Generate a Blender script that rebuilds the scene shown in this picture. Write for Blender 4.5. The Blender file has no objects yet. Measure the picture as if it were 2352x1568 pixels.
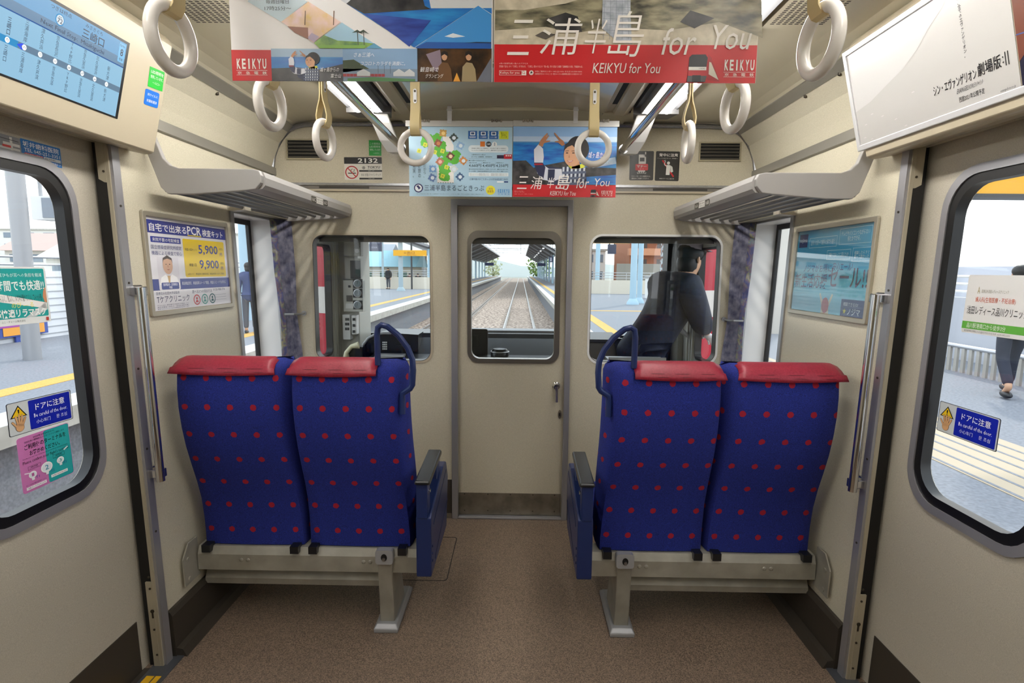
import bpy, bmesh, math, random
from math import sin, cos, pi, sqrt, radians
from mathutils import Vector, Matrix
from mathutils.geometry import tessellate_polygon
random.seed(4)
SC = bpy.context.scene
COL = SC.collection

# ------------------------------------------------------------------ camera
F_PX, CX, CZ, PITCH, YAW, ROLL = 1307.0, 0.054, 1.476, 0.12451, -0.01462, 0.00953
CAMP = Vector((CX, 0.0, CZ))
_f = Vector((sin(YAW) * cos(PITCH), cos(YAW) * cos(PITCH), -sin(PITCH)))
_r = Vector((cos(YAW), -sin(YAW), 0.0)); _u = _r.cross(_f)
CR = cos(ROLL) * _r + sin(ROLL) * _u
CU = -sin(ROLL) * _r + cos(ROLL) * _u
cam = bpy.data.cameras.new('camera'); cam.sensor_width = 36.0; cam.lens = F_PX / 2352 * 36.0
cam.clip_start = 0.05; cam.clip_end = 600
camo = bpy.data.objects.new('camera', cam); COL.objects.link(camo)
camo.matrix_world = Matrix(((CR.x, CU.x, -_f.x, CX), (CR.y, CU.y, -_f.y, 0), (CR.z, CU.z, -_f.z, CZ), (0, 0, 0, 1)))
SC.camera = camo

# ------------------------------------------------------------------ world, sun, exposure
SC.view_settings.view_transform = 'Standard'; SC.view_settings.look = 'None'
SC.view_settings.exposure = 0.02; SC.view_settings.gamma = 1.0
SC.cycles.use_denoising = True
SC.cycles.max_bounces = 10; SC.cycles.diffuse_bounces = 5; SC.cycles.glossy_bounces = 4
SC.cycles.transparent_max_bounces = 16; SC.cycles.transmission_bounces = 6
SC.cycles.sample_clamp_indirect = 6.0
SC.cycles.caustics_reflective = False; SC.cycles.caustics_refractive = False
world = bpy.data.worlds.new('sky'); SC.world = world; world.use_nodes = True
wn = world.node_tree.nodes; wl = world.node_tree.links; wn.clear()
wo = wn.new('ShaderNodeOutputWorld'); wb = wn.new('ShaderNodeBackground'); wb.inputs[1].default_value = 2.5
wt = wn.new('ShaderNodeTexCoord'); wx = wn.new('ShaderNodeSeparateXYZ'); wr = wn.new('ShaderNodeValToRGB')
wr.color_ramp.elements[0].position = 0.0; wr.color_ramp.elements[0].color = (0.97, 0.98, 1.0, 1)
wr.color_ramp.elements[1].position = 0.7; wr.color_ramp.elements[1].color = (0.80, 0.89, 1.0, 1)
wl.new(wt.outputs['Generated'], wx.inputs[0]); wl.new(wx.outputs[2], wr.inputs[0])
wl.new(wr.outputs[0], wb.inputs[0]); wl.new(wb.outputs[0], wo.inputs[0])
sun = bpy.data.lights.new('sun', 'SUN'); sun.energy = 1.6; sun.angle = radians(3); sun.color = (1.0, 0.95, 0.86)
suno = bpy.data.objects.new('sun', sun); COL.objects.link(suno); suno.rotation_euler = (radians(48), 0, radians(150))
suno.location = (20, 60, 60)
TUBE_POWER = 30.0                     # radiance of the ceiling tubes

# ------------------------------------------------------------------ pixel of the photograph -> point of the place
def ray(px, py):
    return CR * ((px - 1176) / F_PX) - CU * ((py - 784) / F_PX) + _f
def at(px, py, x=None, y=None, z=None):
    d = ray(px, py)
    t = (x - CX) / d.x if x is not None else (y / d.y if y is not None else (z - CZ) / d.z)
    return CAMP + d * t
WA, WB = 1.265, 0.035                  # the side walls lean: |x| = WA + WB*z
def wall_at(px, py, off=0.0, A=WA, B=WB):
    s = -1 if px < 1176 else 1
    d = ray(px, py)
    t = (A - off + B * CZ - s * CX) / (s * d.x - B * d.z)
    return CAMP + d * t
HA, HB = 1.243 + 0.25 * 1.875, -0.25    # face of the box over the doors
def head_at(px, py): return wall_at(px, py, 0.0, HA, HB)
def xw(z): return WA + WB * z
def WF(s, off=0.0):                     # frame on a side wall: (y, z, inward)
    return lambda y, z, w: Vector((s * (xw(z) - off - w), y, z))
D = 3.256                               # face of the wall towards the cab
EF = lambda x, z, w: Vector((x, D - w, z))   # frame on that wall, w towards the cabin

# ------------------------------------------------------------------ materials
MATS = {}
def s2l(c): return c / 12.92 if c <= 0.04045 else ((c + 0.055) / 1.055) ** 2.4
def hexc(h):
    h = h.lstrip('#'); h = ''.join(c * 2 for c in h) if len(h) == 3 else h; return tuple(s2l(int(h[i:i + 2], 16) / 255) for i in (0, 2, 4)) + (1.0,)
def mat(name, col='#808080', rough=0.5, metal=0.0, emit=None, es=0.0, coat=0.0, spec=None):
    if name in MATS: return MATS[name]
    m = bpy.data.materials.new(name); m.use_nodes = True; MATS[name] = m
    b = m.node_tree.nodes['Principled BSDF']
    b.inputs['Base Color'].default_value = hexc(col) if isinstance(col, str) else col
    b.inputs['Roughness'].default_value = rough; b.inputs['Metallic'].default_value = metal
    if coat: b.inputs['Coat Weight'].default_value = coat; b.inputs['Coat Roughness'].default_value = 0.08
    if spec is not None: b.inputs['Specular IOR Level'].default_value = spec
    if emit: b.inputs['Emission Color'].default_value = hexc(emit); b.inputs['Emission Strength'].default_value = es
    return m
def noise_mat(name, c0, c1, scale, rough=0.5, metal=0.0, lo=0.35, hi=0.65, bump=0.0, detail=4.0, stretch=None, coat=0.0):
    if name in MATS: return MATS[name]
    m = mat(name, c0, rough, metal, coat=coat); N = m.node_tree.nodes; L = m.node_tree.links; b = N['Principled BSDF']
    t = N.new('ShaderNodeTexCoord'); n = N.new('ShaderNodeTexNoise'); n.inputs['Scale'].default_value = scale; n.inputs['Detail'].default_value = detail
    r = N.new('ShaderNodeValToRGB'); r.color_ramp.elements[0].position = lo; r.color_ramp.elements[1].position = hi
    r.color_ramp.elements[0].color = hexc(c0); r.color_ramp.elements[1].color = hexc(c1)
    if stretch:
        mp = N.new('ShaderNodeMapping'); mp.inputs['Scale'].default_value = stretch
        L.new(t.outputs['Object'], mp.inputs[0]); L.new(mp.outputs[0], n.inputs[0])
    else: L.new(t.outputs['Object'], n.inputs[0])
    L.new(n.outputs['Fac'], r.inputs[0]); L.new(r.outputs[0], b.inputs['Base Color'])
    if bump:
        bp = N.new('ShaderNodeBump'); bp.inputs['Strength'].default_value = bump; bp.inputs['Distance'].default_value = 0.002
        L.new(n.outputs['Fac'], bp.inputs['Height']); L.new(bp.outputs[0], b.inputs['Normal'])
    return m
def glass_mat(name, tint='#fbfdfd', refl=1.0):
    if name in MATS: return MATS[name]
    m = bpy.data.materials.new(name); m.use_nodes = True; MATS[name] = m
    N = m.node_tree.nodes; L = m.node_tree.links; N.clear()
    o = N.new('ShaderNodeOutputMaterial'); mx = N.new('ShaderNodeMixShader'); tr = N.new('ShaderNodeBsdfTransparent')
    gl = N.new('ShaderNodeBsdfGlossy'); gl.inputs['Roughness'].default_value = 0.02
    lw = N.new('ShaderNodeLayerWeight'); lw.inputs[0].default_value = 0.5
    pw = N.new('ShaderNodeMath'); pw.operation = 'POWER'; pw.inputs[1].default_value = 5.0; L.new(lw.outputs['Facing'], pw.inputs[0])
    fr = N.new('ShaderNodeMath'); fr.operation = 'MULTIPLY_ADD'; fr.inputs[1].default_value = 0.96; fr.inputs[2].default_value = 0.035; L.new(pw.outputs[0], fr.inputs[0])
    mu = N.new('ShaderNodeMath'); mu.operation = 'MULTIPLY'; mu.inputs[1].default_value = refl
    tr.inputs[0].default_value = hexc(tint)
    L.new(fr.outputs[0], mu.inputs[0]); L.new(mu.outputs[0], mx.inputs[0]); L.new(tr.outputs[0], mx.inputs[1]); L.new(gl.outputs[0], mx.inputs[2])
    L.new(mx.outputs[0], o.inputs[0]); return m
def ink(h, rough=0.32):                 # a printed colour
    return mat('ink_' + h.lstrip('#') + ('' if rough == 0.32 else '_m'), h, rough)

M_WALL = noise_mat('laminate_wall', '#c4bea9', '#dbd5c1', 420, 0.22, lo=0.3, hi=0.7, detail=2)
M_END = noise_mat('laminate_end', '#bfb8a3', '#d3ccb8', 420, 0.22, lo=0.3, hi=0.7, detail=2)
M_LEAF = noise_mat('laminate_door', '#aca698', '#c2bcae', 420, 0.36, lo=0.3, hi=0.7, detail=2)
M_CEIL = mat('ceiling_paint', '#ddd6c0', 0.25)
M_CEILG = mat('ceiling_gloss', '#c4bca6', 0.06, coat=0.6)
M_CREAM = mat('cream_moulding', '#bab09a', 0.28)
M_STEEL = noise_mat('brushed_steel', '#8f9093', '#a5a6a9', 60, 0.32, 1.0, stretch=(1, 1, 12))
M_ALU = mat('aluminium', '#b4b5b8', 0.38, 0.85)
M_ALUP = mat('aluminium_paint', '#a2a3a6', 0.4, 0.3)
M_CHROME = mat('chrome', '#d8d8da', 0.09, 1.0)
M_DSTEEL = noise_mat('dull_steel', '#7d776b', '#989184', 14, 0.42, 0.75)
M_BEAM = noise_mat('seat_beam_metal', '#98958a', '#aba89d', 10, 0.45, 0.35)
M_DARK = mat('dark_kick_sheet', '#443e37', 0.45, 0.3)
M_BLACK = mat('black_rubber', '#0b0b0d', 0.4)
M_BLACKP = mat('black_plastic', '#15161a', 0.3)
M_SCREW = mat('screw_dark', '#5a544a', 0.4, 0.8)
M_RACK = mat('rack_grey', '#a7a5a3', 0.42, 0.1)
M_RING = mat('strap_ring_plastic', '#e6e2dc', 0.22)
M_BELT = mat('strap_belt', '#c2b184', 0.45)
M_BLUE = mat('blue_metal', '#1c2d60', 0.35, 0.1)
M_GLASS = glass_mat('clear_glass')
M_GLASSW = glass_mat('cab_glass', '#fbfdfd')
M_WHITE = mat('white_paint', '#e8e8e6', 0.4)
M_FRAMEW = mat('white_alu', '#d4d5d8', 0.3, 0.3)
M_TUBE = mat('led_tube', '#ffffff', 0.5, emit='#fffaf2', es=TUBE_POWER)

# floor: speckled pinkish brown
def floor_material():
    m = mat('floor_speckle', '#8f7a6c', 0.42); N = m.node_tree.nodes; L = m.node_tree.links; b = N['Principled BSDF']
    t = N.new('ShaderNodeTexCoord'); n = N.new('ShaderNodeTexNoise'); n.inputs['Scale'].default_value = 260; n.inputs['Detail'].default_value = 3
    n2 = N.new('ShaderNodeTexNoise'); n2.inputs['Scale'].default_value = 2.2; n2.inputs['Detail'].default_value = 5
    r = N.new('ShaderNodeValToRGB'); r.color_ramp.elements[0].position = 0.38; r.color_ramp.elements[1].position = 0.62
    r.color_ramp.elements[0].color = hexc('#5b4d43'); r.color_ramp.elements[1].color = hexc('#96826f')
    r2 = N.new('ShaderNodeValToRGB'); r2.color_ramp.elements[0].color = (0.82, 0.82, 0.82, 1); r2.color_ramp.elements[1].color = (1.05, 1.05, 1.05, 1)
    mx = N.new('ShaderNodeMix'); mx.data_type = 'RGBA'; mx.blend_type = 'MULTIPLY'; mx.inputs[0].default_value = 1.0
    L.new(t.outputs['Object'], n.inputs[0]); L.new(t.outputs['Object'], n2.inputs[0]); L.new(n.outputs['Fac'], r.inputs[0]); L.new(n2.outputs['Fac'], r2.inputs[0])
    L.new(r.outputs[0], mx.inputs[6]); L.new(r2.outputs[0], mx.inputs[7]); L.new(mx.outputs[2], b.inputs['Base Color']); return m
M_FLOOR = floor_material()

# seat moquette: blue weave with rows of red dots, laid out on the cloth by its UV map (metres)
def moquette():
    m = mat('seat_moquette', '#14249a', 0.9); N = m.node_tree.nodes; L = m.node_tree.links; b = N['Principled BSDF']
    uv = N.new('ShaderNodeUVMap'); uv.uv_map = 'cloth'
    nz = N.new('ShaderNodeTexNoise'); nz.inputs['Scale'].default_value = 160; nz.inputs['Detail'].default_value = 2
    tc = N.new('ShaderNodeTexCoord')
    mp = N.new('ShaderNodeMapping'); mp.inputs['Scale'].default_value = (1, 1, 3)
    n2 = N.new('ShaderNodeTexNoise'); n2.inputs['Scale'].default_value = 300; n2.inputs['Detail'].default_value = 3
    L.new(tc.outputs['Object'], mp.inputs[0]); L.new(mp.outputs[0], n2.inputs[0])
    r = N.new('ShaderNodeValToRGB'); r.color_ramp.elements[0].position = 0.36; r.color_ramp.elements[1].position = 0.66
    r.color_ramp.elements[0].color = hexc('#0a1358'); r.color_ramp.elements[1].color = hexc('#1e3298'); L.new(n2.outputs['Fac'], r.inputs[0])
    sx = N.new('ShaderNodeSeparateXYZ'); L.new(uv.outputs[0], sx.inputs[0])
    def M(op, a, bv):
        k = N.new('ShaderNodeMath'); k.operation = op
        for i, q in enumerate((a, bv)):
            if q is None: continue
            if isinstance(q, (int, float)): k.inputs[i].default_value = q
            else: L.new(q, k.inputs[i])
        return k.outputs[0]
    fx = M('SUBTRACT', M('FRACT', M('DIVIDE', sx.outputs[0], 0.0865), None), 0.5)
    fy = M('SUBTRACT', M('FRACT', M('DIVIDE', sx.outputs[1], 0.1115), None), 0.5)
    dx = M('MULTIPLY', fx, 0.0865); dy = M('MULTIPLY', fy, 0.1115)
    dist = M('SQRT', M('ADD', M('MULTIPLY', dx, dx), M('MULTIPLY', dy, dy)), None)
    L.new(tc.outputs['Object'], nz.inputs[0])
    dist = M('ADD', dist, M('MULTIPLY', M('SUBTRACT', nz.outputs['Fac'], 0.5), 0.006))
    fac = M('LESS_THAN', dist, 0.0118)
    mx = N.new('ShaderNodeMix'); mx.data_type = 'RGBA'; L.new(fac, mx.inputs[0]); L.new(r.outputs[0], mx.inputs[6]); mx.inputs[7].default_value = hexc('#990c2a')
    L.new(mx.outputs[2], b.inputs['Base Color'])
    bp = N.new('ShaderNodeBump'); bp.inputs['Strength'].default_value = 0.25; bp.inputs['Distance'].default_value = 0.001
    L.new(n2.outputs['Fac'], bp.inputs['Height']); L.new(bp.outputs[0], b.inputs['Normal'])
    return m
M_MOQ = moquette()
M_RED = noise_mat('red_leatherette', '#86182f', '#9a2239', 140, 0.42, lo=0.3, hi=0.7, bump=0.15)

# ------------------------------------------------------------------ mesh builder
ORG = {}
def rr(x0, y0, x1, y1, r, n=7):
    out = []
    for cx, cy, a in ((x1 - r, y1 - r, 0), (x0 + r, y1 - r, 90), (x0 + r, y0 + r, 180), (x1 - r, y0 + r, 270)):
        for i in range(n + 1):
            t = radians(a + 90 * i / n); out.append((cx + r * cos(t), cy + r * sin(t)))
    return out
ID3 = lambda a, b, c: Vector((a, b, c))
class MB:
    def __init__(s): s.v = []; s.f = []; s.m = []; s.uv = {}
    def add(s, vs, fs, mi=0):
        o = len(s.v); s.v += [Vector(p) for p in vs]
        for f in fs: s.f.append(tuple(i + o for i in f)); s.m.append(mi)
        return s
    def box(s, a, b, mi=0, f=ID3):
        (x0, y0, z0), (x1, y1, z1) = a, b
        vs = [f(x, y, z) for z in (z0, z1) for y in (y0, y1) for x in (x0, x1)]
        return s.add(vs, [(0, 2, 3, 1), (4, 5, 7, 6), (0, 1, 5, 4), (2, 6, 7, 3), (0, 4, 6, 2), (1, 3, 7, 5)], mi)
    def prism(s, poly, w0, w1, mi=0, f=ID3, cap=True):      # 2D outline swept from w0 to w1 along the third axis of f
        n = len(poly); vs = [f(p[0], p[1], w0) for p in poly] + [f(p[0], p[1], w1) for p in poly]
        fs = [(i, (i + 1) % n, n + (i + 1) % n, n + i) for i in range(n)]
        if cap: fs += [tuple(range(n - 1, -1, -1)), tuple(range(n, 2 * n))]
        return s.add(vs, fs, mi)
    def panel(s, outer, holes, w0, w1, mi=0, f=ID3):        # flat panel with holes
        loops = [outer] + list(holes); allp = [p for l in loops for p in l]; n = len(allp)
        tris = tessellate_polygon([[Vector((p[0], p[1], 0)) for p in l] for l in loops])
        vs = [f(p[0], p[1], w0) for p in allp] + [f(p[0], p[1], w1) for p in allp]
        fs = [tuple(t) for t in tris] + [tuple(i + n for i in reversed(t)) for t in tris]
        o = 0
        for l in loops:
            k = len(l)
            fs += [(o + i, o + (i + 1) % k, n + o + (i + 1) % k, n + o + i) for i in range(k)]; o += k
        return s.add(vs, fs, mi)
    def ring(s, lo, li, w0, w1, mi=0, f=ID3, bev=0.0):      # frame between two loops of equal length
        n = len(lo)
        A = [f(p[0], p[1], w0) for p in lo]; Bm = [f(p[0], p[1], w1) for p in lo]
        C = [f(p[0], p[1], w1) for p in li]; E = [f(p[0], p[1], w0) for p in li]
        fs = []
        for i in range(n):
            j = (i + 1) % n
            fs += [(i, j, n + j, n + i), (n + i, n + j, 2 * n + j, 2 * n + i), (2 * n + i, 2 * n + j, 3 * n + j, 3 * n + i), (3 * n + i, 3 * n + j, j, i)]
        return s.add(A + Bm + C + E, fs, mi)
    def tube(s, pts, r, mi=0, n=12, cap=True, sx=1.0, up=None):
        pts = [Vector(p) for p in pts]; R = r if isinstance(r, (list, tuple)) else [r] * len(pts)
        rings = []; prev = None
        for i, p in enumerate(pts):
            t = (pts[min(i + 1, len(pts) - 1)] - pts[max(i - 1, 0)]).normalized()
            ref = up if up else (prev if prev else (Vector((0, 0, 1)) if abs(t.z) < 0.9 else Vector((1, 0, 0))))
            a = ref - t * ref.dot(t)
            if a.length < 1e-5: a = Vector((1, 0, 0)) - t * t.x
            a.normalize(); b = t.cross(a); prev = a
            rings.append([p + (a * cos(2 * pi * k / n) + b * sin(2 * pi * k / n) * sx) * R[i] for k in range(n)])
        vs = [q for g in rings for q in g]; fs = []
        for i in range(len(pts) - 1):
            for k in range(n):
                fs.append((i * n + k, i * n + (k + 1) % n, (i + 1) * n + (k + 1) % n, (i + 1) * n + k))
        if cap: fs += [tuple(range(n - 1, -1, -1)), tuple((len(pts) - 1) * n + k for k in range(n))]
        return s.add(vs, fs, mi)
    def torus(s, c, R, r, ax, ay, mi=0, N=40, n=12):
        c = Vector(c); az = Vector(ax).cross(Vector(ay)); ax = Vector(ax); ay = Vector(ay); vs = []; fs = []
        for i in range(N):
            t = 2 * pi * i / N; d = ax * cos(t) + ay * sin(t)
            for k in range(n):
                q = 2 * pi * k / n; vs.append(c + d * (R + r * cos(q)) + az * (r * sin(q)))
        for i in range(N):
            for k in range(n):
                fs.append((i * n + k, ((i + 1) % N) * n + k, ((i + 1) % N) * n + (k + 1) % n, i * n + (k + 1) % n))
        return s.add(vs, fs, mi)
    def cyl(s, a, b, r, mi=0, n=16, r2=None): return s.tube([a, b], [r, r if r2 is None else r2], mi, n)
    def lathe(s, c, prof, mi=0, n=20, axis='z'):            # prof: (radius, height)
        c = Vector(c); vs = []; fs = []
        for (r, h) in prof:
            for k in range(n):
                a = 2 * pi * k / n
                q = (r * cos(a), r * sin(a), h) if axis == 'z' else ((r * cos(a), -h, r * sin(a)) if axis == 'y' else (h, r * cos(a), r * sin(a)))
                vs.append(c + Vector(q))
        for i in range(len(prof) - 1):
            for k in range(n): fs.append((i * n + k, i * n + (k + 1) % n, (i + 1) * n + (k + 1) % n, (i + 1) * n + k))
        fs += [tuple(range(n - 1, -1, -1)), tuple((len(prof) - 1) * n + k for k in range(n))]
        return s.add(vs, fs, mi)
    def ell(s, c, r, mi=0, n=16, m=10, rot=None):
        c = Vector(c); vs = []; fs = []
        for i in range(m + 1):
            t = pi * i / m
            for k in range(n):
                a = 2 * pi * k / n; q = Vector((r[0] * sin(t) * cos(a), r[1] * sin(t) * sin(a), r[2] * cos(t)))
                vs.append(c + (rot @ q if rot else q))
        for i in range(m):
            for k in range(n): fs.append((i * n + k, i * n + (k + 1) % n, (i + 1) * n + (k + 1) % n, (i + 1) * n + k))
        return s.add(vs, fs, mi)

def link(name, mb, mats, parent=None, smooth=False, bevel=0.0, angle=35):
    if not isinstance(mats, (list, tuple)): mats = [mats]
    if parent is not None: org = ORG[parent.name]
    else:
        lo = [min(p[i] for p in mb.v) for i in range(3)]; hi = [max(p[i] for p in mb.v) for i in range(3)]
        org = Vector(((lo[0] + hi[0]) / 2, (lo[1] + hi[1]) / 2, lo[2]))
    me = bpy.data.meshes.new(name)
    me.from_pydata([p - org for p in mb.v], [], mb.f)
    for m in mats: me.materials.append(m)
    for p, mi in zip(me.polygons, mb.m): p.material_index = mi
    if mb.uv:
        l = me.uv_layers.new(name='cloth')
        for lp in me.loops: l.data[lp.index].uv = mb.uv.get(lp.vertex_index, (0, 0))
    me.update()
    bm = bmesh.new(); bm.from_mesh(me); bmesh.ops.recalc_face_normals(bm, faces=bm.faces)
    if smooth:
        for f in bm.faces: f.smooth = True
        for e in bm.edges:
            if len(e.link_faces) == 2 and e.calc_face_angle(0) > radians(angle): e.smooth = False
    bm.to_mesh(me); bm.free()
    o = bpy.data.objects.new(name, me); COL.objects.link(o)
    if parent is not None: o.parent = parent
    else: o.location = org
    ORG[o.name] = org
    if bevel:
        b = o.modifiers.new('bevel', 'BEVEL'); b.width = bevel; b.segments = 2; b.limit_method = 'ANGLE'; b.angle_limit = radians(40)
    return o
def each(name, mb, mats, parent, **k):      # one object for every separate piece of mb
    n = len(mb.v); root = list(range(n))
    def find(i):
        while root[i] != i: root[i] = root[root[i]]; i = root[i]
        return i
    for f in mb.f:
        a = find(f[0])
        for i in f[1:]: root[find(i)] = a
    groups = {}
    for f, mi in zip(mb.f, mb.m): groups.setdefault(find(f[0]), []).append((f, mi))
    out = []
    for fs in groups.values():
        q = MB(); mp = {}
        for f, mi in fs:
            for i in f:
                if i not in mp: mp[i] = len(q.v); q.v.append(mb.v[i])
            q.f.append(tuple(mp[i] for i in f)); q.m.append(mi)
        out.append(link(name, q, mats, parent, **k))
    return out
def tag(o, label=None, cat=None, group=None, kind=None):
    if label: o['label'] = label
    if cat: o['category'] = cat
    if group: o['group'] = group
    if kind: o['kind'] = kind
    return o
def thing(name, label, cat, loc, group=None):
    o = bpy.data.objects.new(name, None); o.empty_display_size = 0.1; COL.objects.link(o)
    o.location = loc; ORG[o.name] = Vector(loc); return tag(o, label, cat, group)
def struct(name, mb, mats, parent=None, label=None, **k):
    o = link(name, mb, mats, parent, **k)
    if parent is None: o['kind'] = 'structure'
    if label: o['label'] = label
    return o

# ------------------------------------------------------------------ printed sheets
GLY = {}
def glyphs(txt, bold=0.0):
    key = (txt, bold)
    if key in GLY: return GLY[key]
    c = bpy.data.curves.new('t', 'FONT'); c.body = txt; c.resolution_u = 1 if len(txt) > 14 else 2; c.offset = bold
    c.space_line = 0.95
    if '\n' in txt: c.align_x = 'CENTER'
    o = bpy.data.objects.new('t', c); COL.objects.link(o)
    me = bpy.data.meshes.new_from_object(o)
    vs = [(v.co.x, v.co.y) for v in me.vertices]; fs = [tuple(p.vertices) for p in me.polygons]
    bpy.data.objects.remove(o); bpy.data.curves.remove(c); bpy.data.meshes.remove(me)
    GLY[key] = (vs, fs); return GLY[key]
class Sheet:
    """a printed sheet: own units W x H, origin top left, y down; mapped onto O + U*x/W + V*y/H"""
    def __init__(s, O, U, V, W, H, base='#ffffff', t=0.0012, r=0.0, rough=0.32, lay=0.0003, bend=None, ox=0.0, oy=0.0):
        s.ox, s.oy = 0.0, 0.0
        s.O, s.U, s.V, s.W, s.H, s.lay = Vector(O), Vector(U), Vector(V), W, H, lay
        s.N = -(s.U.cross(s.V)).normalized(); s.mb = MB(); s.mats = []; s.rough = rough; s.bend = bend
        if base:
            out = rr(0, 0, W, H, r, 5) if r else [(0, 0), (W, 0), (W, H), (0, H)]
            s.mb.prism(out, -t, 0, s.mi(base), lambda x, y, w: s.P(x, y) + s.N * w)
        s.ox, s.oy = ox, oy
    def mi(s, c):
        m = c if not isinstance(c, str) else ink(c, s.rough)
        if m not in s.mats: s.mats.append(m)
        return s.mats.index(m)
    def P(s, x, y, l=0):
        x -= s.ox; y -= s.oy
        p = s.O + s.U * (x / s.W) + s.V * (y / s.H) + s.N * (l * s.lay)
        if s.bend: p = p + s.N * s.bend(x / s.W, y / s.H)
        return p
    def poly(s, pts, c, l=1):
        s.mb.add([s.P(x, y, l) for x, y in pts], [tuple(range(len(pts)))], s.mi(c)); return s
    def rect(s, x0, y0, x1, y1, c, l=1, r=0):
        return s.poly(rr(x0, y0, x1, y1, r, 4) if r else [(x0, y0), (x1, y0), (x1, y1), (x0, y1)], c, l)
    def circ(s, x, y, r, c, l=1, n=20, ry=None, a0=0, a1=360):
        ry = ry or r; full = a1 - a0 >= 360
        return s.poly([(x + r * cos(radians(a0 + (a1 - a0) * i / (n if full else n - 1))), y + ry * sin(radians(a0 + (a1 - a0) * i / (n if full else n - 1)))) for i in range(n)], c, l)
    def band(s, x, y, r0, r1, c, l=1, n=28):
        vs = []; fs = []
        for i in range(n):
            t = 2 * pi * i / n
            vs += [s.P(x + r0 * cos(t), y + r0 * sin(t), l), s.P(x + r1 * cos(t), y + r1 * sin(t), l)]
            fs.append((2 * i, 2 * i + 1, (2 * i + 3) % (2 * n), (2 * i + 2) % (2 * n)))
        s.mb.add(vs, fs, s.mi(c)); return s
    def frame(s, x0, y0, x1, y1, w, c, l=1):
        for a in ((x0, y0, x1, y0 + w), (x0, y1 - w, x1, y1), (x0, y0 + w, x0 + w, y1 - w), (x1 - w, y0 + w, x1, y1 - w)): s.rect(*a, c, l)
        return s
    def line(s, pts, w, c, l=1):
        for (x0, y0), (x1, y1) in zip(pts[:-1], pts[1:]):
            d = sqrt((x1 - x0) ** 2 + (y1 - y0) ** 2) or 1; nx, ny = -(y1 - y0) / d * w / 2, (x1 - x0) / d * w / 2
            s.poly([(x0 + nx, y0 + ny), (x1 + nx, y1 + ny), (x1 - nx, y1 - ny), (x0 - nx, y0 - ny)], c, l)
        return s
    def text(s, txt, x0, y0, x1, y1, c='#111111', l=3, bold=0.0, shear=0.0, vert=False, keep=False):
        if vert: txt = '\n'.join(txt)
        vs, fs = glyphs(txt, bold)
        if not vs: return s
        xs = [v[0] for v in vs]; ys = [v[1] for v in vs]; a0, a1, b0, b1 = min(xs), max(xs), min(ys), max(ys)
        kx = (x1 - x0) / max(a1 - a0, 1e-6); ky = (y1 - y0) / max(b1 - b0, 1e-6)
        if keep: kx = ky = min(kx, ky)
        def q(v):
            X = x0 + (v[0] - a0) * kx; Y = y1 - (v[1] - b0) * ky
            return s.P(X + shear * (y1 - Y), Y, l)
        s.mb.add([q(v) for v in vs], fs, s.mi(c)); return s
    def out(s, name, label=None, cat=None, group=None, parent=None):
        o = link(name, s.mb, s.mats, parent)
        if label: tag(o, label, cat, group)
        return o
def sheet_px(c, W, H, where, lift=0.0, **k):
    """sheet from its four corners in the photograph (TL, TR, BR, BL) on a known surface"""
    tl, tr, br, bl = [where(*p) for p in c]
    U = ((tr - tl) + (br - bl)) / 2; V = ((bl - tl) + (br - tr)) / 2
    O = (tl + tr + br + bl) / 4 - U / 2 - V / 2
    V = V - U * (V.dot(U) / U.dot(U))
    s = Sheet(O, U, V, W, H, base=None)
    return Sheet(O + s.N * lift, U, V, W, H, **k)
endp = lambda px, py: at(px, py, y=D)
# ================================================================== THE SETTING
Y0 = -3.0
M_STRIP = mat('strip_alu', '#918e86', 0.38, 0.35)
hc = [at(px, py, z=0) for px, py in ((932, 1232), (1047, 1233), (1031, 1333), (905, 1333))]
x0, x1, y0, y1 = -0.62, (hc[1].x + hc[2].x) / 2, (hc[2].y + hc[3].y) / 2, (hc[0].y + hc[1].y) / 2
mb = MB(); mb.ring(rr(x0, y0, x1, y1, 0.02, 3), rr(x0 + 0.004, y0 + 0.004, x1 - 0.004, y1 - 0.004, 0.017, 3), 0.0002, 0.0012)
struct('trim_27', mb, M_BLACK, label='dark seam of a floor hatch beside the left double seat')
struct('floor', MB().box((-1.42, Y0, -0.04), (1.42, D + 1.6, 0)), M_FLOOR)
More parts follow.
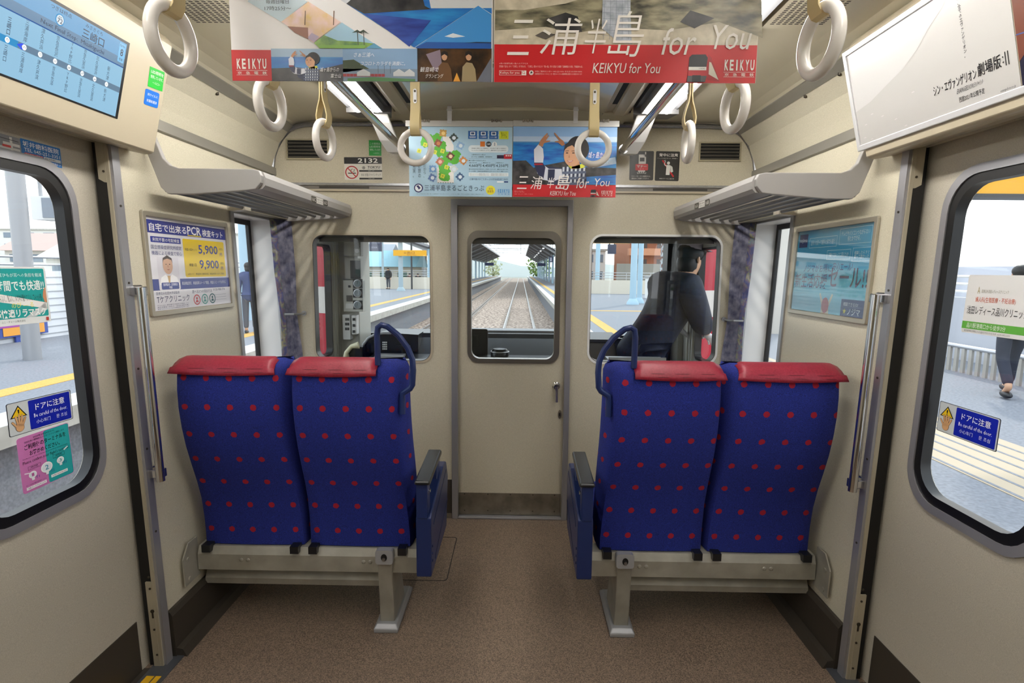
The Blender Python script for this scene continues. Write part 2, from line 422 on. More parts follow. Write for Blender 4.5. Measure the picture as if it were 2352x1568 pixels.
# ---- side walls with the window openings and the doorway
WY0, WY1, WZ0, WZ1 = 2.745, 3.175, 0.86, 1.735
for s, side in ((-1, 'left'), (1, 'right')):
    f = WF(s)
    mb = MB()
    mb.panel([(1.975, 0), (D + 0.04, 0), (D + 0.04, 2.02), (1.975, 2.02)], [[(WY0, WZ0), (WY1, WZ0), (WY1, WZ1), (WY0, WZ1)]], 0, -0.045, 0, f)
    mb.box((Y0, 0, -0.045), (0.56, 2.02, 0), 0, f); mb.box((0.56, 1.885, -0.045), (1.975, 2.02, 0), 0, f)
    struct('wall_' + side, mb, M_WALL)
    # upper slanted panel
    mb = MB()
    prof = [(xw(2.02) + 0.005, 2.015), (1.322, 2.08), (1.29, 2.16), (1.215, 2.25), (1.225, 2.29), (1.40, 2.29), (1.40, 2.015)]
    mb.prism([(s * p[0], p[1]) for p in prof], Y0, D, 0, lambda a, b, c: Vector((a, c, b)))
    struct('trim_%d' % (1 if s < 0 else 2), mb, M_WALL, label='slanted laminate panel above the %s wall' % side)
    # two metal strips
    mb = MB()
    mb.prism([(s * (xw(1.985) - 0.013), 1.99), (s * (xw(2.02) - 0.013), 2.03), (s * (xw(2.02) + 0.004), 2.03), (s * (xw(1.985) + 0.004), 1.985)], 2.06, D, 0, lambda a, b, c: Vector((a, c, b)))
    struct('trim_%d' % (3 if s < 0 else 4), mb, M_STRIP, label='lower metal strip along the %s wall' % side)
    mb = MB()
    mb.prism([(s * 1.238, 2.218), (s * 1.208, 2.252), (s * 1.214, 2.262), (s * 1.246, 2.226)], Y0, D, 0, lambda a, b, c: Vector((a, c, b)))
    struct('trim_%d' % (5 if s < 0 else 6), mb, M_STRIP, label='upper metal strip along the %s wall' % side)
    # door pillar
    mb = MB()
    mb.box((1.936, 0, -0.006), (1.972, 1.93, 0.016), 0, f)
    mb.box((1.93, 0.0, -0.006), (1.937, 1.93, 0.006), 1, f)
    mb.box((1.929, 0.0, -0.028), (1.936, 0.334, -0.005), 1, f)
    mb.prism([(-0.032, 1.765), (-0.032, 1.93), (-0.005, 1.93), (-0.005, 1.755), (-0.014, 1.755)], 1.929, 1.936, 1, lambda a, b, c: f(c, b, a))
    mb.box((1.94, 0.0, -0.05), (1.972, 1.93, -0.006), 2, f); mb.box((1.966, 0.0, -0.045), (1.978, 1.93, 0.002), 2, f)
    o = struct('trim_%d' % (7 if s < 0 else 8), mb, [mat('pillar_steel', '#a8a8ad', 0.36, 0.6), mat('pillar_face', '#b0a894', 0.4, 0.2), M_BLACK], label='steel door pillar on the %s' % side)
    mb = MB()
    for z in (1.68, 1.42, 1.12, 0.83, 0.52): mb.cyl(f(1.952, z, 0.015), f(1.952, z, 0.0185), 0.004)
    for z in (1.79, 0.355, 0.31, 0.15, 0.05): mb.cyl(f(1.93, z, -0.012), f(1.927, z, -0.012), 0.004)
    mb.cyl(f(1.93, 0.222, -0.012), f(1.927, 0.222, -0.012), 0.007); mb.box((1.9272, 0.195, -0.015), (1.9292, 0.222, -0.009), 0, f)
    each('screw', mb, M_SCREW, o)
    # sliding door leaf with its window
    f2 = WF(s, -0.06)
    win = rr(1.40, 0.785, 1.80, 1.745, 0.095)
    mb = MB(); mb.panel([(1.255, 0.0), (2.06, 0.0), (2.06, 1.93), (1.255, 1.93)], [win], 0, -0.032, 0, f2)
    dr = struct('door_%d' % (2 if s < 0 else 3), mb, M_LEAF)
    mb = MB(); mb.panel([(0.45, 0.0), (1.252, 0.0), (1.252, 1.93), (0.45, 1.93)], [rr(0.70, 0.785, 1.10, 1.745, 0.095)], 0, -0.032, 0, f2)
    struct('door_%d' % (4 if s < 0 else 5), mb, M_LEAF)
    mb = MB(); mb.ring(rr(1.348, 0.733, 1.852, 1.797, 0.128), rr(1.374, 0.759, 1.826, 1.771, 0.108), -0.002, 0.007, 0, f2); link('window_frame', mb, mat('pillar_steel', '#a8a8ad', 0.36, 0.6), dr, smooth=True)
    mb = MB(); mb.ring(rr(1.374, 0.759, 1.826, 1.771, 0.108), rr(1.402, 0.787, 1.798, 1.743, 0.09), -0.03, 0.003, 0, f2); link('window_gasket', mb, M_BLACK, dr, smooth=True)
    mb = MB(); mb.prism(rr(1.40, 0.785, 1.80, 1.745, 0.093), -0.024, -0.018, 0, f2); link('window_pane', mb, M_GLASS, dr)
    mb = MB(); mb.box((1.256, 0.0, 0.0), (1.905, 0.195, 0.003), 0, f2); link('kick_plate', mb, M_DARK, dr)
    # baseboard
    mb = MB(); mb.prism([(0, 0), (0.022, 0), (0.022, 0.165), (0.012, 0.182), (0, 0.182)], 1.985, D, 0, lambda a, b, c: f(c, b, a))
    mb.box((Y0, 0, 0), (0.55, 0.182, 0.022), 0, f)
    mb.prism([(0.02, 0), (0.06, 0), (0.045, 0.03), (0.02, 0.035)], 1.99, D, 0, lambda a, b, c: f(c, b, a))
    struct('baseboard_' + side, mb, M_DARK)
    # door sill in the floor
    mb = MB()
    mb.prism([(s * 1.217, 1.99), (s * 1.30, 1.99), (s * 1.30, 0.5), (s * 1.217, 0.5)], 0, 0.004, 0)
    mb.prism([(s * 1.30, 1.92), (s * 1.36, 1.92), (s * 1.36, 0.5), (s * 1.30, 0.5)], -0.02, 0.002, 2)
    for a, b in ((1.232, 1.252), (1.258, 1.286)): mb.prism([(s * a, 1.875), (s * b, 1.875), (s * b, 0.5), (s * a, 0.5)], 0.004, 0.0055, 1)
    struct('trim_%d' % (9 if s < 0 else 10), mb, [mat('sill_steel', '#6c7077', 0.35, 0.7), mat('sill_yellow', '#d9a81c', 0.5), M_DARK], label='door sill plate with yellow stripes on the %s' % side)
    # box above the doors
    mb = MB()
    hx = lambda z: HA + HB * z
    prof = [(hx(1.877), 1.877), (hx(2.235), 2.235), (hx(2.235) + 0.02, 2.26), (1.40, 2.26), (1.40, 1.895), (hx(1.877) + 0.03, 1.868), (hx(1.877) + 0.008, 1.869)]
    mb.prism([(s * p[0], p[1]) for p in prof], 0.42, 2.055, 0, lambda a, b, c: Vector((a, c, b)))
    struct('trim_%d' % (11 if s < 0 else 12), mb, M_CREAM, label='cream moulded box over the %s door' % side, bevel=0.008)
    # window by the seats: reveal, gasket, pane
    mb = MB()
    mb.ring([(WY0 - 0.028, WZ0 - 0.028), (WY1 + 0.02, WZ0 - 0.028), (WY1 + 0.02, WZ1 + 0.028), (WY0 - 0.028, WZ1 + 0.028)], [(WY0, WZ0), (WY1, WZ0), (WY1, WZ1), (WY0, WZ1)], 0.0, 0.008, 1, f)
    mb.ring([(WY0 - 0.01, WZ0 - 0.01), (WY1 + 0.01, WZ0 - 0.01), (WY1 + 0.01, WZ1 + 0.01), (WY0 - 0.01, WZ1 + 0.01)], [(WY0 + 0.001, WZ0 + 0.001), (WY1 - 0.001, WZ0 + 0.001), (WY1 - 0.001, WZ1 - 0.001), (WY0 + 0.001, WZ1 - 0.001)], -0.135, 0.001, 0, f)
    w = struct('window_%d' % (3 if s < 0 else 4), mb, [M_WHITE, M_ALU])
    mb = MB(); mb.ring([(WY0, WZ0), (WY1, WZ0), (WY1, WZ1), (WY0, WZ1)], [(WY0 + 0.028, WZ0 + 0.028), (WY1 - 0.028, WZ0 + 0.028), (WY1 - 0.028, WZ1 - 0.028), (WY0 + 0.028, WZ1 - 0.028)], -0.135, -0.118, 0, f); link('window_gasket', mb, M_BLACK, w)
    mb = MB(); mb.box((WY0 + 0.02, WZ0 + 0.02, -0.13), (WY1 - 0.02, WZ1 - 0.02, -0.124), 0, f); link('window_pane', mb, M_GLASS, w)
    # rail box over the window and its end block
    mb = MB(); mb.box((2.76, 1.745, 0.0), (3.25, 1.79, 0.075), 0, f)
    struct('trim_%d' % (13 if s < 0 else 14), mb, mat('curtain_box', '#8d8877', 0.5), label='curtain rail box above the %s window' % side)
    mb = MB(); mb.prism([(0, 1.74), (0.085, 1.745), (0.085, 1.78), (0.05, 1.80), (0, 1.80)], 2.70, 2.76, 0, lambda a, b, c: f(c, b, a))
    struct('trim_%d' % (15 if s < 0 else 16), mb, M_LEAF, label='end block of the curtain rail box on the %s' % side)

# ---- wall towards the cab
lw = [endp(717, 539), endp(990, 829)]; rw = [endp(1360, 542), endp(1641, 834)]
LWX0, LWX1, LWZ0, LWZ1 = lw[0].x, lw[1].x, lw[1].z, lw[0].z
RWX0, RWX1, RWZ0, RWZ1 = rw[0].x, rw[1].x, rw[1].z, rw[0].z
outer = [(-1.34, 0.0), (1.34, 0.0), (1.40, 2.0), (1.36, 2.31), (-1.36, 2.31), (-1.40, 2.0)]
mb = MB(); mb.panel(outer, [rr(LWX0, LWZ0, LWX1, LWZ1, 0.06), rr(RWX0, RWZ0, RWX1, RWZ1, 0.06), [(-0.315, 0.002), (0.315, 0.002), (0.315, 1.835), (-0.315, 1.835)]], 0, -0.045, 0, EF)
struct('wall_front', mb, M_END)
for n, (a, b, c, d), dark in ((1, (LWX0, LWX1, LWZ0, LWZ1), True), (2, (RWX0, RWX1, RWZ0, RWZ1), False)):
    mb = MB(); mb.ring(rr(a - 0.012, c - 0.012, b + 0.012, d + 0.012, 0.07), rr(a, c, b, d, 0.06), 0, 0.004, 0, EF)
    mb.ring(rr(a - 0.002, c - 0.002, b + 0.002, d + 0.002, 0.062), rr(a + 0.003, c + 0.003, b - 0.003, d - 0.003, 0.058), -0.06, 0.002, 1, EF)
    w = struct('window_%d' % n, mb, [M_CREAM if dark else M_WHITE, mat('reveal_dark', '#4a4844', 0.4)], smooth=True)
    mb = MB(); mb.prism(rr(a, c, b, d, 0.06), -0.05, -0.045, 0, EF); link('window_pane', mb, M_GLASSW, w)
    mb = MB(); mb.box((a + 0.02, d - 0.035, -0.075), (b - 0.02, d - 0.005, -0.055), 0, EF); link('blind_roller', mb, mat('reveal_dark', '#4a4844', 0.4), w)
# door to the cab
fD = lambda x, z, w: Vector((x, D + 0.022 - w, z))
g = [endp(1082, 545), endp(1272, 826)]; q = [endp(1073, 529), endp(1284, 835)]
gl = rr(g[0].x, g[1].z, g[1].x, g[0].z, 0.05); go = rr(q[0].x, q[1].z, q[1].x, q[0].z, 0.062)
mb = MB(); mb.panel([(-0.313, 0.012), (0.313, 0.012), (0.313, 1.832), (-0.313, 1.832)], [gl], 0, -0.035, 0, fD)
d1 = struct('door_1', mb, M_END)
mb = MB(); mb.ring(go, gl, 0, 0.012, 0, fD); link('window_frame', mb, mat('frame_dark_steel', '#7f7b74', 0.35, 0.8), d1, smooth=True)
mb = MB(); mb.prism(gl, -0.022, -0.016, 0, fD); link('window_pane', mb, M_GLASSW, d1)
mb = MB(); mb.box((g[0].x, g[0].z - 0.034, -0.034), (g[1].x, g[0].z, -0.024), 0, fD); link('blind_roller', mb, mat('reveal_dark', '#4a4844', 0.4), d1)
mb = MB(); mb.box((-0.306, 0.016, 0), (0.306, 0.148, 0.003), 0, fD)
for x in (-0.27, -0.13, 0.005, 0.14, 0.27):
    for z in (0.141, 0.038): mb.cyl(fD(x, z, 0.003), fD(x, z, 0.005), 0.004, 1, 8)
link('kick_plate', mb, [M_DSTEEL, M_SCREW], d1)
h = at(1278, 887, y=D); mb = MB()
mb.lathe(fD(h.x, h.z, 0), [(0.022, 0), (0.022, 0.006), (0.014, 0.012), (0.012, 0.03)], axis='y'); mb.lathe(fD(h.x, h.z, 0.028), [(0.017, 0), (0.02, 0.006), (0.016, 0.016)], axis='y')
mb.tube([fD(h.x, h.z, 0.038), fD(h.x + 0.002, h.z - 0.03, 0.04), fD(h.x + 0.002, h.z - 0.09, 0.038)], [0.011, 0.009, 0.008])
link('door_handle', mb, M_CHROME, d1, smooth=True)
k = at(1286, 953, y=D); mb = MB()
mb.prism([(k.x + 0.011 * cos(t * pi / 12), k.z + 0.026 * sin(t * pi / 12)) for t in range(24)], 0, 0.005, 0, fD); mb.prism([(k.x + 0.004 * cos(t * pi / 6), k.z + 0.012 * sin(t * pi / 6)) for t in range(12)], 0.005, 0.007, 1, fD)
link('keyhole_plate', mb, [M_DSTEEL, M_BLACK], d1)
mb = MB(); o = [(-0.342, 0.0), (0.342, 0.0), (0.342, 1.866), (-0.342, 1.866)]
mb.prism([(-0.342, 0), (-0.306, 0), (-0.306, 1.832), (0.311, 1.832), (0.311, 0), (0.342, 0), (0.342, 1.866), (-0.342, 1.866)], -0.02, 0.022, 0, EF)
mb.box((-0.306, 0, -0.02), (0.311, 0.012, 0.02), 0, EF)
struct('trim_17', mb, mat('pillar_steel', '#a8a8ad', 0.36, 0.6), label='steel frame of the cab door', bevel=0.003)
# dark skirting of that wall
mb = MB()
for a, b in ((-1.25, -0.344), (0.344, 1.25)):
    mb.box((a, 0.0, 0), (b, 0.236, 0.006), 0, EF); mb.box((a, 0.0, 0.006), (b, 0.03, 0.012), 1, EF)
struct('baseboard_front', mb, [M_DARK, M_DSTEEL])
# horizontal double moulding
mb = MB(); mb.box((-1.33, 1.937, 0), (1.33, 1.95, 0.016), 0, EF); mb.box((-1.33, 1.916, 0), (1.33, 1.937, 0.008), 1, EF); mb.box((-1.33, 1.906, 0), (1.33, 1.916, 0.014), 2, EF)
mb.box((-1.08, 1.921, 0.008), (-0.80, 1.932, 0.0095), 3, EF); mb.box((0.78, 1.921, 0.008), (1.08, 1.932, 0.0095), 3, EF)
struct('trim_18', mb, [M_STEEL, mat('moulding_grey', '#7b7772', 0.45, 0.3), M_CREAM, mat('slot_dark', '#3a3733', 0.6)], label='horizontal metal moulding across the end wall')
# arched strip where that wall meets the sides and ceiling
arc = [(-1.337, 1.95), (-1.339, 2.03), (-1.330, 2.085), (-1.31, 2.14), (-1.28, 2.19), (-1.24, 2.23), (-1.20, 2.25), (-1.15, 2.261), (-1.05, 2.265), (-0.572, 2.268)]
arc = arc + [(0, 2.269)] + [(-x, z) for x, z in reversed(arc)]
mb = MB(); mb.tube([(x, D - 0.012, z) for x, z in arc], 0.013, n=10); struct('trim_19', mb, M_STEEL, smooth=True, label='arched metal strip round the end wall')
# rear end of the car, behind the camera
struct('wall_back', MB().box((-1.4, Y0 - 0.04, 0), (1.4, Y0, 2.3)), M_WALL)

# ---- ceiling
mb = MB(); fy = lambda a, b, c: Vector((a, c, b))
for s in (-1, 1):
    prof = [(1.23, 2.25), (1.20, 2.268), (1.15, 2.279), (1.08, 2.284), (0.80, 2.286), (0.59, 2.286), (0.59, 2.33), (1.42, 2.33), (1.42, 2.25)]
    mb.prism([(s * p[0], p[1]) for p in prof], Y0, D, 0, fy)
mb.box((-0.6, 2.98, 2.272), (0.6, D, 2.33)); mb.box((-0.6, Y0, 2.31), (0.6, 2.98, 2.33))
ce = struct('ceiling', mb, M_CEIL)
mb = MB(); top = [(x / 20 * 0.455, 2.256 + 0.03 * (1 - (x / 20) ** 2)) for x in range(-20, 21)]
mb.prism(top + [(0.455, 2.31), (-0.455, 2.31)], Y0, 2.965, 0, fy); link('centre_panel', mb, M_CEILG, ce, smooth=True, angle=50)
for s in (-1, 1):
    mb = MB(); mb.prism([(s * x, z) for x, z in [(0.455, 2.256), (0.475, 2.262), (0.50, 2.262), (0.505, 2.248), (0.55, 2.24), (0.575, 2.25), (0.59, 2.27), (0.59, 2.31), (0.455, 2.31)]], Y0, 2.95, 0, fy)
    mb.prism([(s * x, z) for x, z in [(0.455, 2.256), (0.59, 2.256), (0.59, 2.30), (0.455, 2.30)]], 2.95, 3.0, 0, fy)
    ln = struct('trim_%d' % (20 if s < 0 else 21), mb, M_CREAM, label='air outlet moulding beside the %s lamp row' % ('left' if s < 0 else 'right'))
    mb = MB(); y = 2.82
    while y > -2.8:
        mb.box((s * 0.477, y - 0.30, 2.2605), (s * 0.500, y, 2.263)); y -= 0.335
    each('air_slot', mb, mat('slot_black', '#050505', 0.8), ln)
    # perforated return grille in the ceiling
    mb = MB(); mb.box((s * 0.83, 1.0, 2.268), (s * 1.02, 1.985, 2.287)); gr = thing('air_grille', 'cream perforated ceiling grille above the %s hand straps, nearest the camera' % ('left' if s < 0 else 'right'), 'grille', (s * 0.92, 1.5, 2.268), 'ceiling grilles')
    link('panel', mb, M_CEIL, gr)
    mb = MB()
    yy = 1.72
    for i in range(26):
        for j in range(9):
            mb.box((s * (0.845 + j * 0.0195), 1.95 - i * 0.012, 2.2674), (s * (0.845 + j * 0.0195 + 0.012), 1.95 - i * 0.012 + 0.005, 2.2681))
    o = link('perforation', mb, mat('slot_dark', '#3a3733', 0.6), gr); o['kind'] = 'stuff'

# ---- lamp rows
for s, side in ((-1, 'left'), (1, 'right')):
    t = thing('ceiling_light', 'long twin tube ceiling light along the %s handrail' % side, 'light', (s * 0.69, 0, 2.24), 'twin tube ceiling lights')
    mb = MB(); mb.prism([(s * x, z) for x, z in [(0.60, 2.286), (0.60, 2.262), (0.625, 2.268), (0.685, 2.268), (0.69, 2.25), (0.715, 2.25), (0.72, 2.268), (0.775, 2.268), (0.80, 2.255), (0.805, 2.286)]], -0.5, 2.885, 0, fy)
    link('housing', mb, mat('lamp_housing', '#5c5d60', 0.5), t)
    mb = MB()
    mb.box((min(s * 0.627, s * 0.631), -0.45, 2.234), (max(s * 0.627, s * 0.631), 2.885, 2.287)); link('baffle', mb, M_ALUP, t)
    for x in (0.655, 0.747):
        mb = MB(); mb.tube([(s * x, -0.45, 2.246), (s * x, 2.87, 2.246)], 0.017, n=14); link('tube', mb, M_TUBE, t, smooth=True)
    mb = MB(); mb.prism([(s * 0.59, 2.887), (s * 0.81, 2.887), (s * 0.78, 2.99), (s * 0.61, 2.99)], 2.235, 2.286); link('end_cap', mb, mat('lamp_end_grey', '#6f6f70', 0.5), t)
# ================================================================== SEATS
PROF = [(2.200, 0.352), (2.199, 0.40), (2.195, 0.46), (2.182, 0.55), (2.158, 0.63), (2.128, 0.71), (2.10, 0.79), (2.080, 0.87), (2.068, 0.95), (2.066, 1.02), (2.071, 1.07), (2.079, 1.10), (2.094, 1.122), (2.118, 1.135)]
THICK = [0.13, 0.135, 0.14, 0.14, 0.14, 0.14, 0.135, 0.13, 0.125, 0.12, 0.115, 0.105, 0.085, 0.04]
def backrest(name, xa, xb, aisle, parent):
    """xa < xb world x; aisle = side (-1 or 1) that faces the gangway and shows its bevelled flank"""
    mb = MB(); ring = None; v = 0.0; py = None; uvs = {}
    for i, ((y, z), T) in enumerate(zip(PROF, THICK)):
        if py: v += sqrt((y - py[0]) ** 2 + (z - py[1]) ** 2)
        py = (y, z)
        k = 0.0 if i < len(PROF) - 2 else (0.008 if i == len(PROF) - 2 else 0.022)
        c = 0.044 * (0.25 + 0.75 * min(1, max(0, (z - 0.40) / 0.5)))        # flank bevel grows upward
        lo = (0.012, 0.02) if aisle > 0 else (c, 0.075); hi = (c, 0.075) if aisle > 0 else (0.012, 0.02)
        a, b = xa + k, xb - k; n = 8
        loop = [(a, T), (a, lo[1]), (a + lo[0] * 0.55, lo[1] * 0.32)] + [(a + lo[0] + (b - hi[0] - a - lo[0]) * j / n, -0.006 * sin(pi * j / n)) for j in range(n + 1)] + [(b - hi[0] * 0.55, hi[1] * 0.32), (b, hi[1]), (b, T)]
        o = len(mb.v); mb.v += [Vector((x, y + d, z)) for x, d in loop]; m = len(loop)
        u = 0; arc = []
        for j in range(m):
            if j: u += sqrt((loop[j][0] - loop[j - 1][0]) ** 2 + (loop[j][1] - loop[j - 1][1]) ** 2)
            arc.append(u)
        u0 = arc[3]
        for j in range(m): mb.uv[o + j] = (arc[j] - u0 + 0.020, v - 0.010)
        if ring is not None:
            for j in range(m):
                mb.f.append((ring + j, ring + (j + 1) % m, o + (j + 1) % m, o + j)); mb.m.append(0)
        else: mb.f.append(tuple(range(o, o + m))); mb.m.append(0)
        ring = o
    mb.f.append(tuple(range(ring, ring + m))); mb.m.append(0)
    b = link(name, mb, M_MOQ, parent, smooth=True, angle=60)
    return b
def cover(xa, xb, parent, flare0, flare1):
    path = [(2.056, 1.084), (2.060, 1.094), (2.065, 1.104), (2.074, 1.116), (2.089, 1.128), (2.118, 1.138), (2.15, 1.135), (2.176, 1.118), (2.19, 1.09), (2.192, 1.02)]
    mb = MB(); n = 14
    for i, (y, z) in enumerate(path):
        t = max(0, 1 - i / 4.0)
        for j in range(n + 1):
            q = j / n; x = xa + (xb - xa) * q; x += -flare0 * t * (1 - q) ** 3 + flare1 * t * q ** 3
            e = min(q, 1 - q) * (xb - xa); dz = -0.012 * max(0, 1 - e / 0.03) ** 2 if 2 < i < 8 else 0
            sag = -0.006 * sin(pi * q) if i == 0 else 0
            mb.v.append(Vector((x, y + 0.0015 * sin(q * 23 + i), z + dz + sag)))
    for i in range(len(path) - 1):
        for j in range(n): mb.f.append((i * (n + 1) + j, i * (n + 1) + j + 1, (i + 1) * (n + 1) + j + 1, (i + 1) * (n + 1) + j)); mb.m.append(0)
    o = link('headrest_cover', mb, M_RED, parent, smooth=True)
    s = o.modifiers.new('solid', 'SOLIDIFY'); s.thickness = 0.005; s.offset = 1
    # stitch lines along the hem
    st = MB()
    for zz, yy in ((1.093, 2.0555), (1.105, 2.0605)):
        st.tube([(xa + 0.03 + (xb - xa - 0.06) * j / 6, yy, zz) for j in range(7)], 0.0011, n=5)
    each('stitching', st, mat('stitch_dark', '#5d1022', 0.7), parent)
    return o
def seat_unit(s, label):
    X = lambda a: s * a
    def bx(mb, a0, a1, y0, y1, z0, z1, mi=0): return mb.box((min(X(a0), X(a1)), y0, z0), (max(X(a0), X(a1)), y1, z1), mi)
    t = thing('double_seat', label, 'seat', (X(0.8), 2.3, 0.0), 'double seats facing the cab')
    def span(a0, a1): return (min(X(a0), X(a1)), max(X(a0), X(a1)))
    for (a0, a1, inner) in ((0.812, 1.236, False), (0.376, 0.802, True)):
        xa, xb = span(a0, a1)
        b = backrest('backrest', xa, xb, -s, t)
        if inner: c0, c1 = 0.478, 0.80
        else: c0, c1 = 0.862, 1.238
        ca, cb = span(c0, c1)
        cover(ca, cb, b, 0.012 if not (s > 0 and inner) else 0.002, 0.012 if not (s < 0 and inner) else 0.002)
        mb = MB()
        for q in (a0 + 0.02, a1 - 0.065 + 0.02): bx(mb, q, q + 0.034, 2.158, 2.21, 0.332, 0.362)
        each('backrest_bracket', mb, M_BLACKP, t)
        mb = MB(); bx(mb, a0 + 0.004, a1 - 0.004, 2.32, 2.74, 0.355, 0.445)
        link('seat_cushion', mb, M_MOQ, t, bevel=0.03)
    # main beam
    mb = MB(); prof = [(2.172, 0.252), (2.172, 0.318), (2.186, 0.348), (2.26, 0.35), (2.26, 0.252)]
    mb.prism(prof, X(0.352), X(1.25), 0, lambda a, b, c: Vector((c, a, b))); link('beam', mb, M_BEAM, t)
    mb = MB()
    for q in (0.545, 0.572, 1.045, 1.072): mb.ell((X(q), 2.172, 0.296), (0.0085, 0.004, 0.0085), n=12, m=6)
    each('bolt', mb, M_BEAM, t, smooth=True)
    # lower bar
    mb = MB(); mb.prism([(2.225, 0.162), (2.225, 0.186), (2.25, 0.228), (2.30, 0.23), (2.30, 0.162)], X(0.505), X(1.255), 0, lambda a, b, c: Vector((c, a, b))); link('foot_bar', mb, M_BEAM, t)
    mb = MB(); bx(mb, 0.55, 1.15, 2.30, 2.52, 0.15, 0.235); link('heater_box', mb, M_DARK, t)
    mb = MB()
    for q in (0.62, 0.90): bx(mb, q, q + 0.13, 2.29, 2.31, 0.142, 0.158)
    each('heater_tab', mb, M_BEAM, t)
    # wall bracket
    mb = MB(); f = WF(s); mb.prism([(2.085, 0.225), (2.085, 0.335), (2.13, 0.385), (2.19, 0.385), (2.19, 0.225)], 0.0145, 0.020, 0, f)
    for z in (0.325, 0.245): mb.cyl(f(2.115, z, 0.019), f(2.115, z, 0.024), 0.009, 0, 10)
    link('wall_bracket', mb, M_BEAM, t)
    # leg with foot
    mb = MB(); A = [(2.166, 0.452), (2.40, 0.452)]
    def quadz(z, a0, a1, y0, y1): return [Vector((X(a0), y0, z)), Vector((X(a1), y0, z)), Vector((X(a1), y1, z)), Vector((X(a0), y1, z))]
    sec = [quadz(0.025, 0.452, 0.512, 2.185, 2.39), quadz(0.20, 0.455, 0.513, 2.172, 2.34), quadz(0.30, 0.452, 0.512, 2.158, 2.25), quadz(0.322, 0.45, 0.514, 2.156, 2.25)]
    vs = [p for q in sec for p in q]; fs = []
    for i in range(3):
        for j in range(4): fs.append((i * 4 + j, i * 4 + (j + 1) % 4, i * 4 + 4 + (j + 1) % 4, i * 4 + 4 + j))
    fs += [(3, 2, 1, 0), (12, 13, 14, 15)]
    mb.add(vs, fs); lg = link('leg', mb, M_BEAM, t, bevel=0.005)
    mb = MB(); sec = [quadz(0.0, 0.432, 0.532, 2.15, 2.47), quadz(0.016, 0.432, 0.532, 2.15, 2.47), quadz(0.032, 0.442, 0.522, 2.165, 2.45)]
    vs = [p for q in sec for p in q]; fs = []
    for i in range(2):
        for j in range(4): fs.append((i * 4 + j, i * 4 + (j + 1) % 4, i * 4 + 4 + (j + 1) % 4, i * 4 + 4 + j))
    fs += [(3, 2, 1, 0), (8, 9, 10, 11)]
    mb.add(vs, fs); link('foot', mb, M_ALUP, lg, bevel=0.004)
    mb = MB(); mb.prism(rr(0.447, 0.300, 0.517, 0.36, 0.012, 4), 2.145, 2.175, 0, lambda a, b, c: Vector((X(a), c, b)))
    mb.prism([(0.482 + 0.012 * cos(k * pi / 8), 0.330 + 0.015 * sin(k * pi / 8)) for k in range(16)], 2.1435, 2.146, 1, lambda a, b, c: Vector((X(a), c, b)))
    mb.cyl((X(0.482), 2.145, 0.325), (X(0.482), 2.138, 0.325), 0.007, 2, 6)
    link('leg_cap', mb, [M_ALUP, M_BLACK, M_STEEL], lg)
    # blue end panel with armrest towards the gangway
    mb = MB(); ft = lambda a, b, c: Vector((X(c), a, b))
    mb.prism([(2.105, 0.272), (2.105, 0.515), (2.13, 0.527), (2.46, 0.60), (2.56, 0.59), (2.62, 0.50), (2.56, 0.272)], 0.285, 0.345, 0, ft)
    ep = link('end_panel', mb, M_BLUE, t, bevel=0.006)
    mb = MB(); mb.prism([(2.20, 0.30), (2.20, 0.31), (2.59, 0.40), (2.59, 0.39)], 0.2835, 0.286, 0, ft); mb.prism([(2.17, 0.46), (2.17, 0.47), (2.55, 0.555), (2.55, 0.545)], 0.2835, 0.286, 0, ft)
    for y, z in ((2.13, 0.33), (2.13, 0.36), (2.13, 0.39)): mb.cyl((X(0.285), y, z), (X(0.282), y, z), 0.005)
    each('groove', mb, mat('blue_dark', '#122350', 0.4), ep)
    mb = MB(); mb.prism([(2.10, 0.515), (2.10, 0.655), (2.13, 0.668), (2.16, 0.655), (2.165, 0.60), (2.17, 0.53)], 0.298, 0.342, 0, ft)
    mb.prism([(2.36, 0.57), (2.39, 0.66), (2.44, 0.66), (2.43, 0.59)], 0.298, 0.33, 0, ft)
    each('armrest_post', mb, M_BLUE, t, bevel=0.004)
    mb = MB(); mb.prism([(2.085, 0.658), (2.09, 0.672), (2.42, 0.690), (2.44, 0.678), (2.43, 0.664), (2.12, 0.645)], 0.288, 0.346, 0, ft)
    link('armrest_pad', mb, M_BLACKP, t, bevel=0.006)
    mb = MB(); mb.cyl((X(0.298), 2.14, 0.615), (X(0.292), 2.14, 0.615), 0.008); each('bolt', mb, M_CHROME, t)
    # grab handle over the corner of the backrest
    P = [at(px, py, y=2.09) for px, py in ((868, 838), (866, 768), (868, 752), (876, 746), (890, 750), (915, 770), (936, 798), (947, 825), (949, 850), (947, 884), (942, 892), (925, 903), (924, 915), (924, 950))]
    mb = MB(); mb.tube([(X(abs(p.x)), p.y + (0.0 if i > 0 else 0.0), p.z) for i, p in enumerate(P)], 0.0115, n=10); link('grab_handle', mb, M_BLUE, t, smooth=True)
    return t
seat_unit(-1, 'blue double seat with red dots on the left, below the clinic poster')
seat_unit(1, 'blue double seat with red dots on the right, below the turquoise poster')

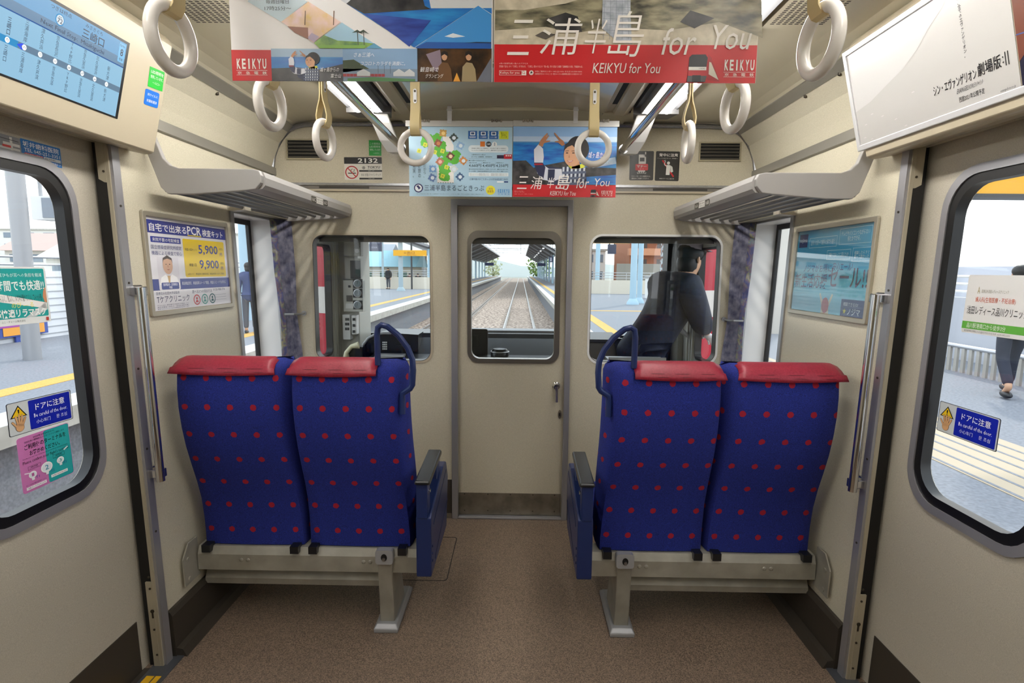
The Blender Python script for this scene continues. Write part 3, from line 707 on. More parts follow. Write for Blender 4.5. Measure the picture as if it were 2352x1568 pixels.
# ================================================================== LUGGAGE RACKS
def rack(s, label):
    t = thing('luggage_rack', label, 'luggage rack', (s * 1.1, 2.66, 1.74), 'luggage racks over the seats')
    fz = lambda a, b, c: Vector((s * a, c, b))
    out = [(1.326, 1.925), (1.270, 1.765), (1.245, 1.742), (1.15, 1.742), (0.955, 1.757), (0.92, 1.762), (0.900, 1.785), (0.897, 1.81), (0.905, 1.828), (0.93, 1.833), (1.20, 1.834), (1.232, 1.845), (1.255, 1.868), (1.295, 1.975), (1.335, 1.975)]
    mb = MB(); mb.prism(out, 2.118, 2.14, 0, fz); link('end_panel', mb, M_RACK, t, bevel=0.003)
    mb = MB(); mb.prism([(0.905, 1.765), (0.893, 1.778), (0.891, 1.805), (0.899, 1.826), (0.915, 1.832), (0.925, 1.826), (0.925, 1.80), (0.97, 1.772), (0.965, 1.759)], 2.14, 3.215, 0, fz)
    fr = link('front_rail', mb, M_RACK, t)
    mb = MB(); mb.prism([(1.315, 1.745), (1.25, 1.735), (0.95, 1.755), (0.905, 1.765), (0.895, 1.80), (0.905, 1.828), (1.325, 1.86)], 3.215, 3.235, 0, fz); link('end_plate', mb, M_RACK, t, bevel=0.003)
    for i in range(6):
        a = 0.995 + i * 0.052
        mb = MB(); mb.tube([(s * a, 2.13, 1.772 - i * 0.003), (s * a, 3.222, 1.772 - i * 0.003)], 0.0085, n=10); link('rack_bar', mb, mat('rack_bar_steel', '#6f6f73', 0.3, 0.85), t, smooth=True)
    mb = MB(); mb.prism([(1.268, 1.762), (1.255, 1.755), (1.255, 1.782), (1.274, 1.79)], 2.14, 3.215, 0, fz); link('wall_rail', mb, M_RACK, t)
    # seat number plates on the rail
    c = [(714, 449), (752, 461), (752, 474), (714, 463)] if s < 0 else [(1596, 468), (1631, 456), (1631, 470), (1597, 481)]
    k = lambda px, py: at(px, py, x=s * 0.8905)
    sh = sheet_px(c, 100, 38, k, 0.001, base='#d8d6d0', t=0.0008)
    a, b = ('16C', '16D') if s < 0 else ('16A', '16B')
    for x, tx in ((0, a), (70, b)):
        sh.rect(x, 0, x + 30, 38, '#26241f', 1, 5); sh.text(tx, x + 4, 8, x + 26, 30, '#d8d6cf', 2)
    for x0 in (36, 55): sh.text('通路側' if (x0 == 36) == (s < 0) else '窓側', x0 - 3, 8, x0 + 12, 17, '#222', 2) if x0 == 36 else sh.text('窓側' if s < 0 else '通路側', x0 - 3, 8, x0 + 12, 17, '#222', 2)
    sh.text('Aisle  Window' if s < 0 else 'Window  Aisle', 35, 23, 66, 30, '#333', 2)
    sh.out('seat_number_plate', parent=t)
rack(-1, 'grey luggage rack with round bars above the left double seat')
rack(1, 'grey luggage rack with round bars above the right double seat')

# ================================================================== OVERHEAD RAILS AND HAND STRAPS
RX, RZ = 0.577, 2.104
for s, side in ((-1, 'left'), (1, 'right')):
    t = thing('handrail', 'long chrome overhead handrail on the %s, ending at a white bracket' % side, 'handrail', (s * RX, 1, RZ), 'overhead chrome handrails')
    mb = MB(); mb.tube([(s * RX, -2.8, RZ), (s * RX, 3.08, RZ)], 0.0165, n=16); link('rail', mb, M_CHROME, t, smooth=True)
    mb = MB(); fz = lambda a, b, c: Vector((s * a, b, c))
    # tapered sheet bracket from the lamp row down to the rail end
    def sec(y, a0, a1, z): return [(s * a0, y, z), (s * a1, y, z)]
    P = [(0.62, 0.715, 2.895, 2.262), (0.605, 0.70, 2.94, 2.20), (0.585, 0.68, 3.01, 2.13), (0.565, 0.655, 3.07, 2.083), (0.565, 0.63, 3.10, 2.078)]
    Q = [(0.62, 0.715, 2.91, 2.268), (0.605, 0.70, 2.955, 2.206), (0.585, 0.68, 3.022, 2.138), (0.565, 0.655, 3.078, 2.092), (0.565, 0.63, 3.105, 2.088)]
    vs = []; fs = []
    for (a0, a1, y, z), (b0, b1, y2, z2) in zip(P, Q): vs += [(s * a0, y, z), (s * a1, y, z), (s * b1, y2, z2), (s * b0, y2, z2)]
    for i in range(len(P) - 1):
        for j in range(4): fs.append((i * 4 + j, i * 4 + (j + 1) % 4, i * 4 + 4 + (j + 1) % 4, i * 4 + 4 + j))
    fs += [(3, 2, 1, 0), tuple(range(16, 20))]
    mb.add(vs, fs); link('end_bracket', mb, M_WHITE, t, bevel=0.004)
    mb = MB(); mb.tube([(s * RX, 3.055, RZ), (s * RX, 3.085, RZ)], [0.024, 0.02], n=16); link('rail_socket', mb, M_ALU, t, smooth=True)
t = thing('cross_rail', 'chrome cross rail under the ceiling hidden behind the hanging posters', 'handrail', (0, 2.05, 2.178))
mb = MB(); mb.tube([(-0.46, 2.05, 2.178), (0.46, 2.05, 2.178)], 0.0145, n=14); link('rail', mb, M_CHROME, t, smooth=True)
mb = MB()
for x in (-0.44, 0.44): mb.cyl((x, 2.05, 2.178), (x, 2.05, 2.262), 0.009); mb.cyl((x, 2.05, 2.252), (x, 2.05, 2.262), 0.025)
each('hanger', mb, M_CHROME, t, smooth=True)

def make_strap(label, group, loc, rot, drop):
    """strap built round its bar at the origin; ring centre at -drop"""
    t = thing('hand_strap', label, 'hand strap', loc, group); B = Vector(loc); t.rotation_euler = (0, 0, rot)
    R, r = 0.054, 0.0115; top = -drop + R            # top of the ring tube centre
    w = 0.0165
    half = [(0.0, 0.0205), (-0.012, 0.0165), (-0.0195, 0.005), (-0.019, -0.006), (-0.010, -0.024), (-0.004, -0.036), (-0.0035, top + 0.085), (-0.006, top + 0.065), (-0.0135, top + 0.04), (-0.018, top + 0.018), (-0.0165, top), (-0.009, top - 0.0125), (0.0, top - 0.0155)]
    loop = half + [(-x, z) for x, z in reversed(half[1:-1])]
    n = len(loop); mb = MB(); th = 0.0018
    for off in (0, 1):
        for yy in (-w, w):
            for i, (x, z) in enumerate(loop):
                a, b = loop[i - 1], loop[(i + 1) % n]; tx, tz = b[0] - a[0], b[1] - a[1]; l = sqrt(tx * tx + tz * tz) or 1
                nx, nz = -tz / l, tx / l; k = (th if off else -th)
                mb.v.append(B + Vector((x + nx * k, yy, z + nz * k)))
    for i in range(n):
        j = (i + 1) % n
        for q in ((i, j, n + j, n + i), (2 * n + i, 3 * n + i, 3 * n + j, 2 * n + j), (i, 2 * n + i, 2 * n + j, j), (n + i, n + j, 3 * n + j, 3 * n + i)):
            mb.f.append(q); mb.m.append(0)
    link('belt', mb, M_BELT, t, smooth=True)
    mb = MB(); zc = top + 0.115
    for sx in (-1, 1):
        mb.prism(rr(-0.006, zc - 0.024, 0.006, zc + 0.024, 0.0055, 4), 0.0055 * sx, 0.007 * sx, 0, lambda a, b, c: B + Vector((c, a, b)))
        for dz in (-0.016, 0.016): mb.ell(B + Vector((0.007 * sx, 0, zc + dz)), (0.002, 0.0038, 0.0038), 1, 10, 6)
    link('rivet_plate', mb, [M_FRAMEW, M_SCREW], t)
    mb = MB(); mb.torus(B + Vector((0, 0, -drop)), R, r, (0, 1, 0), (0, 0, 1)); link('ring', mb, M_RING, t, smooth=True)
    return t
def copy_tree(src, label, loc, rot):
    r = src.copy(); COL.objects.link(r); r.location = loc; r.rotation_euler = (0, 0, rot); r['label'] = label
    for ch in list(src.children):
        c = ch.copy(); COL.objects.link(c); c.parent = r
    return r
G = 'white ring hand straps on beige belts'
p0 = make_strap('white ring hand strap on the left rail, nearest the camera', G, (-RX, 1.07, RZ), radians(-4), 0.222)
copy_tree(p0, 'white ring hand strap on the right rail, nearest the camera', (RX, 1.07, RZ), radians(4))
copy_tree(p0, 'white ring hand strap on the left rail, second from the camera', (-RX, 1.475, RZ), radians(-8))
copy_tree(p0, 'white ring hand strap on the right rail, second from the camera', (RX, 1.475, RZ), radians(7))
copy_tree(p0, 'white ring hand strap hanging in front of the left air vent', (-RX, 1.87, RZ), radians(-10))
copy_tree(p0, 'white ring hand strap hanging beside the right air vent', (RX, 1.87, RZ), radians(-4))
p1 = make_strap('white ring hand strap facing the camera in front of the puzzle map poster', G, (-0.318, 2.05, 2.178), radians(88), 0.279)
copy_tree(p1, 'white ring hand strap facing the camera, right, before the woman poster', (0.30, 2.05, 2.178), radians(91))

# ================================================================== GRAB BARS BY THE DOORS
for s, side in ((-1, 'left'), (1, 'right')):
    f = WF(s); t = thing('grab_bar', 'vertical chrome grab bar on the wall beside the %s door' % side, 'grab bar', f(1.95, 0.72, 0.055), 'vertical grab bars')
    mb = MB(); mb.tube([f(1.95, 0.712, 0.056), f(1.95, 1.405, 0.058)], 0.0145, n=16); link('bar', mb, M_CHROME, t, smooth=True)
    for z in (0.735, 1.392):
        mb = MB(); mb.prism(rr(1.965, z - 0.02, 2.035, z + 0.02, 0.014, 4), 0.0, 0.012, 0, f); mb.box((1.952, z - 0.016, 0.005), (1.985, z + 0.016, 0.06), 0, f)
        for y in (2.02, 2.0): mb.ell(f(y, z, 0.012), (0.006, 0.006, 0.006), 1, 10, 6)
        link('mount', mb, [M_CHROME, M_SCREW], t, bevel=0.004)

# ================================================================== AIR VENTS IN THE END WALL
for c, label in (([(657, 319), (756, 320), (756, 367), (660, 367)], 'dark slatted air vent in the end wall, left, behind a hand strap'), ([(1604, 325), (1703, 328), (1700, 372), (1605, 370)], 'dark slatted air vent in the end wall, on the right side')):
    a = [endp(*p) for p in c]; x0 = (a[0].x + a[3].x) / 2; x1 = (a[1].x + a[2].x) / 2; z1 = (a[0].z + a[1].z) / 2; z0 = (a[2].z + a[3].z) / 2
    t = thing('air_vent', label, 'vent', (x0, D, z0), 'air vents in the end wall')
    mb = MB(); mb.ring([(x0, z0), (x1, z0), (x1, z1), (x0, z1)], [(x0 + 0.008, z0 + 0.008), (x1 - 0.008, z0 + 0.008), (x1 - 0.008, z1 - 0.008), (x0 + 0.008, z1 - 0.008)], 0.0, 0.01, 0, EF); link('frame', mb, mat('vent_frame', '#a39b83', 0.4), t)
    mb = MB(); mb.box((x0 + 0.006, z0 + 0.006, 0.0005), (x1 - 0.006, z1 - 0.006, 0.0015), 0, EF); link('backing', mb, mat('slot_black', '#050505', 0.8), t)
    n = 5; h = (z1 - z0 - 0.016) / n
    for i in range(n):
        z = z0 + 0.008 + h * i
        mb = MB(); mb.prism([(0.002, z + 0.001), (0.009, z + 0.001), (0.003, z + h * 0.62), (0.002, z + h * 0.62)], x0 + 0.008, x1 - 0.008, 0, lambda a, b, c: EF(c, b, a)); link('slat', mb, mat('vent_slat', '#4f4c45', 0.45), t)

# ================================================================== CURTAINS
M_CUR = noise_mat('curtain_cloth', '#4b4e6c', '#9a9aac', 26, 0.85, lo=0.3, hi=0.7, detail=8)
def curt_mat():
    m = mat('curtain_print', '#7c80a8', 0.85); N = m.node_tree.nodes; L = m.node_tree.links; b = N['Principled BSDF']
    t = N.new('ShaderNodeTexCoord'); n = N.new('ShaderNodeTexNoise'); n.inputs['Scale'].default_value = 17; n.inputs['Detail'].default_value = 6; n.inputs['Distortion'].default_value = 1.5
    r = N.new('ShaderNodeValToRGB'); cr = r.color_ramp
    cr.elements[0].position = 0.25; cr.elements[0].color = hexc('#50568a'); cr.elements[1].position = 0.75; cr.elements[1].color = hexc('#b8bcd0')
    for p, c in ((0.42, '#6a6f9e'), (0.5, '#8f7a86'), (0.55, '#7a8fa0'), (0.6, '#a8a27e')):
        e = cr.elements.new(p); e.color = hexc(c)
    L.new(t.outputs['Object'], n.inputs[0]); L.new(n.outputs['Fac'], r.inputs[0]); L.new(r.outputs[0], b.inputs['Base Color']); return m
M_CURP = curt_mat()
for s, side in ((-1, 'left'), (1, 'right')):
    f = WF(s); base = [(3.128, 0.012), (3.150, 0.018), (3.165, 0.030), (3.172, 0.012), (3.180, 0.040), (3.187, 0.018), (3.195, 0.050), (3.202, 0.026), (3.209, 0.062), (3.216, 0.032), (3.222, 0.072), (3.230, 0.05), (3.236, 0.086)]
    t = thing('curtain', 'patterned blue grey curtain gathered beside the %s seat window' % side, 'curtain', f(3.19, 0.78, 0.03), 'curtains beside the seat windows')
    for name, pts, m in (('printed_face', base[:3], M_CURP), ('folds', base[2:], M_CUR)):
        mb = MB(); zs = [1.742, 1.6, 1.45, 1.3, 1.22, 1.14, 1.0, 0.9, 0.78]
        for z in zs:
            k = 1.0 - 0.22 * math.exp(-((z - 1.22) / 0.12) ** 2)
            for (y, w) in pts: mb.v.append(f(3.18 + (y - 3.18) * k + (1.742 - z) * 0.012, z, 0.045 + (w - 0.045) * k + (1.742 - z) * 0.01))
        n = len(pts)
        for i in range(len(zs) - 1):
            for j in range(n - 1): mb.f.append((i * n + j, i * n + j + 1, (i + 1) * n + j + 1, (i + 1) * n + j)); mb.m.append(0)
        o = link(name, mb, m, t, smooth=True); q = o.modifiers.new('solid', 'SOLIDIFY'); q.thickness = 0.0025
    h = at(668, 722, y=3.15) if s < 0 else at(1693, 737, y=3.15)
    tb = thing('curtain_holder', 'small metal curtain holder arm beside the %s seat window' % side, 'holder', (s * 1.2, D, h.z), 'curtain holders')
    e = abs(h.x)
    mb = MB(); mb.tube([(s * (e - 0.035), D, h.z), (s * (e - 0.035), 3.18, h.z), (s * (e - 0.02), 3.145, h.z + 0.002), (s * (e + 0.03), 3.14, h.z + 0.002)], 0.006, n=8); link('arm', mb, M_ALU, tb, smooth=True)
    mb = MB(); mb.cyl((s * (e - 0.035), D, h.z), (s * (e - 0.035), D - 0.006, h.z), 0.014); link('base', mb, M_ALU, tb, smooth=True)
# screws in the slanted side panels
for s, side in ((-1, 'left'), (1, 'right')):
    for i, (px, py) in enumerate(((412, 165), (498, 215)) if s < 0 else ((1930, 170), (1851, 221))):
        d = ray(px, py)
        # slanted panel plane through (1.322,2.08) and (1.29,2.16)
        pr = [(1.341, 2.015), (1.322, 2.08), (1.29, 2.16), (1.215, 2.25)]; p = None
        for (xa, za), (xb, zb2) in zip(pr[:-1], pr[1:]):     # the panel is folded: find the fold this screw sits on
            nx, nz = zb2 - za, xa - xb; c0 = nx * xa + nz * za
            q = CAMP + d * ((c0 - nx * s * CX - nz * CZ) / (nx * s * d.x + nz * d.z))
            if za - 0.01 <= q.z <= zb2 + 0.01: p = q
        if p is None: continue
        mb = MB(); mb.ell(p, (0.008, 0.008, 0.008), 0, 12, 8); mb.box((p.x - 0.0085, p.y - 0.001, p.z - 0.006), (p.x + 0.0085, p.y + 0.001, p.z + 0.006), 1)
        tag(link('panel_screw', mb, [M_SCREW, M_BLACK], None, smooth=True), 'dark round screw head in the upper %s panel, %s' % (side, 'nearer the camera' if i == 0 else 'farther from the camera'), 'screw', 'panel screws')
# ================================================================== PRINTED THINGS
M_SEA = noise_mat('print_sea', '#1d4fae', '#2f8fd0', 9, 0.32, stretch=(1, 1, 5), detail=6)
M_SEAD = noise_mat('print_deep_sea', '#1f2f80', '#3556b0', 14, 0.32, stretch=(1, 1, 5), detail=6)
M_ROCK = noise_mat('print_rock', '#3b3a30', '#a39c80', 16, 0.32, stretch=(1, 1, 3.2), lo=0.35, hi=0.62, detail=9)
M_SAND = noise_mat('print_sand', '#b9b09a', '#d6ccb6', 40, 0.32, detail=6)
M_REEF = noise_mat('print_reef', '#17191f', '#4b4a4a', 22, 0.32, detail=8)
M_PLAID = noise_mat('print_plaid', '#9aa2ad', '#c3c9d2', 60, 0.32)
M_LEAVES = noise_mat('print_leaves', '#2f6a2a', '#8fb84a', 40, 0.32, detail=8)
M_BLOSSOM = noise_mat('print_blossom', '#d8b46a', '#e8c8c8', 34, 0.32, detail=8)
M_CAMP = noise_mat('print_camp', '#17120f', '#5a3d20', 24, 0.32, detail=7)
RED = '#c3181f'

def woman(s, X, k=1.0, l=2):
    """generic smiling woman framing the view with her hands; X maps her own units to the sheet"""
    P = lambda pts: [X(*p) for p in pts]
    s.poly(P([(130, 330), (175, 300), (330, 320), (430, 290), (560, 300), (600, 360), (610, 480), (590, 600), (300, 600), (190, 520)]), '#2b3350', l)
    for i in range(6):
        s.poly(P([(340 + i * 46, 300 + abs(i - 2) * 4), (362 + i * 46, 300 + abs(i - 2) * 4), (352 + i * 44, 590), (330 + i * 44, 590)]), '#c9d2dd', l + 1)
    for i in range(4):
        s.poly(P([(300, 360 + i * 62), (600, 350 + i * 62), (600, 376 + i * 62), (300, 388 + i * 62)]), '#5a6580', l + 2)
    s.poly(P([(20, 120), (70, 60), (120, 110), (130, 200), (120, 280), (190, 330), (330, 330), (340, 430), (230, 470), (120, 450), (60, 380), (25, 260)]), '#d8dbe6', l + 3)
    s.poly(P([(22, 262), (118, 262), (150, 310), (130, 440), (70, 395), (40, 330)]), '#262c4e', l + 4)
    s.poly(P([(24, 272), (118, 272), (124, 288), (28, 290)]), '#a3202f', l + 5)
    s.poly(P([(180, 335), (255, 335), (250, 462), (175, 452)]), '#222a4a', l + 5)
    s.poly(P([(400, 290), (470, 300), (560, 270), (590, 300), (560, 320), (430, 325)]), '#d7dc3a', l + 5)
    s.poly(P([(70, 70), (90, 20), (130, -30), (165, -62), (170, -52), (150, -15), (178, -40), (182, -30), (150, 22), (200, 20), (196, 30), (130, 50), (115, 92)]), '#b9805c', l + 4)
    s.poly(P([(330, 78), (285, 42), (250, 38), (246, 30), (296, 22), (262, -24), (238, -58), (246, -66), (282, -28), (312, 2), (345, 26), (362, 66)]), '#a87250', l + 4)
    cx, cy = 432, 170
    s.poly([X(cx + 70 + 125 * cos(t * pi / 14), cy - 60 + 140 * sin(t * pi / 14)) for t in range(28)], '#1d1a1c', l + 4)
    s.poly(P([(450, 220), (520, 220), (535, 320), (440, 330)]), '#c4906c', l + 5)
    s.poly([X(cx + 92 * cos(t * pi / 14) + 10, cy + 122 * sin(t * pi / 14) + 10) for t in range(28)], '#d3a17e', l + 6)
    s.poly(P([(350, 130), (365, 60), (430, 20), (520, 20), (560, 110), (540, 190), (505, 130), (440, 70), (390, 90)]), '#201c1e', l + 7)
    for ex in (385, 455): s.poly([X(ex + 15 * cos(t * pi / 6), 155 + 6 * sin(t * pi / 6)) for t in range(12)], '#2a1d18', l + 8); s.poly(P([(ex - 20, 132), (ex + 20, 128), (ex + 20, 134), (ex - 20, 138)]), '#3a2a22', l + 8)
    s.poly(P([(410, 168), (418, 205), (402, 208)]), '#b9825f', l + 8)
    s.poly(P([(388, 234), (420, 242), (456, 232), (440, 252), (415, 258), (398, 250)]), '#a8505a', l + 8); s.poly(P([(396, 238), (420, 244), (448, 237), (436, 247), (415, 251), (403, 246)]), '#f0e6e0', l + 9)
def keikyu(s, x0, y0, x1, y1, col, sub=True, l=4):
    h = y1 - y0; ye = y0 + h * (0.62 if sub else 1.0); ws = ['K', 'E', 'I', 'K', 'Y', 'U']; n = 6; w = (x1 - x0) / n
    for i, c in enumerate(ws):
        k = 0.30 if c == 'I' else 0.74
        s.text(c, x0 + w * i + w * (1 - k) / 2, y0, x0 + w * i + w * (1 + k) / 2, ye, col, l, bold=0.03)
    if sub:
        s.rect(x0, y0 + h * 0.70, x1, y0 + h * 0.72, col, l)
        for i, c in enumerate('京急電鉄'): s.text(c, x0 + (x1 - x0) * (0.03 + 0.27 * i), y0 + h * 0.77, x0 + (x1 - x0) * (0.03 + 0.27 * i + 0.14), y0 + h * 0.95, col, l)
        s.rect(x0, y0 + h * 0.985, x1, y0 + h * 1.0, col, l)
def train_pic(s, x0, y0, x1, y1, l=4):
    w, h = x1 - x0, y1 - y0; q = lambda a, b: (x0 + a * w, y0 + b * h)
    s.poly([q(0.62, 0.02), q(0.72, 0.12), q(1.0, 0.98), q(0.62, 0.92)], '#a81420', l); s.poly([q(0.66, 0.28), q(0.72, 0.3), q(0.97, 0.92), q(0.66, 0.72)], '#d8cfc0', l + 1)
    s.poly([q(0.04, 0.15), q(0.12, 0.02), q(0.55, 0.0), q(0.64, 0.15), q(0.62, 0.85), q(0.02, 0.85)], '#b31622', l + 1)
    s.poly([q(0.05, 0.12), q(0.13, 0.03), q(0.54, 0.02), q(0.61, 0.14), q(0.58, 0.46), q(0.04, 0.46)], '#1a1c22', l + 2)
    s.poly([q(0.04, 0.46), q(0.58, 0.46), q(0.58, 0.58), q(0.04, 0.58)], '#e6e3de', l + 2); s.text('1000', x0 + 0.36 * w, y0 + 0.49 * h, x0 + 0.54 * w, y0 + 0.55 * h, '#777', l + 3)
    s.poly([q(0.02, 0.78), q(0.6, 0.78), q(0.56, 1.0), q(0.0, 1.0)], '#4a474a', l + 3); s.poly([q(0.16, 0.76), q(0.42, 0.76), q(0.42, 1.0), q(0.16, 1.0)], '#17181b', l + 4)

def hanging(name, label, tl, tr, bl, y, W, H, **k):
    a, b, c = at(*tl, y=y), at(*tr, y=y), at(*bl, y=y)
    x0, x1 = min(a.x, c.x), b.x
    return Sheet((x0, y, a.z), (x1 - x0, 0, 0), (0, 0, c.z - a.z), W, H, t=0.0016, **k)
# ---- near pair of hanging posters (only their lower halves are in the picture)
PY = 1.2
zb = at(830, 187, y=PY).z; H364 = 0.364
nl = (at(535, 186, y=PY).x, at(1131, 186, y=PY).x); nr = (at(1134, 187, y=PY).x, at(1735, 188, y=PY).x)
# left sheet: units are pixels of the photograph, lower edge at 187
kx = 596 / (nl[1] - nl[0])
s = Sheet((nl[0], PY, zb + H364), (nl[1] - nl[0], 0, 0), (0, 0, -H364), 596, H364 * kx, base='#e8e6e6', t=0.0016, rough=0.4, ox=535, oy=187 - H364 * kx)
def c2(x, y): return (500 + x * 0.27636, y * 0.27636)          # photograph crop -> pixels
def C2(p): return [c2(*q) for q in p]
s.poly(C2([(0 + 130, -700), (770, -700), (2275, -700), (2275, 420), (1630, 410), (1090, 75), (700, -160)]), '#cfd4da', 1)
s.poly(C2([(1090, 75), (1500, -180), (2275, -640), (2275, 150), (2165, 85), (1640, 410)]), M_SEA, 2)
s.poly(C2([(1090, 75), (1200, -10), (1700, -20), (1730, 90), (1780, 115), (1230, 150)]), M_REEF, 3); s.poly(C2([(1700, -300), (2275, -640), (2275, 105), (1780, 108)]), '#cfd3d6', 3)
s.poly(C2([(1230, 150), (1780, 200), (1600, 405), (1500, 330)]), M_SEAD, 3)
s.poly(C2([(1645, 412), (2165, 88), (2272, 155), (2272, 418)]), '#3f8ed2', 4); s.poly(C2([(1660, 405), (1740, 368), (2272, 372), (2272, 418), (1655, 418)]), '#2458a6', 5)
s.poly(C2([(1890, 325), (1960, 300), (2060, 325), (1960, 335)]), '#dfe6ee', 5); s.poly(C2([(2050, 376), (2150, 366), (2272, 368), (2272, 378)]), '#22375c', 6)
s.poly(C2([(280, 60), (550, 215), (770, 60), (600, -40), (360, -40)]), '#bfd2dc', 2)
s.poly(C2([(550, 215), (780, 60), (1040, 215), (810, 375)]), M_BLOSSOM, 3); s.poly(C2([(600, 250), (770, 260), (770, 350), (660, 300)]), '#9a6a58', 4); s.poly(C2([(760, 340), (800, 300), (860, 330), (815, 372)]), '#b9a8c0', 4)
for x in (745, 980): s.line(C2([(x, 240), (x + 8, 130)]), 2.2, '#6a4a30', 4)
s.poly(C2([(815, 380), (1050, 220), (1310, 380), (1230, 420), (860, 420)]), '#9cc4dc', 4); s.poly(C2([(815, 380), (900, 318), (1010, 360), (1200, 370), (1310, 382), (1230, 420), (860, 420)]), M_LEAVES, 5)
s.poly(C2([(860, 395), (1240, 395), (1230, 420), (862, 420)]), '#7fb04a', 6)
for x in (1180, 1230): s.line(C2([(x, 395), (x - 4, 290)]), 1.6, '#2a2f26', 6); s.poly(C2([(x - 50, 300), (x - 4, 275), (x + 45, 310), (x, 292)]), '#2f4030', 6)
s.poly(C2([(1240, 420), (1310, 378), (1380, 420)]), '#5fa0c4', 5)
s.text('テレビ朝日にて', 500 + 400 * 0.2764, -2, 500 + 645 * 0.2764, 8, '#3f4650', 6); s.text('毎週日曜日', 500 + 432 * 0.2764, 45 * 0.2764, 500 + 620 * 0.2764, 78 * 0.2764, '#3f4650', 6); s.text('17時25分〜', 500 + 420 * 0.2764, 96 * 0.2764, 500 + 638 * 0.2764, 130 * 0.2764, '#3f4650', 6)
s.rect(535, 120, 626, 187, RED, 3); keikyu(s, 545, 139, 616, 175, '#f4efe8')
s.rect(626, 117, 790, 187, '#9db7d0', 3); s.rect(626, 135, 790, 187, M_SEA, 4); s.poly([(626, 160), (680, 158), (700, 187), (626, 187)], M_REEF, 5); s.poly([(720, 165), (790, 150), (790, 187), (715, 187)], M_REEF, 5)
woman(s, lambda a, b: (664 + a * 0.118, 128 + b * 0.098), l=6)
s.text('城ヶ島からの', 738, 158, 781, 168, '#f2f2f2', 15, shear=0.2); s.text('富士山', 762, 172, 785, 181, '#f2f2f2', 15, shear=0.2)
s.rect(790, 116, 960, 187, '#86a9cf', 3); s.poly([(790, 142), (815, 140), (850, 160), (790, 168)], '#3a4a30', 4); s.rect(790, 160, 960, 187, '#7f94ac', 4)
for x in range(790, 885, 8): s.rect(x, 171, x + 7.4, 177, '#a8434a', 5)
for x, w in ((822, 30), (905, 26), (930, 24)): s.poly([(x, 168), (x + w / 2, 160), (x + w, 168), (x + w, 176), (x, 176)], '#d0d4d8', 6)
for x in (870, 884, 898): s.rect(x, 150, x + 0.8, 170, '#4a5560', 5)
s.poly([(800, 181), (860, 178), (955, 182), (955, 187), (800, 187)], '#5a8a5a', 6)
s.text('さぁ三浦へ', 815, 125, 862, 135, '#f0f3f6', 7, shear=0.2); s.text('ココロトカラダを満腹に。', 830, 144, 932, 153, '#f0f3f6', 7, shear=0.2)
s.rect(960, 115, 1129, 187, M_CAMP, 3); s.poly([(980, 128), (1012, 118), (1018, 165), (1000, 165)], '#8a7a8a', 4); s.poly([(1095, 187), (1128, 135), (1128, 187)], '#6a6f7c', 4)
for x in (1022, 1077):
    s.poly([(x - 16, 187), (x - 14, 155), (x - 5, 145), (x + 8, 147), (x + 15, 160), (x + 18, 187)], '#6b4a2a' if x < 1050 else '#9c8a68', 6); s.circ(x, 133, 6.5, '#c89a78', 7, ry=8.5); s.poly([(x - 8, 133), (x - 7, 124), (x, 121), (x + 7, 124), (x + 8, 133), (x, 128)], '#1a1414', 8)
s.poly([(1042, 187), (1050, 168), (1058, 187)], '#e0a040', 8)
s.text('観音崎で', 966, 156, 1008, 167, '#eee', 10, shear=0.2); s.text('グランピング', 978, 171, 1018, 180, '#eee', 10, shear=0.2)
s.out('hanging_poster', 'left nearest hanging poster with blue sea pictures and red logo corner', 'poster', 'hanging posters nearest the camera')
# right sheet
kx = 601 / (nr[1] - nr[0])
s = Sheet((nr[0], PY, zb + H364), (nr[1] - nr[0], 0, 0), (0, 0, -H364), 601, H364 * kx, base='#e6e2da', t=0.0016, rough=0.4, ox=1134, oy=187 - H364 * kx)
def c3(x, y): return (1120 + x * 0.27636, y * 0.27636)
def C3(p): return [c3(*q) for q in p]
s.rect(1135, -200, 1734, 105, M_SAND, 1)
s.poly(C3([(60, 110), (300, 110), (640, 60), (760, 25), (960, 0), (1300, -30), (1700, -20), (2230, -40), (2260, 320), (1900, 200), (1480, 265), (1200, 250), (900, 260), (720, 290), (480, 240), (60, 270)]), M_ROCK, 2)
s.poly(C3([(55, -700), (2270, -700), (2270, -40), (60, -20)]), '#a9bfcf', 2)
s.poly(C3([(480, 180), (640, 130), (740, 160), (780, 280), (560, 260)]), M_REEF, 3); s.poly(C3([(1580, 200), (1660, 110), (1860, 170), (1700, 250)]), M_REEF, 3); s.poly(C3([(390, 310), (450, 280), (560, 300), (480, 340)]), '#5a5550', 4)
s.poly(C3([(940, -200), (1160, -200), (1170, 100), (1190, 375), (1080, 360), (940, 250)]), M_PLAID, 5)
for i in range(5): s.line(C3([(960 + i * 45, -100), (955 + i * 52, 340)]), 0.7, '#7e8794', 6)
for i in range(8): s.line(C3([(945, i * 44), (1172, i * 46)]), 0.6, '#7e8794', 6)
s.rect(1135, 105, 1734, 187.5, RED, 4)
wc = '#ece7e0'
for t, x0, y0, x1, y1 in (('三', 160, 190, 380, 465), ('浦', 420, 175, 780, 460), ('半', 785, 180, 1000, 450), ('島', 985, 120, 1300, 475)):
    a, b = c3(x0, y0), c3(x1, y1); s.text(t, a[0], a[1], b[0] - 12, b[1], wc, 8, shear=0.18, bold=-0.005)
for t, x0, y0, x1, y1 in (('for', 1420, 250, 1730, 460), ('You', 1810, 225, 2180, 415)):
    a, b = c3(x0, y0), c3(x1, y1); s.text(t, a[0], a[1], b[0] - 10, b[1], wc, 8, shear=0.22)
a, b = c3(870, 525), c3(1425, 605); s.text('KEIKYU for You', a[0], a[1], b[0], b[1], wc, 8, shear=0.15)
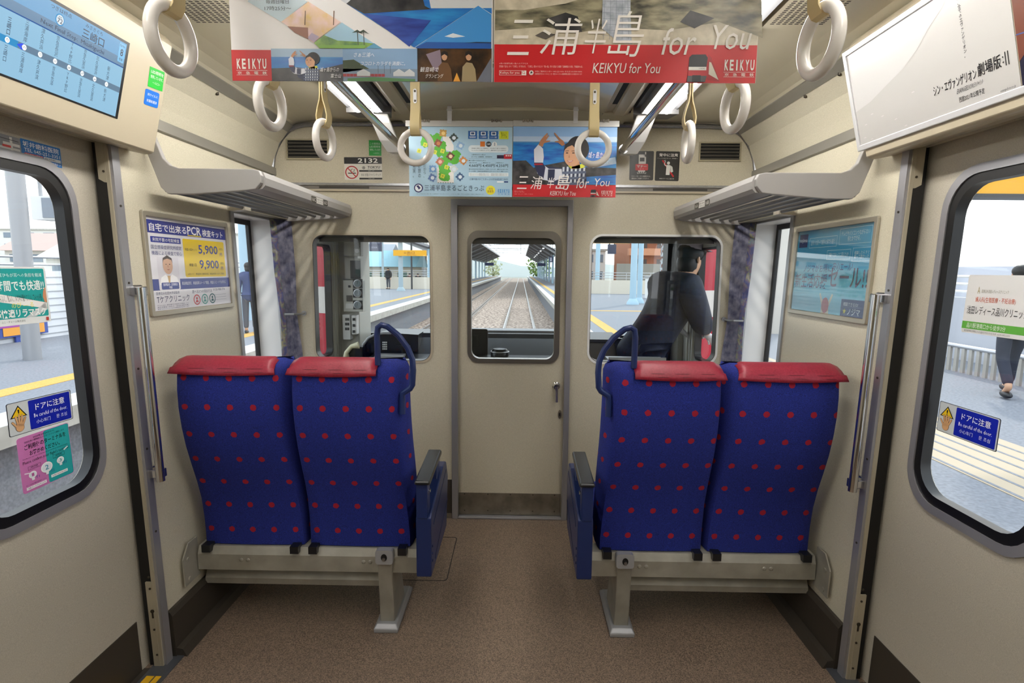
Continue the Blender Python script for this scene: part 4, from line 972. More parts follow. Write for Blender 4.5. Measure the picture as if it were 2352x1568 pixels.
for t, x0, y0, x1, y1 in (('※馬の背洞門(城ヶ島)へのアクセス', 97, 525, 335, 540), ('京急線「品川」から「三崎口」まで約65分。「三崎口」駅3のりばより「城ヶ島」行き 京急バス乗車「白秋碑前バス停」下車徒歩10分。', 97, 546, 790, 564), ('京急ご案内センター 045-225-9696 または 03-5789-8686', 395, 587, 785, 600), ('営業時間/平日9:00〜19:00 土・日・祝日9:00〜17:00 ※営業時間は変更となる場合があります', 395, 607, 785, 620)):
    a, b = c3(x0, y0), c3(x1, y1); s.text(t, a[0], a[1], b[0], b[1], '#eac9c4', 8)
a, b = c3(97, 587), c3(322, 625); s.frame(a[0], a[1], b[0], b[1], 0.7, wc, 8); a, b = c3(105, 595), c3(265, 618); s.text('Keikyu for you', a[0], a[1], b[0], b[1], wc, 8)
a, b = c3(283, 588), c3(320, 624); s.rect(a[0], a[1], b[0], b[1], wc, 9); s.band((a[0] + b[0]) / 2 - 1, (a[1] + b[1]) / 2 - 1, 2.4, 3.2, RED, 10, 14); s.line([((a[0] + b[0]) / 2 + 1, (a[1] + b[1]) / 2 + 1), (b[0] - 2, b[1] - 2)], 1, RED, 10)
a = c3(364, 604); s.circ(a[0], a[1], 5.2, '#e8ddd8', 8); s.poly([(a[0] - 3, a[1] + 2), (a[0], a[1] - 4), (a[0] + 3, a[1] + 1)], '#3a2a2a', 9)
a, b = c3(1655, 450), c3(1925, 672); train_pic(s, a[0], a[1], b[0], b[1], 6)
a, b = c3(1955, 495), c3(2210, 632); keikyu(s, a[0], a[1], b[0], b[1], wc, True, 8)
s.out('hanging_poster', 'right nearest hanging poster with grey rocks above a red band', 'poster', 'hanging posters nearest the camera')
# ---- far pair of posters under their holders, in front of the end wall
FY = 2.92
def c7(x, y): return (880 + x * 0.2551, 180 + y * 0.2551)
def far_holder(px0, px1, label):
    a, b = at(px0, 277, y=FY), at(px1, 290, y=FY)
    t = thing('poster_holder', label, 'poster holder', ((a.x + b.x) / 2, FY, b.z), 'aluminium poster holders')
    mb = MB(); mb.box((a.x, FY - 0.006, b.z - 0.002), (b.x, FY + 0.006, a.z)); mb.box((a.x, FY - 0.008, b.z - 0.004), (b.x, FY + 0.004, b.z + 0.005))
    link('clip_bar', mb, mat('holder_alu', '#c2c1bd', 0.35, 0.3), t); return t, a, b
t, a, b = far_holder(932, 1178, 'left aluminium poster holder under the ceiling, above the puzzle map poster')
for cx in (975, 1141):
    p = at(cx, 277, y=FY - 0.008); mb = MB()
    for i in range(5): mb.box((p.x - 0.027 + i * 0.011, FY - 0.012, p.z - 0.007 + (i % 2) * 0.003), (p.x - 0.027 + i * 0.011 + 0.009, FY - 0.006, p.z + 0.006 - (i % 2) * 0.003), 0)
    mb.box((p.x - 0.024, FY - 0.0105, p.z - 0.003), (p.x + 0.024, FY - 0.006, p.z + 0.003), 1); link('clip', mb, [M_DSTEEL, M_BLACKP], t)
p = at(1033, 262, y=FY); mb = MB(); mb.box((p.x - 0.011, FY - 0.012, p.z - 0.045), (p.x + 0.011, FY - 0.009, p.z + 0.035)); mb.box((p.x - 0.013, FY - 0.02, p.z + 0.012), (p.x + 0.013, FY - 0.006, p.z + 0.02)); link('hook', mb, M_FRAMEW, t)
t, a, b = far_holder(1178.6, 1422, 'right aluminium poster holder under the ceiling, above the poster of the woman by the sea')
for cx in (1213, 1387):
    p = at(cx, 277, y=FY - 0.008); mb = MB()
    for i in range(5): mb.box((p.x - 0.027 + i * 0.011, FY - 0.012, p.z - 0.007 + (i % 2) * 0.003), (p.x - 0.027 + i * 0.011 + 0.009, FY - 0.006, p.z + 0.006 - (i % 2) * 0.003), 0)
    mb.box((p.x - 0.024, FY - 0.0105, p.z - 0.003), (p.x + 0.024, FY - 0.006, p.z + 0.003), 1); link('clip', mb, [M_DSTEEL, M_BLACKP], t)
p = at(1322, 262, y=FY); mb = MB(); mb.box((p.x - 0.011, FY - 0.012, p.z - 0.045), (p.x + 0.011, FY - 0.009, p.z + 0.035)); mb.box((p.x - 0.013, FY - 0.02, p.z + 0.012), (p.x + 0.013, FY - 0.006, p.z + 0.02)); link('hook', mb, M_FRAMEW, t)
# puzzle map poster
s = hanging('p', '', c7(237, 425), c7(1166, 425), c7(237, 1060), FY - 0.002, 929, 635, base='#a9cbe0', rough=0.4, ox=237, oy=425)
rng = random.Random(7)
def blob(cx, cy, r, c, l, n=18, j=0.35):
    s.poly([(cx + r * (1 - j * rng.random()) * cos(2 * pi * i / n), cy + r * (1 - j * rng.random()) * sin(2 * pi * i / n)) for i in range(n)], c, l)
def piece(cx, cy, r, c, l, a=0.0):
    p = []
    for i in range(24):
        t = 2 * pi * i / 24 + a; m = max(abs(cos(t - a)), abs(sin(t - a))); k = r / m * (1.0 + (0.22 if i % 6 == 0 else (-0.12 if i % 6 in (1, 5) else 0)))
        p.append((cx + k * cos(t), cy + k * sin(t)))
    s.poly(p, c, l)
for cx, cy, r in ((385, 570, 55), (430, 545, 55), (490, 535, 50), (540, 600, 45), (520, 650, 60), (590, 700, 60), (660, 680, 50), (640, 720, 60), (540, 760, 60), (560, 820, 62), (550, 870, 55), (570, 890, 40), (480, 640, 45)): blob(cx, cy, r, '#54b030', 1.5 + cy / 800)
s.poly([(490, 800), (530, 790), (640, 780), (640, 935), (490, 935)], '#e9e6e2', 1); s.poly([(540, 520), (600, 520), (640, 600), (640, 660), (560, 640)], '#ece9e6', 1)
for x in range(500, 640, 22): s.circ(x, 936, 4, '#20304a', 2, 8)
for cx, cy, c in ((545, 490, '#c89a4a'), (640, 530, '#3a4a48'), (500, 580, '#8a4a34'), (610, 695, '#6a3a2a'), (515, 745, '#b06a50'), (725, 735, '#d08a4a'), (700, 600, '#8fb4dc'), (450, 810, '#6f9cd0'), (640, 810, '#cfd6da'), (695, 880, '#3f5f8a'), (445, 890, '#5a78b0')): piece(cx, cy, 30, c, 3, rng.random()); s.circ(cx + 3, cy + 2, 17, {'#c89a4a': '#f0d48a', '#8a4a34': '#c8784a', '#6a3a2a': '#e8c8a0', '#b06a50': '#e0b0a0'}.get(c, '#d8e4ee'), 4, 12)
for cx, cy in ((385, 595), (330, 650), (470, 660), (540, 650), (575, 795), (540, 875)): piece(cx, cy, 18, '#e0e040', 4, 0.3); s.text('旅', cx - 10, cy - 11, cx + 10, cy + 11, '#50802a', 5)
for i, x in enumerate((770, 865, 958)): s.rect(x, 468, x + 80, 540, '#1f5fa8', 2); s.rect(x + 18, 476, x + 62, 508, '#e8eef2', 3, 4); s.rect(x + 26, 482, x + 54, 500, '#38507a', 4, 3); s.text(('電車乗車券', 'バス乗車券', 'レジャー施設')[i], x + 12, 516, x + 68, 532, '#fff', 3)
s.rect(1048, 470, 1130, 540, '#d8e038', 2); s.text('まるごと\nお得な\nセット券', 1062, 480, 1118, 530, '#6a7a20', 3)
for x in (855, 948, 1040): s.text('+', x - 2, 496, x + 6, 510, '#fff', 3)
s.rect(878, 562, 920, 608, '#d8782c', 2); s.circ(953, 586, 24, '#2e3a44', 2); s.text('CAFE', 935, 578, 971, 594, '#fff', 3); s.circ(1006, 586, 22, '#f0f2f2', 2); s.rect(998, 570, 1014, 602, '#b0b8c4', 3)
s.rect(772, 596, 1130, 660, '#dde8ee', 1, 30)
for y, t in ((618, '京急線と京急バスの乗車券に、約70店から選べる食事券が'), (636, 'セットになったお得なきっぷです。施設利用またはお土産券付き')): s.text(t, 800, y, 1110, y + 11, '#44525e', 3)
s.text('三浦半島をまるごと楽しむ', 800, 674, 925, 686, '#334', 3); s.text('おトクな一日乗車券、好評発売中', 800, 694, 985, 706, '#334', 3)
s.rect(1028, 683, 1100, 713, '#2a2040', 3); s.rect(1090, 676, 1162, 716, '#b02030', 4, 4)
for x in (1106, 1124, 1142): s.rect(x, 682, x + 12, 694, '#f0e8e4', 5)
s.rect(775, 714, 1130, 715, '#557', 2); s.text('●主な駅からのねだん(大人)', 775, 728, 930, 740, '#334', 3)
for i, (n, p) in enumerate((('品川から', '4,660円'), ('横浜から', '4,450円'), ('横須賀中央から', '4,250円'))):
    x = 776 + i * 122; s.text(n, x + 4, 748, x + 70, 758, '#334', 3); s.text(p, x, 764, x + 108, 794, '#2a3448', 3)
    if i: s.rect(x - 8, 748, x - 7, 790, '#557', 2)
for y, t in ((806, '●京急線各駅(泉岳寺駅を除く)で発売しております。●発売当日限り有効'), (824, 'きっぷの詳細・ご利用方法は駅係員またはホームページにてご確認ください')): s.text(t, 776, y, 1128, y + 11, '#3a4858', 3)
s.rect(775, 842, 1132, 874, '#e3ecf0', 2)
for y in (848, 860): s.text('新型コロナウイルス感染拡大防止のため、一部施設は休業する場合があります。', 782, y, 1125, y + 8, '#556', 3)
s.text('三浦半島まるごときっぷは京急線各駅で発売!', 782, 892, 1130, 910, '#3a5080', 3); s.rect(1030, 918, 1090, 930, '#eef3f5', 2); s.rect(1094, 918, 1130, 930, '#24407a', 2)
for i, t in enumerate(('だから、', 'い旅の', '充実。')): s.text(t, 366 - i * 48, 770, 392 - i * 48, 890, '#3a4a66', 6, vert=True)
s.circ(320, 985, 41, '#2c2a66', 2); s.circ(320, 985, 31, '#e6ecf2', 3); s.poly([(300, 968), (318, 958), (340, 985), (322, 1000), (316, 985)], '#2c2a66', 4)
s.text('三浦半島まるごときっぷ', 374, 955, 914, 1010, '#1d3054', 3, bold=0.0); s.circ(972, 1000, 42, '#e6e038', 2); s.text('10/16\n新発売!', 945, 978, 1000, 1024, '#8a3a20', 3)
keikyu(s, 1036, 990, 1146, 1042, '#3a8ad0', True, 3); s.text('※きっぷの払いもどし等、詳しくは駅係員までおたずねください。このきっぷの内容・デザインは予告なく変更する場合があります。', 300, 1034, 915, 1042, '#4a6078', 3)
s.out('hanging_poster', 'pale blue poster with a green puzzle map, hanging before the end wall', 'poster', 'hanging posters before the end wall')
# woman by the sea poster
s = hanging('p', '', c7(1172, 425), c7(2110, 425), c7(1172, 1066), FY - 0.002, 938, 641, base='#d8dee8', rough=0.4, ox=1172, oy=425)
s.rect(1172, 425, 2110, 580, '#8fb8e6', 1); s.rect(1172, 520, 2110, 580, '#bcd3ee', 2); s.rect(1172, 566, 2110, 870, M_SEA, 3); s.rect(1172, 566, 2110, 576, '#5f94c6', 4)
s.poly([(1172, 740), (1290, 735), (1360, 800), (1500, 770), (1660, 740), (1780, 790), (2110, 800), (2110, 960), (1172, 960)], M_REEF, 5); s.poly([(1790, 770), (1950, 730), (2100, 700), (2110, 760), (1900, 800)], '#b8cfe4', 6); s.poly([(1840, 880), (2110, 860), (2110, 950), (1840, 950)], M_SEA, 6)
woman(s, lambda a, b: (1345 + a * 0.82, 540 + b * 0.82), l=7)
s.text('城ヶ島からの', 1850, 655, 2050, 712, '#f2f4f6', 17, shear=0.15); s.text('富士山', 1985, 735, 2070, 762, '#f2f4f6', 17, shear=0.15)
s.rect(1172, 955, 2110, 1066, '#c01420', 18)
for t, x0, y0, x1, y1 in (('三', 1210, 880, 1305, 995), ('浦', 1330, 880, 1440, 995), ('半', 1480, 890, 1550, 985), ('島', 1560, 860, 1690, 1000), ('for', 1745, 890, 1865, 985), ('You', 1905, 895, 2055, 965)): s.text(t, x0, y0, x1 - 8, y1, '#f0ece8', 20, shear=0.18)
s.text('KEIKYU for You', 1512, 1012, 1745, 1052, '#f0ece8', 20, shear=0.15); train_pic(s, 1880, 995, 1965, 1062, 20); keikyu(s, 1980, 1005, 2082, 1055, '#f0dcd6', True, 21)
for y, w in ((1010, 80), (1020, 90), (1038, 170)): s.text('京急線「品川」から「三崎口」まで約65分', 1188, y, 1188 + w, y + 7, '#e8b8b4', 20)
s.out('hanging_poster', 'hanging poster of a smiling woman by the blue sea with a red band', 'poster', 'hanging posters before the end wall')

# ---- framed posters on the side walls
def wall_frame(s_, label):
    f = WF(s_); y0, y1, z0, z1 = 2.068, 2.672, 1.292, 1.680
    t = thing('framed_poster', label, 'poster frame', f(2.37, z0, 0), 'framed wall posters')
    mb = MB(); o = rr(y0, z0, y1, z1, 0.008, 3); i = rr(y0 + 0.02, z0 + 0.02, y1 - 0.02, z1 - 0.02, 0.002, 3); mb.ring(o, i, 0.0, 0.012, 0, f); link('frame', mb, mat('poster_frame_alu', '#b9b3a4', 0.32, 0.6), t, bevel=0.003)
    a, b = (y0 + 0.018, y1 - 0.018) if s_ < 0 else (y1 - 0.018, y0 + 0.018)
    O = f(a, z1 - 0.018, 0.004); return t, O, f(b, z1 - 0.018, 0.004) - O, f(a, z0 + 0.018, 0.004) - O, f
t, O, U, V, f = wall_frame(-1, 'silver framed pale clinic poster with yellow price box on the left wall')
s = Sheet(O, U, V, 700, 513, base='#e4e4ec', rough=0.2)
s.rect(0, 18, 700, 88, '#37408f', 1); s.text('自宅で出来る', 28, 34, 318, 78, '#f4f4fa', 3, bold=0.01); s.text('PCR', 326, 28, 450, 78, '#f4f4fa', 3, bold=0.015); s.rect(326, 80, 450, 85, '#e8d020', 3); s.text('検査キット', 462, 36, 668, 80, '#f4f4fa', 3, bold=0.01)
s.rect(30, 106, 262, 138, '#3a4494', 1, 4); s.text('来院不要の宅配検査', 42, 112, 250, 132, '#f0f0f8', 3); s.text('国立感染症研究所認定', 28, 152, 262, 174, '#3a4180', 3); s.text('機器による検査で安心', 28, 184, 262, 206, '#3a4180', 3)
s.rect(278, 104, 672, 330, '#e6c61e', 1, 10); s.text('5,900', 412, 134, 600, 196, '#3a3d8a', 3, bold=0.012); s.text('9,900', 412, 226, 600, 288, '#3a3d8a', 3, bold=0.012); s.text('円', 622, 176, 646, 198, '#3a3d8a', 3); s.text('円', 622, 266, 646, 288, '#3a3d8a', 3); s.text('(税別)', 618, 144, 656, 162, '#6a6420', 3); s.text('(税別)', 618, 236, 656, 254, '#6a6420', 3)
s.text('検査10回セット', 292, 158, 396, 174, '#5a5420', 3); s.text('検査1回', 318, 248, 382, 266, '#5a5420', 3); s.text('※セット・単品共に送料別途、検査結果のみのご報告', 300, 306, 650, 318, '#6a6420', 3)
s.rect(60, 216, 226, 400, '#dcdae4', 2, 8); s.circ(138, 262, 38, '#d0a88e', 4, 24, ry=50); s.poly([(100, 252), (104, 222), (138, 206), (172, 222), (177, 252), (168, 232), (138, 224), (108, 232)], '#4a3c38', 5); s.poly([(66, 370), (80, 330), (116, 312), (138, 340), (164, 312), (202, 330), (220, 372)], '#f2f2f6', 4); s.poly([(128, 320), (150, 320), (144, 360), (134, 360)], '#c8a87a', 5)
for ex in (124, 152): s.circ(ex, 256, 5, '#3a2c28', 6, 8, ry=2.5)
s.poly([(126, 284), (152, 284), (139, 290)], '#a8705c', 6); s.rect(134, 262, 142, 274, '#bf9278', 6)
s.rect(0, 338, 700, 400, '#434c8a', 1); s.rect(76, 358, 212, 396, '#4a5590', 5, 6); s.text('医師監修・定期郵送\n検査', 90, 362, 200, 392, '#eef', 6); s.text('郵送検査限定、検査結果はメールで報告、検査はスピードでお手元に', 240, 356, 660, 376, '#d4d8ee', 3)
m = s; s = Sheet(O + V * 0.78, U, V * 0.22, 700, 110, base=None, rough=0.2); s.mb, s.mats = m.mb, m.mats
s.rect(0, 0, 700, 110, '#e2e2ea', 3); s.text('医療法人社団大坪会監修', 30, 8, 210, 24, '#55587a', 5); s.text('Tケアクリニック', 30, 30, 290, 68, '#34385e', 5); s.text('選べる3つの受診方法', 318, 8, 505, 28, '#45486a', 5); s.text('0120-988-774', 520, 6, 640, 20, '#6a6c88', 5)
for i, c in enumerate(('#c65a62', '#5a9a96', '#3f6a72')): s.band(356 + i * 74, 66, 24, 31, c, 5); s.circ(356 + i * 74, 58, 8, c, 5); s.poly([(342 + i * 74, 82), (348 + i * 74, 68), (364 + i * 74, 68), (370 + i * 74, 82)], c, 5)
for y, tx in ((76, '〒101-0021 東京都千代田区外神田1-17-6'), (86, '厚生労働省の定める「自由診療契約書」'), (96, '新型コロナウイルス(PCR検査)陰性証明も発行')): s.text(tx, 30, y, 280, y + 8, '#55587a', 5)
for y in (44, 60, 76): s.rect(520, y, 650, y + 1.5, '#8a8ca4', 5)
s.out('poster_sheet', parent=t)
t, O, U, V, f = wall_frame(1, 'silver framed turquoise sale poster behind glass on the right wall')
s = Sheet(O, U, V, 700, 440, base='#3f9cc8', rough=0.25)
s.rect(0, 300, 700, 440, '#7fbfdc', 1); s.rect(0, 210, 700, 300, '#5fb0d4', 1)
s.rect(18, 20, 110, 92, '#2c2f66', 2); s.text('nojima', 24, 44, 104, 70, '#f0f0f6', 3)
for x0, y0, x1, y1, tx in ((130, 44, 400, 98, '近所のお店って意外と何でも揃う'), (420, 14, 680, 92, 'テレビやパソコンつながらない\n何とかできる。'), (320, 116, 530, 164, '下取りでおトクに買えたの!'), (546, 112, 694, 176, '相談したらすぐ\n直って助かった')):
    for a in ((x0, y0, x1, y0 + 2), (x0, y1 - 2, x1, y1), (x0, y0, x0 + 2, y1), (x1 - 2, y0, x1, y1)): s.rect(*a, '#d8ecf6', 2)
    s.text(tx, x0 + 16, y0 + 14, x1 - 16, y1 - 14, '#e4f2f8', 3)
s.text('ノジマがお得に', 100, 186, 380, 228, '#3a3a78', 3); s.text('安心エール!', 390, 178, 560, 222, '#3a3a78', 3)
s.text('新生活応援', 16, 236, 350, 312, '#54386c', 3, bold=0.008); s.text('セール!!', 360, 204, 690, 300, '#5c2f60', 3, bold=0.01)
s.circ(355, 396, 34, '#b34a4e', 3, 20, ry=40); s.poly([(318, 440), (320, 400), (290, 340), (300, 334), (336, 386), (374, 386), (410, 334), (420, 342), (390, 402), (394, 440)], '#d8cdb8', 2)
s.rect(500, 356, 700, 440, '#2d2f6a', 3); s.text('相談できるね!', 520, 370, 640, 388, '#e8e8f2', 4); st = []
for i in range(10): r_ = 15 if i % 2 == 0 else 6.5; st.append((534 + r_ * sin(i * pi / 5), 414 - r_ * cos(i * pi / 5)))
s.poly(st, '#e0d030', 4); s.text('ノジマ', 560, 398, 660, 430, '#f2f2f8', 4)
s.out('poster_sheet', parent=t)
mb = MB(); mb.box((2.09, 1.314, 0.0075), (2.65, 1.658, 0.009), 0, f); link('glass_front', mb, glass_mat('poster_glass', '#f6fafa', 1.6), t)

# ---- display over the left door
def head_frame(s_): return lambda y, z, w: Vector((s_ * (HA + HB * z - w), y, z))
fl = head_frame(-1)
r0, r1 = head_at(292, 105), head_at(260, 267); l1 = head_at(0, 171)
zT = 2.156; zB = 1.942; yR = 1.838; yL = 1.40
t = thing('route_display', 'lit screen with station map in the box over the left door', 'screen', fl(1.6, zB, 0))
mb = MB(); mb.prism([(yL - 0.01, zB - 0.004), (yR + 0.012, zB - 0.004), (yR + 0.012, zT + 0.008), (yL - 0.01, zT + 0.008)], -0.01, 0.002, 0, fl); link('bezel', mb, M_BLACKP, t)
def glow(name, h, k): return mat(name, '#0c1014', 0.2, emit=h, es=k)
SK = 0.85
S1, S2, S3, S4, S5, S6, S7 = (glow('screen_%d' % i, h, SK) for i, h in enumerate(('#9fd0ee', '#7db4e0', '#7899b8', '#1c58a4', '#6f8ba4', '#2f9ad8', '#e8f4fb')))
O = fl(yL, zT, 0.0025); s = Sheet(O, fl(yR, zT, 0.0025) - O, fl(yL, zB, 0.0025) - O, 438, 214, base=None, lay=0.00025)
s.rect(0, 0, 438, 214, S1, 0.5); s.rect(0, 0, 438, 44, S2, 1); s.rect(0, 44, 438, 68, S3, 1); s.rect(0, 67, 438, 70, S4, 2)
K = '#16213a'; G_ = '#34465c'
s.text('つぎは終点', 153, 4, 222, 15, K, 3); s.circ(186, 32, 14.5, S6, 3, 28); s.circ(186, 32, 12, S7, 4, 28); s.text('KK', 181, 23.5, 191, 28, K, 5); s.text('72', 177.5, 29, 194.5, 40.5, K, 5, bold=0.01)
s.text('みさきぐち', 272, 5, 337, 15, K, 3); s.text('三崎口', 264, 19, 347, 44, K, 3, bold=0.01); s.text('Next Final Stop:', 130, 50, 252, 64, K, 3); s.text('Misakiguchi', 264, 50, 352, 64, K, 3)
s.rect(408, 4, 434, 58, '#5f9cc8', 2, 3); s.text('Car No.', 410, 8, 432, 14, K, 3); s.text('8', 415, 20, 427, 40, K, 3, bold=0.01); s.text('号車', 413, 46, 429, 54, K, 3)
s.rect(0, 127, 438, 143, S5, 2); s.rect(0, 127, 76, 143, S6, 3)
s.poly([(86, 128), (96, 128), (84, 135), (96, 142), (86, 142), (72, 135)], '#1d3fd0', 4)
names = ['三崎口', '三浦海岸', '津久井浜', '京急長沢', 'YRP野比', '京急久里浜', '北久里浜', '新大津']; low = ['三崎口', '三浦海岸', '津久井滨', '京急长泽', 'YRP野比', '京急久里滨', '北久里滨', '新大津']
for i, n in enumerate(names):
    x = 46 + i * 47.7; c = K if i == 0 else G_
    s.circ(x, 135, 6.6, '#dfeaf2', 5, 20); s.text(str(72 - i), x - 3.6, 132, x + 3.6, 138, c, 6)
    h = min(53, 13.0 * len(n)); s.text(n, x - 5.5, 123 - h, x + 5.5, 123, c, 4, vert=True, bold=0.008 if i == 0 else 0); s.text(low[i], x - 5, 148, x + 5, 148 + min(52, 12.2 * len(n)), c, 4, vert=True)
s.out('screen', parent=t)

# ---- film poster in the box over the right door (printed figures left out)
fr_ = head_frame(1); a = head_at(1950, 135); b = head_at(1978, 345); yN = (a.y + b.y) / 2 + 0.004; zT, zB = 2.213, b.z - 0.0
t = thing('framed_poster', 'white framed film poster with black writing in the box over the right door', 'poster frame', fr_(1.5, zB, 0))
yE = 0.62
mb = MB(); mb.ring([(yE, zB - 0.004), (yN + 0.012, zB - 0.004), (yN + 0.012, zT + 0.012), (yE, zT + 0.012)], [(yE + 0.02, zB + 0.014), (yN - 0.004, zB + 0.014), (yN - 0.004, zT - 0.004), (yE + 0.02, zT - 0.004)], 0.0, 0.008, 0, fr_); link('frame', mb, M_FRAMEW, t, bevel=0.002)
L_ = 0.64
zT = 2.213; O = fr_(yN - 0.002, zT - 0.004, 0.002); s = Sheet(O, fr_(yN - 0.002 - L_, zT - 0.004, 0.002) - O, fr_(yN - 0.002, zB + 0.01, 0.002) - O, 640, 305, base='#b4b3b1', rough=0.25)
s.poly([(0, 0), (470, 0), (440, 30), (380, 62), (330, 96), (262, 128), (180, 150), (90, 176), (0, 188)], '#bfbfbf', 1)
s.line([(0, 188), (90, 176), (180, 150), (262, 128), (330, 96), (380, 62), (440, 30), (470, 0)], 1.2, '#b9b5b4', 2)
s.text('さらば、全てのエヴァンゲリオン。', 490, 4, 500, 180, '#1d1c1e', 3, vert=True)
s.text('シン・エヴァンゲリオン', 368, 214, 520, 242, '#121113', 3, bold=0.008); s.text('劇場版', 524, 208, 596, 240, '#121113', 3, bold=0.008); s.text(':||', 600, 208, 618, 240, '#121113', 3)
s.text('EVANGELION:3.0+1.0', 449, 248, 535, 260, '#3a3a3c', 3, shear=0.3); s.text('西暦2021年公開予定', 454, 270, 538, 284, '#1d1c1e', 3); s.text('evangelion.co.jp', 583, 290, 627, 298, '#3a3a3c', 3, shear=0.2)
for x, y in ((40, 240), (190, 260), (25, 280), (130, 235), (230, 290), (80, 215), (280, 205), (60, 292)): s.poly([(x, y), (x + 10, y - 2), (x + 16, y + 1), (x + 4, y + 2)], '#c4c1c1', 2)
s.out('poster_sheet', parent=t)
O = fr_(yN - 0.006 - L_, zT - 0.004, 0.002); s = Sheet(O, fr_(yE + 0.02, zT - 0.004, 0.002) - O, fr_(yN - 0.006 - L_, zB + 0.01, 0.002) - O, 100, 100, base='#1c1a30', rough=0.25)
s.poly([(0, 0), (40, 0), (10, 60), (0, 80)], '#6a3a2c', 1); s.line([(0, 60), (90, 90)], 1, '#4a5080', 2)
s.out('next_poster_sheet', parent=t)
# ================================================================== STICKERS
def hand(s, cx, cy, k, c, l):
    for dx, dy, a, n in ((-22, -6, -38, 30), (-11, -26, -12, 40), (0, -30, 0, 44), (11, -27, 10, 40), (21, -16, 24, 32)):
        r = radians(a); x1, y1 = cx + (dx + n * 0.55 * sin(r)) * k, cy + (dy - n * 0.55 * cos(r)) * k; x0, y0 = cx + dx * 0.55 * k, cy + 12 * k
        s.line([(x0, y0), (x1, y1)], 11.5 * k, '#3a2c20', l); s.circ(x1, y1, 5.75 * k, '#3a2c20', l, 10)
        s.line([(x0, y0), (x1, y1)], 9 * k, c, l + 1); s.circ(x1, y1, 4.5 * k, c, l + 1, 10)
    s.circ(cx, cy + 16 * k, 20.5 * k, '#3a2c20', l, 18, ry=25 * k); s.circ(cx, cy + 16 * k, 19 * k, c, l + 1, 18, ry=23.5 * k)
def door_sticker(c, label):
    s = sheet_px(c, 300, 170, lambda x, y: wall_at(x, y, -0.0775), 0.0008, base='#1a1c22', t=0.0005, r=8)
    s.rect(3, 3, 297, 167, '#c9d0d4', 1, 7); s.rect(92, 8, 291, 162, '#1325a8', 2, 6)
    s.poly([(47, 18), (84, 80), (10, 80)], '#15161a', 2); s.poly([(47, 27), (76, 76), (18, 76)], '#eac41c', 3); s.poly([(43, 40), (51, 40), (49, 60), (45, 60)], '#15161a', 4); s.circ(47, 67, 3.6, '#15161a', 4, 10)
    hand(s, 47, 118, 0.92, '#d8a878', 3)
    s.text('ドアに注意', 122, 30, 262, 66, '#eef0f8', 3, bold=0.008); s.text('Be careful of the door.', 112, 82, 272, 102, '#eef0f8', 3); s.text('小心车门', 120, 118, 186, 138, '#dfe3f2', 3); s.text('문 조심', 216, 118, 268, 138, '#dfe3f2', 3)
    s.out('door_sticker', label, 'sticker', 'blue door warning stickers')
door_sticker([(12, 928), (161, 895), (168, 960), (22, 1006)], 'blue door warning sticker with hand sign on the left door window')
door_sticker([(2161, 919), (2300, 963), (2292, 1039), (2153, 988)], 'blue door warning sticker with hand sign on the right door window')
dg = lambda x, y: wall_at(x, y, -0.0775)
s = sheet_px([(37, 1008), (155, 970), (171, 1083), (54, 1137)], 230, 270, dg, 0.0008, base='#c878b4', t=0.0005, r=12)
s.rect(112, 3, 228, 267, '#2ba6a8', 1, 10); K = '#15161c'
s.text('2020年3月29日から', 66, 10, 160, 20, K, 3); s.text('羽田空港の国際線は2つのターミナルで運航します', 28, 24, 205, 33, K, 3); s.text('ご利用便のターミナルを', 26, 40, 210, 66, K, 3, bold=0.012); s.text('お確かめください。', 44, 74, 178, 98, K, 3, bold=0.012)
s.text('From March 29, 2020, Tokyo Haneda Airport is operating with two International Terminals.', 14, 104, 214, 111, K, 3); s.text("Please confirm your flight's terminal.", 12, 116, 218, 136, K, 3)
for x, y, r, n, c in ((46, 192, 17, '1', '#b8609c'), (108, 184, 26, '2', '#2a8ea8'), (172, 176, 17, '3', '#2a9a9a')):
    s.circ(x, y, r, '#f0f2f4', 3); s.circ(x, y, r * 0.82, '#dfe8ee', 4); s.text(n, x - r * 0.3, y - r * 0.45, x + r * 0.3, y + r * 0.45, c, 5, bold=0.01); s.rect(x - 6, y + r - 2, x + 6, y + r + 10, '#e6eef2', 3); s.text('T' + n, x + r * 0.6, y + r - 4, x + r * 0.6 + 16, y + r + 8, '#2a4a90', 5)
s.frame(30, 148, 84, 166, 1, K, 3); s.text('国内線', 42, 151, 72, 158, K, 3); s.text('Domestic Flights', 36, 160, 78, 164, K, 3); s.frame(140, 138, 194, 156, 1, K, 3); s.text('国際線', 152, 141, 182, 148, K, 3); s.text('International Flights', 146, 150, 190, 154, K, 3)
s.poly([(14, 172), (36, 178), (32, 182), (12, 178)], '#e8d8e8', 3); s.poly([(190, 128), (212, 118), (214, 122), (196, 134)], '#e8f2f2', 3)
s.rect(14, 244, 100, 258, '#f0eef2', 3); s.text('羽田 ターミナルチェック', 20, 247, 94, 255, K, 4); s.rect(122, 232, 200, 246, '#eef2f2', 3); s.text('tokyo-haneda.com', 128, 235, 194, 243, K, 4); s.text('詳しくはWEBで確認 国内線ターミナル', 14, 232, 100, 239, K, 3)
s.out('sticker', 'pink and turquoise airport terminal sticker on the left door window', 'sticker')
